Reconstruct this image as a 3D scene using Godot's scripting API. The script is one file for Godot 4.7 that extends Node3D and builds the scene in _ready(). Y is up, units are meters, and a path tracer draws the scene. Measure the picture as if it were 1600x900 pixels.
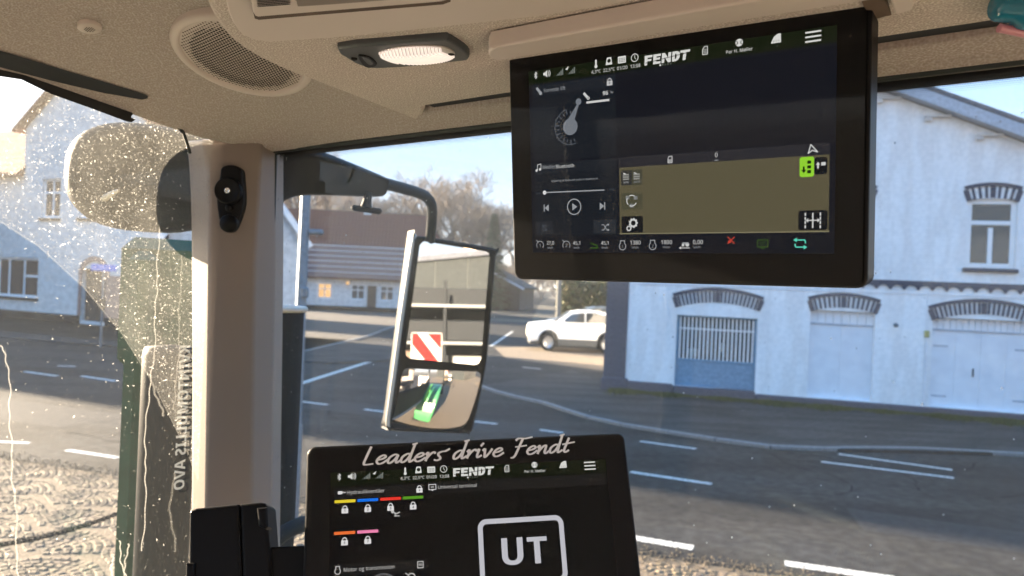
extends Node3D
# A tractor cab seen from the driver's seat towards its front corner pillar: roof lining, two terminals, a dusty windscreen,
# and beyond the glass a village street in low winter sun. cv(f, r, u) is a point in the cab: metres forward, to the right and up from the driver's eyes.

const EYE := Vector3(0, 2.75, 0)
const F := Vector3(-0.8, 0, -0.6)
const R := Vector3(0.6, 0, -0.8)
const EXPO := 9.6
var M := {}
var rng := RandomNumberGenerator.new()
var UI: SurfaceTool
var UIZ := 0.0


func cv(f: float, r: float, u: float) -> Vector3:
	return EYE + F * f + R * r + Vector3.UP * u


# ---------------------------------------------------------------- scene nodes
func put(o: Node, called: String, parent: Node = null) -> Node:
	o.name = called
	(self if parent == null else parent).add_child(o, true)
	return o


func tag(o: Node3D, label: String, category: String, group := "") -> Node3D:
	o.set_meta("label", label)
	o.set_meta("category", category)
	if group != "":
		o.set_meta("group", group)
	return o


func thing(called: String, label: String, category: String, xf := Transform3D(), group := "") -> Node3D:
	var o := Node3D.new()
	o.transform = xf
	put(o, called)
	return tag(o, label, category, group)


func obj(called: String, st, m: Material, parent: Node = null) -> MeshInstance3D:
	var o := MeshInstance3D.new()
	if st is SurfaceTool:
		st.generate_normals()
		o.mesh = st.commit()
	else:
		o.mesh = st
	o.material_override = m
	put(o, called, parent)
	return o


func struct(called: String, st, m: Material) -> MeshInstance3D:
	var o := obj(called, st, m)
	o.set_meta("kind", "structure")
	return o


func stuff(called: String, mesh: Mesh, m: Material, xfs: Array, parent: Node = null, cols := []) -> MultiMeshInstance3D:
	var mm := MultiMesh.new()
	mm.transform_format = MultiMesh.TRANSFORM_3D
	mm.use_colors = cols.size() > 0
	mm.mesh = mesh
	mm.instance_count = xfs.size()
	for i in xfs.size():
		mm.set_instance_transform(i, xfs[i])
		if cols.size() > 0:
			mm.set_instance_color(i, cols[i % cols.size()])
	var o := MultiMeshInstance3D.new()
	o.multimesh = mm
	o.material_override = m
	put(o, called, parent)
	o.set_meta("kind", "stuff")
	return o


# ---------------------------------------------------------------- shapes
func S() -> SurfaceTool:
	var st := SurfaceTool.new()
	st.begin(Mesh.PRIMITIVE_TRIANGLES)
	st.set_smooth_group(-1)
	return st


func tri(st: SurfaceTool, a: Vector3, b: Vector3, c: Vector3) -> void:
	st.add_vertex(a)
	st.add_vertex(b)
	st.add_vertex(c)


func quad(st: SurfaceTool, a: Vector3, b: Vector3, c: Vector3, d: Vector3) -> void:
	tri(st, a, b, c)
	tri(st, a, c, d)


func bvert(h: Vector3, c: float, s: Vector3, k: int) -> Vector3:
	var v := Vector3.ZERO
	for i in 3:
		v[i] = s[i] * (h[i] if i == k else h[i] - c)
	return v


func box(st: SurfaceTool, xf: Transform3D, size: Vector3, c := 0.0) -> void:
	var h := size * 0.5
	c = minf(c, minf(h.x, minf(h.y, h.z)) * 0.9)
	for k in 3:
		var i := (k + 1) % 3
		var j := (k + 2) % 3
		for sg in [-1.0, 1.0]:
			var q := []
			for pr in [[-1.0, -1.0], [1.0, -1.0], [1.0, 1.0], [-1.0, 1.0]]:
				var s := Vector3.ZERO
				s[k] = sg
				s[i] = pr[0]
				s[j] = pr[1]
				q.append(xf * bvert(h, c, s, k))
			if sg > 0:
				quad(st, q[0], q[3], q[2], q[1])
			else:
				quad(st, q[0], q[1], q[2], q[3])
	if c <= 0.0:
		return
	for k in 3:
		var i := (k + 1) % 3
		var j := (k + 2) % 3
		for si in [-1.0, 1.0]:
			for sj in [-1.0, 1.0]:
				var s0 := Vector3.ZERO
				s0[i] = si
				s0[j] = sj
				s0[k] = -1.0
				var s1 := s0
				s1[k] = 1.0
				var a := xf * bvert(h, c, s0, i)
				var b := xf * bvert(h, c, s1, i)
				var d := xf * bvert(h, c, s1, j)
				var e := xf * bvert(h, c, s0, j)
				if si * sj > 0:
					quad(st, a, b, d, e)
				else:
					quad(st, e, d, b, a)
	for sx in [-1.0, 1.0]:
		for sy in [-1.0, 1.0]:
			for sz in [-1.0, 1.0]:
				var s := Vector3(sx, sy, sz)
				if sx * sy * sz > 0:
					tri(st, xf * bvert(h, c, s, 0), xf * bvert(h, c, s, 2), xf * bvert(h, c, s, 1))
				else:
					tri(st, xf * bvert(h, c, s, 0), xf * bvert(h, c, s, 1), xf * bvert(h, c, s, 2))


func at(p: Vector3) -> Transform3D:
	return Transform3D(Basis(), p)


func bx(st: SurfaceTool, lo: Vector3, hi: Vector3, c := 0.0, xf := Transform3D()) -> void:
	box(st, xf * at((lo + hi) * 0.5), (hi - lo).abs(), c)


# a bar between two points; w across, t thick, up tells which way t points
func bar(st: SurfaceTool, a: Vector3, b: Vector3, w: float, t: float, up := Vector3.UP, c := 0.0) -> void:
	var x := (b - a).normalized()
	var z := x.cross(up).normalized()
	var y := z.cross(x)
	box(st, Transform3D(Basis(x, y, z), (a + b) * 0.5), Vector3(a.distance_to(b), t, w), c)


func tube(st: SurfaceTool, pts: Array, rad, sides := 8, cap := true) -> void:
	st.set_smooth_group(1)
	var rings := []
	var n := Vector3.ZERO
	for i in pts.size():
		var t: Vector3 = (pts[mini(i + 1, pts.size() - 1)] - pts[maxi(i - 1, 0)]).normalized()
		if i == 0:
			n = t.cross(Vector3.UP if absf(t.y) < 0.9 else Vector3.RIGHT).normalized()
		else:
			n = (n - t * n.dot(t)).normalized()
		var b := t.cross(n)
		var ring := []
		var rr: float = rad[i] if rad is Array else rad
		for k in sides:
			var a := TAU * k / sides
			ring.append(pts[i] + (n * cos(a) + b * sin(a)) * rr)
		rings.append(ring)
	for i in rings.size() - 1:
		for k in sides:
			var l := (k + 1) % sides
			quad(st, rings[i][k], rings[i][l], rings[i + 1][l], rings[i + 1][k])
	st.set_smooth_group(-1)
	if cap:
		for k in range(1, sides - 1):
			tri(st, rings[0][0], rings[0][k + 1], rings[0][k])
			var e: Array = rings[-1]
			tri(st, e[0], e[k], e[k + 1])


func curve(pts: Array, n := 6, closed := false) -> Array:   # Catmull-Rom through the points
	var out := []
	var m := pts.size()
	for i in (m if closed else m - 1):
		var p0 = pts[(i - 1 + m) % m] if closed else pts[maxi(i - 1, 0)]
		var p1 = pts[i]
		var p2 = pts[(i + 1) % m]
		var p3 = pts[(i + 2) % m] if closed else pts[mini(i + 2, m - 1)]
		for k in n:
			var t := float(k) / n
			out.append(0.5 * ((2.0 * p1) + (p2 - p0) * t + (2.0 * p0 - 5.0 * p1 + 4.0 * p2 - p3) * t * t + (3.0 * p1 - p0 - 3.0 * p2 + p3) * t * t * t))
	if not closed:
		out.append(pts[-1])
	return out


func inset(poly: Array, d: float) -> Array:
	var out := []
	var area := 0.0
	var m := poly.size()
	for i in m:
		area += poly[i].cross(poly[(i + 1) % m])
	var sg := 1.0 if area > 0 else -1.0
	for i in m:
		var a: Vector2 = (poly[i] - poly[(i - 1 + m) % m]).normalized()
		var b: Vector2 = (poly[(i + 1) % m] - poly[i]).normalized()
		var na := Vector2(-a.y, a.x) * sg
		var nb := Vector2(-b.y, b.x) * sg
		var nn := (na + nb).normalized()
		out.append(poly[i] + nn * d / maxf(nn.dot(na), 0.35))
	return out


func face2(st: SurfaceTool, xf: Transform3D, poly: Array, z: float, front: bool) -> void:
	var idx := Geometry2D.triangulate_polygon(PackedVector2Array(poly))
	for i in range(0, idx.size(), 3):
		var a := xf * Vector3(poly[idx[i]].x, poly[idx[i]].y, z)
		var b := xf * Vector3(poly[idx[i + 1]].x, poly[idx[i + 1]].y, z)
		var c := xf * Vector3(poly[idx[i + 2]].x, poly[idx[i + 2]].y, z)
		var n := (b - a).cross(c - a)
		if (n.dot(xf.basis.z) > 0) == front:
			tri(st, a, c, b)
		else:
			tri(st, a, b, c)


# a polygon between z0 (back) and z1 (front), the front edge rounded by bev
func plate(st: SurfaceTool, xf: Transform3D, poly: Array, z0: float, z1: float, bev := 0.0, steps := 3) -> void:
	var rings := [[poly, z0]]
	if bev > 0.0:
		for k in steps + 1:
			var a := PI * 0.5 * k / steps
			rings.append([inset(poly, bev * (1.0 - cos(a))), z1 - signf(z1 - z0) * bev * (1.0 - sin(a))])
	else:
		rings.append([poly, z1])
	var m := poly.size()
	for i in rings.size() - 1:
		for k in m:
			var l := (k + 1) % m
			var a: Vector2 = rings[i][0][k]
			var b: Vector2 = rings[i][0][l]
			var c: Vector2 = rings[i + 1][0][l]
			var d: Vector2 = rings[i + 1][0][k]
			quad(st, xf * Vector3(a.x, a.y, rings[i][1]), xf * Vector3(b.x, b.y, rings[i][1]), xf * Vector3(c.x, c.y, rings[i + 1][1]), xf * Vector3(d.x, d.y, rings[i + 1][1]))
	face2(st, xf, poly, z0, z0 > z1)
	face2(st, xf, rings[-1][0], z1, z1 > z0)


func rrect(x0: float, y0: float, x1: float, y1: float, r: float, n := 5) -> Array:
	var out := []
	for c in [[x1 - r, y1 - r, 0.0], [x0 + r, y1 - r, 0.5], [x0 + r, y0 + r, 1.0], [x1 - r, y0 + r, 1.5]]:
		for k in n + 1:
			var a: float = PI * (c[2] + 0.5 * k / n)
			out.append(Vector2(c[0] + cos(a) * r, c[1] + sin(a) * r))
	return out


func ngon(c: Vector2, rx: float, ry: float, n := 24) -> Array:
	var out := []
	for k in n:
		out.append(c + Vector2(cos(TAU * k / n) * rx, sin(TAU * k / n) * ry))
	return out


func lathe(st: SurfaceTool, xf: Transform3D, prof: Array, seg := 24) -> void:   # turned about the local z axis: Vector2(radius, z)
	st.set_smooth_group(1)
	for i in prof.size() - 1:
		for k in seg:
			var a0 := TAU * k / seg
			var a1 := TAU * (k + 1) / seg
			var p = prof[i]
			var q = prof[i + 1]
			var a := xf * Vector3(p.x * cos(a0), p.x * sin(a0), p.y)
			var b := xf * Vector3(p.x * cos(a1), p.x * sin(a1), p.y)
			var c := xf * Vector3(q.x * cos(a1), q.x * sin(a1), q.y)
			var d := xf * Vector3(q.x * cos(a0), q.x * sin(a0), q.y)
			if q.x < 1e-5:
				tri(st, a, b, c)
			elif p.x < 1e-5:
				tri(st, a, c, d)
			else:
				quad(st, a, b, c, d)
	st.set_smooth_group(-1)


# a wall in its own plane: x along, y up, outside at z = 0, t thick behind; holes are Rect2
func wall(st: SurfaceTool, xf: Transform3D, x0: float, x1: float, y0: float, y1: float, t: float, holes := []) -> void:
	var xs := [x0, x1]
	var ys := [y0, y1]
	for h in holes:
		xs += [h.position.x, h.end.x]
		ys += [h.position.y, h.end.y]
	xs.sort()
	ys.sort()
	for i in xs.size() - 1:
		for j in ys.size() - 1:
			if xs[i + 1] - xs[i] < 1e-4 or ys[j + 1] - ys[j] < 1e-4:
				continue
			var m := Vector2((xs[i] + xs[i + 1]) * 0.5, (ys[j] + ys[j + 1]) * 0.5)
			if holes.any(func(h): return h.has_point(m)):
				continue
			for z in [0.0, -t]:
				quad(st, xf * Vector3(xs[i], ys[j], z), xf * Vector3(xs[i], ys[j + 1], z), xf * Vector3(xs[i + 1], ys[j + 1], z), xf * Vector3(xs[i + 1], ys[j], z))
	for h in holes + [Rect2(x0, y0, x1 - x0, y1 - y0)]:
		var a: Vector2 = h.position
		var b: Vector2 = h.end
		var c := [a, Vector2(b.x, a.y), b, Vector2(a.x, b.y)]
		for k in 4:
			var p: Vector2 = c[k]
			var q: Vector2 = c[(k + 1) % 4]
			quad(st, xf * Vector3(p.x, p.y, 0), xf * Vector3(q.x, q.y, 0), xf * Vector3(q.x, q.y, -t), xf * Vector3(p.x, p.y, -t))


# a casement set back in a hole: the frame is a part, its panes are sub-parts
func window(parent: Node3D, x0: float, y0: float, x1: float, y1: float, mull: Array, trans: Array, z: float, fm: Material, pm: Material, fw := 0.09) -> Node3D:
	var st := S()
	var d := 0.07
	bx(st, Vector3(x0, y0, z - d), Vector3(x0 + fw, y1, z), 0.01)
	bx(st, Vector3(x1 - fw, y0, z - d), Vector3(x1, y1, z), 0.01)
	bx(st, Vector3(x0 + fw, y0, z - d), Vector3(x1 - fw, y0 + fw, z), 0.01)
	bx(st, Vector3(x0 + fw, y1 - fw, z - d), Vector3(x1 - fw, y1, z), 0.01)
	var xs := [x0 + fw]
	for m in mull:
		bx(st, Vector3(m[0] - fw * 0.45, m[1] + fw, z - d), Vector3(m[0] + fw * 0.45, m[2] - fw, z - 0.004), 0.01)
	for m in trans:
		bx(st, Vector3(m[1] + fw, m[0] - fw * 0.45, z - d), Vector3(m[2] - fw, m[0] + fw * 0.45, z - 0.002), 0.01)
	var fr := obj("window", st, fm, parent)
	var st2 := S()
	bx(st2, Vector3(x0 + fw * 0.5, y0 + fw * 0.5, z - 0.05), Vector3(x1 - fw * 0.5, y1 - fw * 0.5, z - 0.035))
	obj("pane", st2, pm, fr)
	return fr


func profile(st: SurfaceTool, xf: Transform3D, pts: Array) -> void:   # [x, y, half width] outline made into a solid across z
	var poly := PackedVector2Array()
	for p in pts:
		poly.append(Vector2(p[0], p[1]))
	var idx := Geometry2D.triangulate_polygon(poly)
	for sg in [-1.0, 1.0]:
		for i in range(0, idx.size(), 3):
			var q := []
			for k in 3:
				var p: Array = pts[idx[i + k]]
				q.append(xf * Vector3(p[0], p[1], p[2] * sg))
			if sg > 0:
				tri(st, q[0], q[1], q[2])
			else:
				tri(st, q[0], q[2], q[1])
	for i in pts.size():
		var a: Array = pts[i]
		var b: Array = pts[(i + 1) % pts.size()]
		quad(st, xf * Vector3(a[0], a[1], -a[2]), xf * Vector3(b[0], b[1], -b[2]), xf * Vector3(b[0], b[1], b[2]), xf * Vector3(a[0], a[1], a[2]))


func sheet(st: SurfaceTool, poly: Array, y: float) -> void:   # a flat sheet, polygon in x and z
	var idx := Geometry2D.triangulate_polygon(PackedVector2Array(poly))
	for i in range(0, idx.size(), 3):
		tri(st, Vector3(poly[idx[i]].x, y, poly[idx[i]].y), Vector3(poly[idx[i + 1]].x, y, poly[idx[i + 1]].y), Vector3(poly[idx[i + 2]].x, y, poly[idx[i + 2]].y))


func slab(st: SurfaceTool, poly: Array, y0: float, y1: float, bev := 0.015) -> void:
	var q := []
	for p in poly:
		q.append(Vector2(p.x, -p.y))
	plate(st, Transform3D(Basis(Vector3.RIGHT, Vector3.FORWARD, Vector3.UP), Vector3.ZERO), q, y0, y1, bev, 2)


# ---------------------------------------------------------------- materials
func noise(sd: int, freq: float, kind := FastNoiseLite.TYPE_SIMPLEX_SMOOTH, lo := Color.BLACK, hi := Color.WHITE, size := 512, oct := 4, at0 := 0.0, at1 := 1.0) -> NoiseTexture2D:
	var n := FastNoiseLite.new()
	n.seed = sd
	n.noise_type = kind
	n.frequency = freq
	n.fractal_octaves = oct
	var t := NoiseTexture2D.new()
	t.width = size
	t.height = size
	t.seamless = true
	t.noise = n
	var g := Gradient.new()
	g.offsets = PackedFloat32Array([at0, at1])
	g.colors = PackedColorArray([lo, hi])
	t.color_ramp = g
	return t


func mat(lin: Color, rough := 0.6, metal := 0.0, spec := 0.5) -> StandardMaterial3D:
	var m := StandardMaterial3D.new()
	m.albedo_color = lin.linear_to_srgb()
	m.roughness = rough
	m.metallic = metal
	m.metallic_specular = spec
	return m


func mapped(m: StandardMaterial3D, scale: float, tex: Texture2D = null, bump: Texture2D = null, cm := 0.1, world := true) -> StandardMaterial3D:
	m.uv1_triplanar = true
	m.uv1_world_triplanar = world
	m.uv1_scale = Vector3.ONE / scale
	if tex:
		m.albedo_texture = tex
	if bump:
		m.heightmap_enabled = true
		m.heightmap_texture = bump
		m.heightmap_scale = cm
	return m


func image_tex(im: Image) -> ImageTexture:
	return ImageTexture.create_from_image(im)


func brick_image(w: int, h: int, rows: int, cols: int) -> Image:   # running-bond relief, white paint over brick
	var im := Image.create(w, h, false, Image.FORMAT_L8)
	for y in h:
		var row := int(float(y) / h * rows)
		var fy := float(y) / h * rows - row
		for x in w:
			var fx := float(x) / w * cols + (0.5 if row % 2 == 1 else 0.0)
			fx -= floorf(fx)
			var e := minf(minf(fy, 1.0 - fy) * 1.0, minf(fx, 1.0 - fx) * float(w) / cols / (float(h) / rows))
			im.set_pixel(x, y, Color.WHITE * clampf(e / 0.16, 0.0, 1.0))
	return im


func rows_image(n: int, lapped: bool) -> Image:   # courses of roof tiles: each course a slope with a step, ribbed across
	var im := Image.create(256, 256, false, Image.FORMAT_L8)
	for y in 256:
		var fy := fposmod(float(y) / 256 * n, 1.0)
		for x in 256:
			var wv := 0.5 + 0.5 * cos(float(x) / 256 * n * TAU)
			im.set_pixel(x, y, Color.WHITE * clampf((fy * 0.6 if lapped else 0.4) + wv * 0.4, 0, 1))
	return im


func make_materials() -> void:
	var fine := noise(3, 0.05)
	var soft := noise(8, 0.012, FastNoiseLite.TYPE_SIMPLEX_SMOOTH, Color(0.8, 0.8, 0.8), Color(1, 1, 1))
	var mottle := noise(5, 0.02, FastNoiseLite.TYPE_SIMPLEX_SMOOTH, Color(0.62, 0.62, 0.62), Color(1, 1, 1), 512, 6)
	var weave := noise(12, 0.09, FastNoiseLite.TYPE_CELLULAR, Color.BLACK, Color.WHITE, 512, 1, 0.15, 0.75)
	var grain := noise(17, 0.16, FastNoiseLite.TYPE_SIMPLEX, Color(0.55, 0.55, 0.55), Color(1, 1, 1), 512, 3)
	var cloth := noise(21, 0.1, FastNoiseLite.TYPE_CELLULAR, Color(0.83, 0.81, 0.79), Color(1, 1, 1), 512, 1, 0.2, 0.7)
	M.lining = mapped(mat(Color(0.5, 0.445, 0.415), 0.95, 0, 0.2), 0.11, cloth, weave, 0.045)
	M.lining.rim_enabled = true
	M.lining.rim = 0.25
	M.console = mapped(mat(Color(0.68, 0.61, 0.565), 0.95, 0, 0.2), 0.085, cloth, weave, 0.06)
	M.trim = mapped(mat(Color(0.55, 0.475, 0.435), 0.55, 0, 0.4), 0.06, null, grain, 0.006)
	M.pillar = mapped(mat(Color(0.205, 0.168, 0.146), 0.5, 0, 0.4), 0.06, null, grain, 0.005)
	M.black = mapped(mat(Color(0.007, 0.007, 0.008), 0.45, 0, 0.25), 0.03, null, grain, 0.003)
	M.slot = mat(Color(0.012, 0.014, 0.018), 0.7)
	M.dark_grey = mapped(mat(Color(0.05, 0.055, 0.06), 0.5), 0.03, null, grain, 0.004)
	M.rubber = mat(Color(0.02, 0.026, 0.026), 0.6)
	M.frit = mat(Color(0.008, 0.009, 0.011), 0.5)
	M.glossy = mat(Color(0.004, 0.004, 0.0045), 0.5, 0, 0.1)
	M.outside_black = mapped(mat(Color(0.009, 0.011, 0.014), 0.55, 0, 0.2), 0.08, null, grain, 0.01)
	M.chrome = mat(Color(0.85, 0.85, 0.86), 0.12, 1.0)
	M.mirror = mat(Color(0.9, 0.9, 0.9), 0.0, 1.0)
	M.white_plastic = mat(Color(0.42, 0.39, 0.34), 0.5)
	M.green = mapped(mat(Color(0.03, 0.16, 0.055), 0.35), 0.3, soft)
	M.green.clearcoat_enabled = true
	M.green.clearcoat = 0.6
	M.duct_green = mapped(mat(Color(0.012, 0.062, 0.03), 0.4, 0, 0.35), 0.3, soft)
	M.green_bright = mat(Color(0.2, 0.55, 0.05), 0.4)
	M.brick_white = mat(Color(0.88, 0.89, 0.9), 0.75)
	mapped(M.brick_white, 0.96, noise(31, 0.012, FastNoiseLite.TYPE_SIMPLEX_SMOOTH, Color(0.93, 0.935, 0.94), Color(1, 1, 1), 512, 6), image_tex(brick_image(256, 256, 12, 4)), 0.22, false)
	M.brick_white.detail_enabled = true
	M.brick_white.detail_albedo = noise(33, 0.01, FastNoiseLite.TYPE_SIMPLEX_SMOOTH, Color(0.965, 0.96, 0.955), Color(1, 1, 1), 512, 5, 0.3, 0.6)
	M.brick_white.detail_blend_mode = BaseMaterial3D.BLEND_MODE_MUL
	M.brick_white.detail_uv_layer = BaseMaterial3D.DETAIL_UV_2
	M.brick_white.uv2_triplanar = true
	M.brick_white.uv2_scale = Vector3(0.42, 0.09, 0.42)
	M.patch = mapped(mat(Color(0.03, 0.031, 0.034), 0.75, 0, 0.3), 1.1, mottle, noise(42, 0.2), 0.6)
	M.crack = mat(Color(0.012, 0.012, 0.013), 0.9, 0, 0.1)
	M.render_white = mapped(mat(Color(0.76, 0.76, 0.75), 0.85), 2.5, soft, fine, 0.5)
	M.dark_brick = mapped(mat(Color(0.115, 0.115, 0.155), 0.8), 0.5, mottle, fine, 0.6)
	M.board_white = mapped(mat(Color(0.79, 0.82, 0.86), 0.6), 2.2, noise(61, 0.01, FastNoiseLite.TYPE_SIMPLEX_SMOOTH, Color(0.92, 0.92, 0.93)))
	M.floor = mapped(mat(Color(0.28, 0.26, 0.24), 0.9), 0.3, mottle)
	M.blue_panel = mapped(mat(Color(0.17, 0.33, 0.48), 0.5), 0.8, soft)
	M.frame = mat(Color(0.78, 0.79, 0.8), 0.45)
	M.pane = mat(Color(0.03, 0.035, 0.04), 0.04, 0.0, 0.8)
	M.warm_pane = mat(Color(0.2, 0.15, 0.08), 0.1)
	M.warm_pane.emission_enabled = true
	M.warm_pane.emission = Color(1.0, 0.75, 0.42)
	M.warm_pane.emission_energy_multiplier = 0.09
	M.tiles = mat(Color(0.22, 0.066, 0.042), 0.8, 0, 0.3)
	mapped(M.tiles, 1.3, mottle, image_tex(rows_image(4, true)), 4.0, false)
	M.grey_roof = mapped(mat(Color(0.16, 0.17, 0.2), 0.6), 1.5, mottle)
	M.barge = mapped(mat(Color(0.47, 0.53, 0.62), 0.5), 0.7, soft)
	M.pink = mapped(mat(Color(0.42, 0.27, 0.24), 0.9), 1.0, mottle, fine, 0.8)
	M.brown = mapped(mat(Color(0.13, 0.085, 0.06), 0.8), 0.8, mottle)
	M.asphalt = mapped(mat(Color(0.047, 0.047, 0.047), 0.8, 0, 0.25), 2.2, mottle, noise(41, 0.2, FastNoiseLite.TYPE_SIMPLEX, Color.BLACK, Color.WHITE, 512, 3), 0.8)
	M.asphalt.detail_enabled = true
	M.asphalt.detail_albedo = noise(44, 0.006, FastNoiseLite.TYPE_SIMPLEX_SMOOTH, Color(0.7, 0.7, 0.7), Color(1.15, 1.13, 1.1), 512, 5)
	M.asphalt.detail_blend_mode = BaseMaterial3D.BLEND_MODE_MUL
	M.asphalt.detail_uv_layer = BaseMaterial3D.DETAIL_UV_2
	M.asphalt.uv2_triplanar = true
	M.asphalt.uv2_world_triplanar = true
	M.asphalt.uv2_scale = Vector3(0.06, 0.06, 0.19)
	M.pavement = mapped(mat(Color(0.068, 0.069, 0.07), 0.85, 0, 0.3), 1.6, mottle, noise(43, 0.15), 1.0)
	M.pavement.detail_enabled = true
	M.pavement.detail_albedo = M.asphalt.detail_albedo
	M.pavement.detail_blend_mode = BaseMaterial3D.BLEND_MODE_MUL
	M.pavement.detail_uv_layer = BaseMaterial3D.DETAIL_UV_2
	M.pavement.uv2_triplanar = true
	M.pavement.uv2_world_triplanar = true
	M.pavement.uv2_scale = Vector3(0.1, 0.1, 0.4)
	M.kerb = mapped(mat(Color(0.25, 0.25, 0.245), 0.85), 0.6, mottle, fine, 0.5)
	M.paint = mapped(mat(Color(0.56, 0.56, 0.53), 0.8, 0, 0.3), 0.7, noise(47, 0.03, FastNoiseLite.TYPE_SIMPLEX, Color(0.36, 0.36, 0.36), Color(1, 1, 1), 512, 6, 0.2, 0.5))
	M.soil = mapped(mat(Color(0.1, 0.085, 0.06), 0.95), 4.0, mottle, noise(49, 0.05), 4.0)
	M.gravel = mapped(mat(Color(0.19, 0.145, 0.098), 0.95), 0.8, mottle, noise(51, 0.12), 2.0)
	M.yard = mapped(mat(Color(0.075, 0.067, 0.058), 0.95), 0.9, mottle, noise(52, 0.1), 2.0)
	M.cobble = mapped(mat(Color(0.235, 0.18, 0.118), 0.85), 0.3, mottle, fine, 0.5)
	M.cobble.vertex_color_use_as_albedo = true
	M.grass = mat(Color(0.07, 0.09, 0.025), 0.9)
	M.grass.vertex_color_use_as_albedo = true
	M.leaf = mat(Color(0.05, 0.065, 0.022), 0.7)
	M.leaf.vertex_color_use_as_albedo = true
	M.bark = mapped(mat(Color(0.15, 0.125, 0.1), 0.9), 0.6, mottle)
	M.twig = mat(Color(0.17, 0.135, 0.105), 0.9)
	M.galv = mapped(mat(Color(0.2, 0.235, 0.27), 0.5, 0.3), 0.4, soft)
	M.hall = mapped(mat(Color(0.052, 0.057, 0.057), 0.7, 0, 0.2), 1.2, soft)
	M.car_white = mat(Color(0.78, 0.78, 0.76), 0.25)
	M.car_white.clearcoat_enabled = true
	M.car_white.clearcoat = 1.0
	M.car_dark = mat(Color(0.04, 0.055, 0.06), 0.3)
	M.car_dark.clearcoat_enabled = true
	M.car_dark.clearcoat = 1.0
	M.tyre = mat(Color(0.014, 0.014, 0.015), 0.8)
	M.alloy = mat(Color(0.5, 0.5, 0.5), 0.35, 0.8)
	M.lamp_red = mat(Color(0.4, 0.02, 0.015), 0.2)
	M.red_board = mat(Color(0.13, 0.004, 0.004), 0.6, 0, 0.2)
	M.white_board = mat(Color(0.3, 0.3, 0.29), 0.6, 0, 0.2)
	M.sign_blue = mat(Color(0.03, 0.16, 0.6), 0.4)
	M.seat = mapped(mat(Color(0.24, 0.22, 0.21), 0.95), 0.1, cloth, weave, 0.05)
	M.drive = mapped(mat(Color(0.2, 0.155, 0.11), 0.95), 1.2, mottle, noise(53, 0.1), 2.0)  # lightened ground tone, for the strip of sun by the car
	M.sticker = mat(Color(0.48, 0.475, 0.46), 0.8, 0, 0.2)
	M.print = mat(Color(0.72, 0.73, 0.76), 0.6)
	M.clear = StandardMaterial3D.new()
	M.clear.transparency = BaseMaterial3D.TRANSPARENCY_ALPHA
	M.clear.albedo_color = Color(0.9, 0.97, 0.96, 0.03)
	M.clear.roughness = 0.0
	M.clear.metallic_specular = 0.35
	M.cover = StandardMaterial3D.new()
	M.cover.transparency = BaseMaterial3D.TRANSPARENCY_ALPHA
	M.cover.albedo_color = Color(1, 1, 1, 0.01)
	M.cover.roughness = 0.03
	M.cover.metallic_specular = 0.22
	M.ui = StandardMaterial3D.new()
	M.ui.shading_mode = BaseMaterial3D.SHADING_MODE_UNSHADED
	M.ui.vertex_color_use_as_albedo = true
	M.ui.vertex_color_is_srgb = true
	M.ui.albedo_color = Color(1.0 / EXPO, 1.0 / EXPO, 1.0 / EXPO).linear_to_srgb()
	M.teal = mat(Color(0.02, 0.16, 0.24), 0.15)
	M.pinkish = mat(Color(0.5, 0.2, 0.25), 0.3)


# ---------------------------------------------------------------- the scene
func _ready() -> void:
	rng.seed = 20
	set_view_and_light()
	make_materials()
	build_ground()
	build_gabled_house()
	build_long_house()
	build_side_house()
	build_low_house()
	build_far_things()
	build_yard_behind()
	build_cab()
	build_tractor_outside()
	build_mirror()
	build_upper_terminal()
	build_lower_terminal()
	build_small_fittings()


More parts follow.
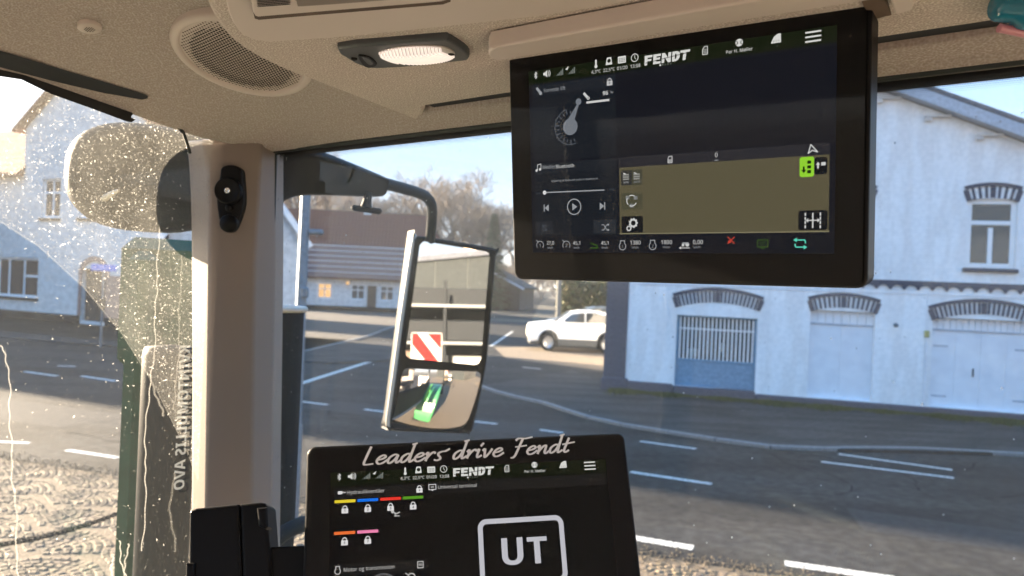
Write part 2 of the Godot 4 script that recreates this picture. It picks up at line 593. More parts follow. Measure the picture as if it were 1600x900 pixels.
func set_view_and_light() -> void:
	var cam := Camera3D.new()
	cam.position = EYE
	cam.rotation.z = deg_to_rad(2.5)
	var lens := CameraAttributesPhysical.new()
	lens.frustum_focal_length = 32.0
	lens.frustum_focus_distance = 0.7
	lens.frustum_near = 0.02
	lens.frustum_far = 3000.0
	lens.exposure_aperture = 12.0
	cam.attributes = lens
	cam.fov = 41.11
	cam.near = 0.02
	cam.far = 3000.0
	put(cam, "camera")
	cam.current = true
	var sky := ProceduralSkyMaterial.new()
	sky.sky_top_color = Color(0.021, 0.1, 0.225).linear_to_srgb()
	sky.sky_horizon_color = Color(0.094, 0.104, 0.108).linear_to_srgb()
	sky.sky_curve = 0.3
	sky.ground_bottom_color = Color(0.02, 0.02, 0.02).linear_to_srgb()
	sky.ground_horizon_color = Color(0.06, 0.06, 0.06).linear_to_srgb()
	sky.sun_angle_max = 50.0
	sky.sun_curve = 0.32
	sky.sky_energy_multiplier = 1.0
	# thin high cloud
	var cn := FastNoiseLite.new()
	cn.seed = 6
	cn.frequency = 0.011
	cn.fractal_octaves = 5
	var ci := Image.create(768, 384, false, Image.FORMAT_RGBA8)
	for y in 384:
		for x in 768:
			var el := PI * (0.5 - (y + 0.5) / 384.0)
			var v := Vector3(cos(TAU * x / 768.0) * cos(el), sin(el) * 3.2, sin(TAU * x / 768.0) * cos(el)) * 130.0
			var c := clampf((cn.get_noise_3dv(v) + 0.12) * 1.7, 0.0, 1.0) * smoothstep(0.0, 0.12, el)
			ci.set_pixel(x, y, Color(1, 0.985, 0.96, c * 0.3))
	sky.sky_cover = image_tex(ci)
	sky.sky_cover_modulate = Color(0.3, 0.3, 0.3)
	var e := Environment.new()
	e.background_mode = Environment.BG_SKY
	e.sky = Sky.new()
	e.sky.sky_material = sky
	e.tonemap_mode = Environment.TONE_MAPPER_LINEAR
	e.tonemap_exposure = EXPO
	e.fog_enabled = true
	e.fog_density = 0.00048
	e.fog_light_color = Color(0.95, 0.95, 0.93)
	e.sdfgi_enabled = true
	e.ssao_enabled = true
	e.ssil_enabled = true
	var we := WorldEnvironment.new()
	we.environment = e
	put(we, "world_environment")
	var sun := DirectionalLight3D.new()
	sun.light_color = Color(1.0, 0.91, 0.78)
	sun.light_energy = 1.6
	sun.light_angular_distance = 0.5
	sun.shadow_enabled = true
	put(sun, "sun")
	var az := deg_to_rad(60.0)
	var al := deg_to_rad(13.5)
	sun.look_at_from_position(Vector3(-sin(az) * cos(al), sin(al), -cos(az) * cos(al)) * 50.0, Vector3.ZERO)


func hill(z: float) -> float:
	return 2.1 * smoothstep(60.0, 190.0, -z)


func strip(st: SurfaceTool, pts: Array, y: float) -> void:   # pairs of Vector2 (x, z): a road sheet that follows the hill
	for i in pts.size() - 1:
		var a = pts[i]
		var b = pts[i + 1]
		for k in 6:
			var t0 := k / 6.0
			var t1 := (k + 1) / 6.0
			var q := []
			for pr in [[0, t0], [1, t0], [1, t1], [0, t1]]:
				var p: Vector2 = a[pr[0]].lerp(b[pr[0]], pr[1])
				q.append(Vector3(p.x, y + hill(p.y), p.y))
			quad(st, q[0], q[1], q[2], q[3])


func marking(a: Vector3, b: Vector3, w := 0.12) -> void:
	var st := S()
	var d := (b - a).normalized()
	var n := Vector3(-d.z, 0, d.x) * w * 0.5
	var y := Vector3.UP * 0.009
	quad(st, a + n + y, b + n + y, b - n + y, a - n + y)
	struct("road_marking", st, M.paint)


func build_ground() -> void:
	var st := S()
	var xs := [-900.0, -300.0, -120.0, -60.0, -30.0, 0.0, 30.0, 60.0, 120.0, 300.0, 900.0]
	var zs := [300.0, 60.0, 0.0, -60.0]
	for k in 14:
		zs.append(-70.0 - k * 10.0)
	zs += [-400.0, -1500.0]
	for i in xs.size() - 1:
		for j in zs.size() - 1:
			quad(st, Vector3(xs[i], hill(zs[j]), zs[j]), Vector3(xs[i], hill(zs[j + 1]), zs[j + 1]), Vector3(xs[i + 1], hill(zs[j + 1]), zs[j + 1]), Vector3(xs[i + 1], hill(zs[j]), zs[j]))
	struct("ground", st, M.soil)
	# the street in front of the tractor runs along e, n points across it to the houses
	var e := Vector2(0.948, 0.317)
	var n := Vector2(0.317, -0.948)
	var c := []
	for pr in [[-75.0, 8.15], [70.0, 8.15], [70.0, 24.0], [14.0, 24.0], [1.5, 30.0], [-8.2, 27.5], [-28.0, 26.0], [-75.0, 26.0]]:
		c.append(e * pr[0] + n * pr[1])
	st = S()
	sheet(st, c, 0.004)
	struct("main_road", st, M.asphalt)
	st = S()
	strip(st, [[Vector2(-8.6, -27), Vector2(6, -24)], [Vector2(-7.4, -38), Vector2(6.5, -40)], [Vector2(-7.2, -50), Vector2(1.2, -50)], [Vector2(-6.0, -75), Vector2(2.2, -75)], [Vector2(-3.0, -110), Vector2(4.0, -110)], [Vector2(1.5, -150), Vector2(8.0, -150)], [Vector2(8.0, -200), Vector2(14.5, -200)]], 0.006)
	struct("side_street", st, M.asphalt)
	# the forecourt where the tractor stands
	c = []
	for pr in [[-60.0, 8.12], [60.0, 8.12], [60.0, -14.0], [-60.0, -14.0]]:
		c.append(e * pr[0] + n * pr[1])
	st = S()
	sheet(st, c, 0.003)
	struct("forecourt_path", st, M.gravel)
	# pavement and kerb before the gabled house
	c = [Vector2(-0.7165, -20.8933), Vector2(-0.0425, -19.4949), Vector2(0.8862, -18.3695), Vector2(1.857, -16.3964), Vector2(3.0678, -15.2984), Vector2(4.8392, -14.1441), Vector2(5.7708, -14.1134), Vector2(9.7846, -14.4829)]
	c.append(Vector2(26, -12.5))
	c.append(Vector2(28, -16.0))
	c.append(Vector2(2.9, -22.6))
	c.append(Vector2(2.2, -26.0))
	st = S()
	slab(st, c, -0.1, 0.06)
	struct("pavement", st, M.pavement)
	var kerb := Node3D.new()
	put(kerb, "kerb")
	kerb.set_meta("kind", "structure")
	var kp := []
	for i in 9:
		kp.append(Vector3(c[i].x, 0, c[i].y))
	kerb_row(kerb, curve(kp, 8), 0.075)
	# yard and pavement on the far corner, with its kerb
	c = [Vector2(-7.7971, -25.7923), Vector2(-7.7063, -28.0921), Vector2(-7.0763, -38.006), Vector2(-7.2977, -49.4046), Vector2(-7.6159, -57.9644)]
	c = c + [Vector2(-6.6, -66), Vector2(-7.4, -67.6), Vector2(-34, -67.6), Vector2(-30, -36)]
	st = S()
	slab(st, c, -0.1, 0.05)
	struct("pavement_002", st, M.yard)
	kerb = Node3D.new()
	put(kerb, "kerb_002")
	kerb.set_meta("kind", "structure")
	kp = []
	for i in 6:
		kp.append(Vector3(c[i].x, 0, c[i].y))
	kerb_row(kerb, kp, 0.07)
	st = S()
	sheet(st, [Vector2(-12.0685, -45.9509), Vector2(-6.879, -41.9542), Vector2(-6.6636, -50.8287), Vector2(-7.6159, -57.9644), Vector2(-11.1876, -56.4846), Vector2(-14.2707, -54.2529)], 0.056)
	struct("gravel_path", st, M.yard)
	# pavement along the long house
	c = []
	for pr in [[-75.0, 21.2], [-22.0, 21.6], [-13.5, 22.0], [-12.6, 24.0], [-12.5, 31.0], [-75.0, 31.0]]:
		c.append(e * pr[0] + n * pr[1])
	st = S()
	slab(st, c, -0.1, 0.05)
	struct("pavement_003", st, M.pavement)
	# repairs, cracks and iron covers in the asphalt
	for pq in [[[1.2, 10.2], [5.4, 10.0], [5.6, 10.9], [1.1, 11.2]], [[6.2, 12.6], [14.0, 12.4], [14.2, 13.3], [6.0, 13.5]], [[-9.5, 14.2], [-3.2, 13.6], [-3.0, 14.7], [-9.2, 15.4]], [[-7.0, 19.0], [-2.0, 18.2], [-1.6, 20.2], [-6.6, 21.0]], [[-15.0, 10.2], [-11.5, 10.1], [-11.3, 11.6], [-15.2, 11.8]]]:
		var pp := []
		for q in pq:
			pp.append(e * q[0] + n * q[1])
		st = S()
		sheet(st, pp, 0.0065)
		struct("road_patch", st, M.patch)
	for k in 16:
		var q: Vector2 = e * rng.randf_range(-12.0, 12.0) + n * rng.randf_range(9.0, 15.0)
		var dirc: Vector2 = (e * rng.randf_range(0.3, 1.0) + n * rng.randf_range(-1.0, 1.0)).normalized()
		st = S()
		for m in 22:
			var w := rng.randf_range(0.005, 0.014)
			var q2: Vector2 = q + dirc * 0.2
			var nn := Vector2(-dirc.y, dirc.x) * w
			quad(st, Vector3(q.x + nn.x, 0.0075, q.y + nn.y), Vector3(q2.x + nn.x, 0.0075, q2.y + nn.y), Vector3(q2.x - nn.x, 0.0075, q2.y - nn.y), Vector3(q.x - nn.x, 0.0075, q.y - nn.y))
			q = q2
			dirc = dirc.rotated(rng.randfn() * 0.35)
		struct("road_crack", st, M.crack)
	for mp in [Vector2(-4.4, 17.5)]:
		var q: Vector2 = e * mp.x + n * mp.y
		var cover := thing("manhole_cover", "round iron cover at the mouth of the side street", "manhole cover", at(Vector3(q.x, 0.004, q.y)))
		st = S()
		lathe(st, Transform3D(Basis(Vector3.RIGHT, Vector3.FORWARD, Vector3.UP), Vector3.ZERO), [Vector2(0.34, -0.05), Vector2(0.34, 0.008), Vector2(0.31, 0.01), Vector2(0.3, 0.006), Vector2(0, 0.006)], 28)
		obj("lid", st, M.dark_grey, cover)
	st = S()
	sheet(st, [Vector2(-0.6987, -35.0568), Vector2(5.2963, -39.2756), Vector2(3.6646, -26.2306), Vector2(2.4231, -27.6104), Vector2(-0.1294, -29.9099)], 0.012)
	struct("sun_strip_sheet", st, M.drive)  # pale sheet under the sun strip, its tone lightened to carry the light
	# painted lines
	for l in [[Vector3(6.0308, 0, -13.8943), Vector3(7.5549, 0, -12.9555)], [Vector3(5.4239, 0, -13.1646), Vector3(7.2304, 0, -12.354)], [Vector3(2.5028, 0, -14.2828), Vector3(3.4343, 0, -13.7961)], [Vector3(1.941, 0, -11.8002), Vector3(3.0502, 0, -11.259)]]:
		marking(l[0], l[1], 0.13)
	for l in [[Vector3(1.4732, 0, -8.6291), Vector3(2.0959, 0, -8.3699)], [Vector3(2.9662, 0, -8.0096), Vector3(3.9663, 0, -7.6852)]]:
		marking(l[0], l[1], 0.17)
	for l in [[Vector3(-4.579, 0, -17.1752), Vector3(-3.9373, 0, -16.8895)], [Vector3(-3.0609, 0, -16.5086), Vector3(-2.481, 0, -16.241)], [Vector3(-0.6483, 0, -15.6121), Vector3(-0.1761, 0, -15.4349)], [Vector3(0.4776, 0, -26.7892), Vector3(1.1117, 0, -26.4177)], [Vector3(0.6583, 0, -15.0059), Vector3(1.1063, 0, -14.7787)], [Vector3(-12.6607, 0, -20.1081), Vector3(-11.4553, 0, -19.5453)], [Vector3(-10.9444, 0, -19.7391), Vector3(-9.7368, 0, -19.0904)], [Vector3(-12.6658, 0, -21.5893), Vector3(-12.1794, 0, -21.6207)]]:
		marking(l[0], l[1], 0.14)
	marking(Vector3(-5.557, 0, -18.9056), Vector3(-4.4228, 0, -29.7607), 0.2)
	marking(Vector3(-0.8635, 0, -35.7325), Vector3(0.1606, 0, -48.6069), 0.16)
	marking(Vector3(-8.4792, 0, -11.9875), Vector3(-7.4091, 0, -11.9714), 0.12)
	marking(Vector3(-6.6143, 0, -11.6167), Vector3(-5.6661, 0, -11.2792), 0.12)
	# low edge of loose grit between road and setts
	var xfs := []
	var cols := []
	for i in 9000:
		var a := rng.randf_range(-16.0, 12.0)
		var b := 8.12 + rng.randfn() * 0.16
		var p := e * a + n * b
		var s := rng.randf_range(0.006, 0.028)
		xfs.append(Transform3D(Basis.from_euler(Vector3(rng.randf() * 6.0, rng.randf() * 6.0, 0)).scaled(Vector3(s, s * 0.6, s)), Vector3(p.x, 0.012, p.y)))
		var v := rng.randf_range(0.4, 1.1)
		cols.append(Color(v, v * 0.97, v * 0.9))
	st = S()
	box(st, Transform3D(), Vector3(1, 0.7, 0.8), 0.25)
	st.generate_normals()
	var pebble := st.commit()
	stuff("grit", pebble, M.cobble, xfs, null, cols)
	# fan-laid setts of the forecourt
	xfs = []
	cols = []
	for fi in range(-12, 12):
		for fj in range(-1, 4):
			var ctr: Vector2 = e * (fi * 1.1 + (0.55 if fj % 2 != 0 else 0.0)) + n * (7.9 - 1.1 - fj * 0.62)
			for ring in 7:
				var rr := 0.13 + ring * 0.088
				var cnt := int(rr * 2.1 / 0.092)
				for k in cnt + 1:
					var a := -1.05 + 2.1 * (k + rng.randf_range(-0.12, 0.12)) / maxf(cnt, 1)
					var p: Vector2 = ctr + n * cos(a) * rr + e * sin(a) * rr
					if (p.dot(n)) > 7.98:
						continue
					var d: Vector2 = n * cos(a) + e * sin(a)
					var bs := Basis(Vector3(-d.y, 0, d.x), Vector3.UP, Vector3(d.x, 0, d.y))
					bs = bs * Basis.from_euler(Vector3(rng.randfn() * 0.03, rng.randfn() * 0.06, rng.randfn() * 0.03))
					xfs.append(Transform3D(bs.scaled(Vector3.ONE * rng.randf_range(0.9, 1.06)), Vector3(p.x, -0.016 + rng.randfn() * 0.0018, p.y)))
					var v := rng.randf_range(0.55, 1.15)
					cols.append(Color(v, v * rng.randf_range(0.93, 1.0), v * rng.randf_range(0.84, 0.98)))
	st = S()
	box(st, Transform3D(), Vector3(0.087, 0.06, 0.083), 0.016)
	st.generate_normals()
	stuff("cobbles", st.commit(), M.cobble, xfs, null, cols)
	# bed of earth and moss
	st = S()
	c = []
	for k in 60:
		var s := 0.1 + k * 0.24
		c.append(Vector2(2.7, -21.41) + Vector2(0.9613, 0.2757) * s + Vector2(-0.2757, 0.9613) * (0.3 + 0.12 * sin(s * 1.9) + 0.08 * sin(s * 5.3)))
	c.append(c[-1] - Vector2(-0.2757, 0.9613) * 0.5)
	c.append(c[0] - Vector2(-0.2757, 0.9613) * 0.5)
	sheet(st, c, 0.065)
	struct("moss_ground", st, mapped(mat(Color(0.075, 0.075, 0.035), 0.95), 0.5, noise(93, 0.02, FastNoiseLite.TYPE_SIMPLEX, Color(0.4, 0.45, 0.3), Color(1, 0.9, 0.8)), noise(94, 0.1), 2.0))
	# moss and grass along the foot of the gabled house
	xfs = []
	cols = []
	var fo := Vector3(2.7, 0, -21.41)
	var fe := Vector3(0.9613, 0, 0.2757)
	var fz := Vector3(-0.2757, 0, 0.9613)
	for i in 16000:
		var s := rng.randf_range(0.2, 13.5)
		var clump := 0.5 + 0.5 * sin(s * 1.7 + 0.6) * sin(s * 3.1)
		var w := absf(rng.randfn()) * (0.1 + 0.3 * clump)
		var p := fo + fe * s + fz * (0.09 + w)
		var h := rng.randf_range(0.025, 0.09) * (0.5 + clump)
		xfs.append(Transform3D(Basis.from_euler(Vector3(rng.randfn() * 0.5, rng.randf() * TAU, rng.randfn() * 0.5)).scaled(Vector3(1.6, h / 0.1, 1.6)), p + Vector3.UP * 0.06))
		cols.append(Color(1, 1, 1).lerp(Color(1.5, 1.0, 0.7), rng.randf() * 0.8) * rng.randf_range(0.5, 1.2))
	st = S()
	tri(st, Vector3(-0.008, 0, 0), Vector3(0.008, 0, 0), Vector3(0.002, 0.1, 0.02))
	tri(st, Vector3(0, 0, -0.008), Vector3(0, 0, 0.008), Vector3(-0.02, 0.08, 0.004))
	st.generate_normals()
	stuff("grass", st.commit(), M.grass, xfs, null, cols)


func kerb_row(parent: Node3D, pts: Array, h: float) -> void:   # single kerb stones laid end to end
	var step := 1.0
	var carry := 0.0
	var a: Vector3 = pts[0]
	for i in range(1, pts.size()):
		while a.distance_to(pts[i]) > step:
			var b := a.move_toward(pts[i], step)
			var st := S()
			bar(st, a.move_toward(b, 0.004) + Vector3.UP * (h * 0.5 - 0.02), b.move_toward(a, 0.004) + Vector3.UP * (h * 0.5 - 0.02), 0.13, h + 0.04, Vector3.UP, 0.015)
			obj("kerb_stone", st, M.kerb, parent)
			a = b


# ---------------------------------------------------------------- the white gabled house across the street
func brick_arch(st: SurfaceTool, cx: float, half: float, spring: float, crown: float, thick: float, gap: float, z: float) -> void:
	# spring and crown are on the outer curve
	var s := crown - spring
	var rad := half * half / (2.0 * s) + s * 0.5
	var cy := crown - rad
	var amax := asin(half / rad)
	var nseg := 20
	for k in nseg:
		var a0 := -amax + 2.0 * amax * k / nseg
		var a1 := -amax + 2.0 * amax * (k + 1) / nseg
		var q := []
		for pr in [[a0, rad], [a1, rad], [a1, rad - thick * 0.24], [a0, rad - thick * 0.24]]:
			q.append(Vector2(cx + sin(pr[0]) * pr[1], cy + cos(pr[0]) * pr[1]))
		plate(st, Transform3D(), q, z - 0.05, z + 0.03)
	var inner := rad - thick
	var cnt := int(2.0 * amax * inner / gap)
	cnt += 1 - cnt % 2
	for k in cnt:
		var a := -amax * 0.985 + 2.0 * amax * 0.985 * k / (cnt - 1)
		var w := 0.055 if k == (cnt - 1) / 2 or k == 0 or k == cnt - 1 else 0.03
		var d := Vector2(sin(a), cos(a))
		var t := Vector2(d.y, -d.x)
		var c := Vector2(cx, cy)
		plate(st, Transform3D(), [c + d * inner - t * w, c + d * inner + t * w, c + d * (rad - thick * 0.26) + t * w * 1.1, c + d * (rad - thick * 0.26) - t * w * 1.1], z - 0.05, z + 0.018)


func build_gabled_house() -> void:
	var xf := Transform3D(Basis(Vector3(0.9613, 0, 0.2757), Vector3.UP, Vector3(-0.2757, 0, 0.9613)), Vector3(2.7, 0, -21.41))
	var house := thing("gabled_house", "white painted brick house with a broad gable, dark brick arches and toothed brick band", "house", xf)
	var wd := 12.16
	var eave := 5.9
	var top := 8.45
	var mid := wd * 0.5
	var gate := Rect2(1.89, 0.3, 2.09, 1.92)
	var blind := Rect2(5.28, 0.26, 1.54, 2.27)
	var barn := Rect2(8.14, 0.26, 2.24, 2.22)
	var ups := []
	for c in [2.9, 6.11, 9.345]:
		ups.append(Rect2(c - 0.545, 3.74, 1.09, 1.7))
	var st := S()
	wall(st, Transform3D(), 0, wd, 0, eave, 0.3, [gate, blind, barn] + ups)
	plate(st, Transform3D(), [Vector2(0, eave), Vector2(wd, eave), Vector2(mid, top)], -0.3, 0.0)
	wall(st, Transform3D(Basis(Vector3(0, 0, -1), Vector3.UP, Vector3(1, 0, 0)), Vector3(wd, 0, -0.3)), 0, 11, 0, eave, 0.3)
	wall(st, Transform3D(Basis(Vector3(0, 0, -1), Vector3.UP, Vector3(1, 0, 0)), Vector3(0.3, 0, -0.3)), 0, 11, 0, eave, 0.3)
	wall(st, at(Vector3(0.3, 0, -11.3)), 0, wd - 0.6, 0, eave, 0.3)
	obj("wall", st, M.brick_white, house)
	st = S()
	bx(st, Vector3(-0.06, -0.1, -0.2), Vector3(1.86, 0.34, 0.07), 0.03)
	bx(st, Vector3(1.86, -0.1, -0.2), Vector3(4.0, 0.3, 0.05), 0.03)
	bx(st, Vector3(4.0, -0.1, -0.2), Vector3(wd + 0.06, 0.24, 0.06), 0.03)
	bx(st, Vector3(-0.1, -0.1, -0.22), Vector3(0.64, 0.4, 0.12), 0.03)
	obj("plinth", st, M.dark_brick, house)
	st = S()
	bx(st, Vector3(-0.05, 0.4, -0.2), Vector3(0.56, 5.7, 0.05), 0.012)
	obj("corner_pilaster", st, M.dark_brick, house)
	st = S()
	bx(st, Vector3(wd - 0.56, 0.24, -0.2), Vector3(wd + 0.05, 5.7, 0.05), 0.012)
	obj("corner_pilaster", st, M.dark_brick, house)
	# toothed band: a course with round-headed gaps between hanging points
	var poly := [Vector2(0.56, 3.37), Vector2(0.56, 3.26)]
	var x := 0.74
	while x < wd - 0.75:
		poly.append(Vector2(x - 0.018, 3.14))
		poly.append(Vector2(x + 0.018, 3.14))
		for k in range(1, 6):
			var a := PI * k / 6.0
			poly.append(Vector2(x + 0.16 - cos(a) * 0.13, 3.15 + sin(a) * 0.1))
		x += 0.32
	poly += [Vector2(wd - 0.56, 3.16), Vector2(wd - 0.56, 3.37)]
	st = S()
	plate(st, Transform3D(), poly, -0.02, 0.045, 0.0)
	obj("brick_band", st, M.dark_brick, house)
	for a in [[2.935, 1.19, 2.8, 3.0, 0.4, 0.098], [6.07, 0.87, 2.86, 3.0, 0.38, 0.098], [9.26, 1.24, 2.76, 2.99, 0.38, 0.1], [2.9, 0.635, 5.75, 5.85, 0.38, 0.12], [6.11, 0.635, 5.75, 5.85, 0.38, 0.12], [9.345, 0.635, 5.75, 5.85, 0.38, 0.12]]:
		st = S()
		brick_arch(st, a[0], a[1], a[2], a[3], a[4], a[5], 0.0)
		obj("brick_arch", st, M.dark_brick, house)
	# barred gate with a blue lower panel
	var door := obj("gate", gate_frame(gate), M.blue_panel, house)
	st = S()
	bx(st, Vector3(gate.position.x + 0.06, gate.position.y + 0.05, -0.14), Vector3(gate.end.x - 0.06, 1.0, -0.11), 0.01)
	obj("panel", st, M.blue_panel, door)
	st = S()
	for k in 19:
		var bxx := gate.position.x + 0.1 + (gate.size.x - 0.2) * k / 18.0
		bx(st, Vector3(bxx - 0.022, 1.02, -0.13), Vector3(bxx + 0.022, gate.end.y - 0.05, -0.1), 0.006)
	bx(st, Vector3(gate.position.x + 0.06, 1.84, -0.15), Vector3(gate.end.x - 0.06, 1.88, -0.131), 0.004)
	var bars := obj("bar", st, M.frame, door)
	bars.set_meta("kind", "stuff")
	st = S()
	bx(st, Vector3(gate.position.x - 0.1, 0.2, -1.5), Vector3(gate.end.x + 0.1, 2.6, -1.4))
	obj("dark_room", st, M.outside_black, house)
	st = S()
	bx(st, Vector3(2.55, 1.15, -0.75), Vector3(2.85, 2.1, -0.5), 0.02)
	bx(st, Vector3(3.1, 1.1, -0.7), Vector3(3.5, 1.45, -0.4), 0.03)
	obj("stored_board", st, M.brown, house)
	st = S()
	bx(st, Vector3(2.2, 1.05, -0.6), Vector3(2.45, 1.3, -0.35), 0.04)
	obj("stored_box", st, M.white_plastic, house)
	st = S()
	bx(st, Vector3(3.02, 1.25, -0.42), Vector3(3.14, 1.5, -0.3), 0.04)
	obj("stored_box", st, M.white_plastic, house)
	# two painted board doors, planks side by side
	for h in [[blind, 2, false], [barn, 4, true]]:
		var rc: Rect2 = h[0]
		var leafs := Node3D.new()
		put(leafs, "board_door", house)
		var cuts: int = h[1]
		for k in cuts:
			st = S()
			var a: float = rc.position.x + rc.size.x * k / cuts
			var b: float = rc.position.x + rc.size.x * (k + 1) / cuts
			bx(st, Vector3(a + 0.0015, rc.position.y, -0.2), Vector3(b - 0.0015, 2.16, -0.14), 0.002)
			obj("plank", st, M.board_white, leafs)
		for k in cuts * 4:
			st = S()
			var a: float = rc.position.x + rc.size.x * k / (cuts * 4)
			var b: float = rc.position.x + rc.size.x * (k + 1) / (cuts * 4)
			bx(st, Vector3(a + 0.004, 2.19, -0.2), Vector3(b - 0.004, rc.end.y, -0.13), 0.006)
			obj("plank", st, M.board_white, leafs)
		st = S()
		bx(st, Vector3(rc.position.x, 2.155, -0.2), Vector3(rc.end.x, 2.195, -0.11), 0.006)
		obj("rail", st, M.barge, leafs)
	for hx in [8.2, 10.0]:
		st = S()
		bx(st, Vector3(hx, 1.75, -0.139), Vector3(hx + 0.34, 1.79, -0.13), 0.003)
		obj("hinge", st, M.barge, house)
		st = S()
		bx(st, Vector3(hx, 0.5, -0.139), Vector3(hx + 0.34, 0.54, -0.13), 0.003)
		obj("hinge", st, M.barge, house)
	st = S()
	bx(st, Vector3(9.1, 1.05, -0.139), Vector3(9.13, 1.25, -0.115), 0.004)
	obj("handle", st, M.outside_black, house)
	# cable clipped along the wall and a rain pipe on the corner
	st = S()
	tube(st, [Vector3(0.7, 3.02, 0.012), Vector3(3.0, 3.03, 0.012), Vector3(5.4, 3.02, 0.012), Vector3(8.0, 3.05, 0.012), Vector3(11.4, 3.04, 0.012)], 0.009, 5)
	obj("cable", st, M.board_white, house)
	for rc in ups:
		window(house, rc.position.x + 0.0, rc.position.y, rc.end.x, rc.end.y, [[rc.position.x + 0.545, rc.position.y, 4.86]], [[4.86, rc.position.x, rc.end.x]], -0.06, M.frame, M.pane, 0.12)
		st = S()
		bx(st, Vector3(rc.position.x - 0.06, rc.position.y - 0.1, -0.1), Vector3(rc.end.x + 0.06, rc.position.y, 0.09), 0.02)
		obj("window_sill", st, M.dark_brick, house)
	# roof, barge boards and the stone corbels under the verge
	var run := Vector2(mid + 0.45, (mid + 0.45) * (top - eave) / mid)
	var along := run.normalized()
	var nrm := Vector2(-along.y, along.x)
	for sg in [-1.0, 1.0]:
		var b2 := Basis(Vector3(along.x * -sg, along.y, 0), Vector3(nrm.x * sg * -1.0, nrm.y, 0) * 1.0, Vector3(0, 0, 1))
		var o := Vector3(mid + sg * run.x, top - run.y, 0)
		st = S()
		box(st, Transform3D(b2, o) * at(Vector3(run.length() * 0.5, 0.37, -5.6)), Vector3(run.length() + 0.02, 0.1, 11.9), 0.0)
		obj("roof", st, M.grey_roof, house)
		st = S()
		box(st, Transform3D(b2, o) * at(Vector3(run.length() * 0.5, 0.165, 0.17)), Vector3(run.length(), 0.29, 0.34), 0.012)
		obj("barge_board", st, M.barge, house)
		for k in 5:
			st = S()
			var s := 1.2 + k * 1.25
			var p := o + Vector3(along.x * -sg * s, along.y * s, 0)
			bx(st, Vector3(p.x - 0.3, p.y - 0.17, 0.002), Vector3(p.x + 0.3, p.y - 0.1, 0.12), 0.01)
			bx(st, Vector3(p.x - 0.3 + (0.42 if sg < 0 else 0.0), p.y - 0.26, 0.002), Vector3(p.x - 0.12 + (0.42 if sg < 0 else 0.0), p.y - 0.17, 0.1), 0.02)
			obj("corbel", st, M.render_white, house)
	st = S()
	bx(st, Vector3(7.96, 1.97, 0.001), Vector3(8.07, 2.14, 0.06), 0.01)
	var bell := obj("junction_box", st, mat(Color(0.35, 0.33, 0.12), 0.5), house)
	st = S()
	tube(st, [Vector3(8.01, 2.14, 0.02), Vector3(8.01, 3.1, 0.02)], 0.012, 6)
	tube(st, [Vector3(8.01, 0.3, 0.02), Vector3(8.01, 1.97, 0.02)], 0.018, 6)
	obj("cable", st, M.board_white, bell)
	st = S()
	lathe(st, at(Vector3(7.31, 2.24, 0)), [Vector2(0, 0.025), Vector2(0.05, 0.025), Vector2(0.06, 0.0)], 12)
	obj("vent", st, M.galv, house)


func gate_frame(g: Rect2) -> SurfaceTool:
	var st := S()
	for b in [[g.position.x, g.position.x + 0.06, g.position.y, g.end.y], [g.end.x - 0.06, g.end.x, g.position.y, g.end.y], [g.position.x + 0.06, g.end.x - 0.06, g.end.y - 0.05, g.end.y], [g.position.x + 0.06, g.end.x - 0.06, 0.98, 1.04], [g.position.x + 0.06, g.end.x - 0.06, g.position.y, g.position.y + 0.05]]:
		bx(st, Vector3(b[0], b[2], -0.16), Vector3(b[1], b[3], -0.09), 0.008)
	return st


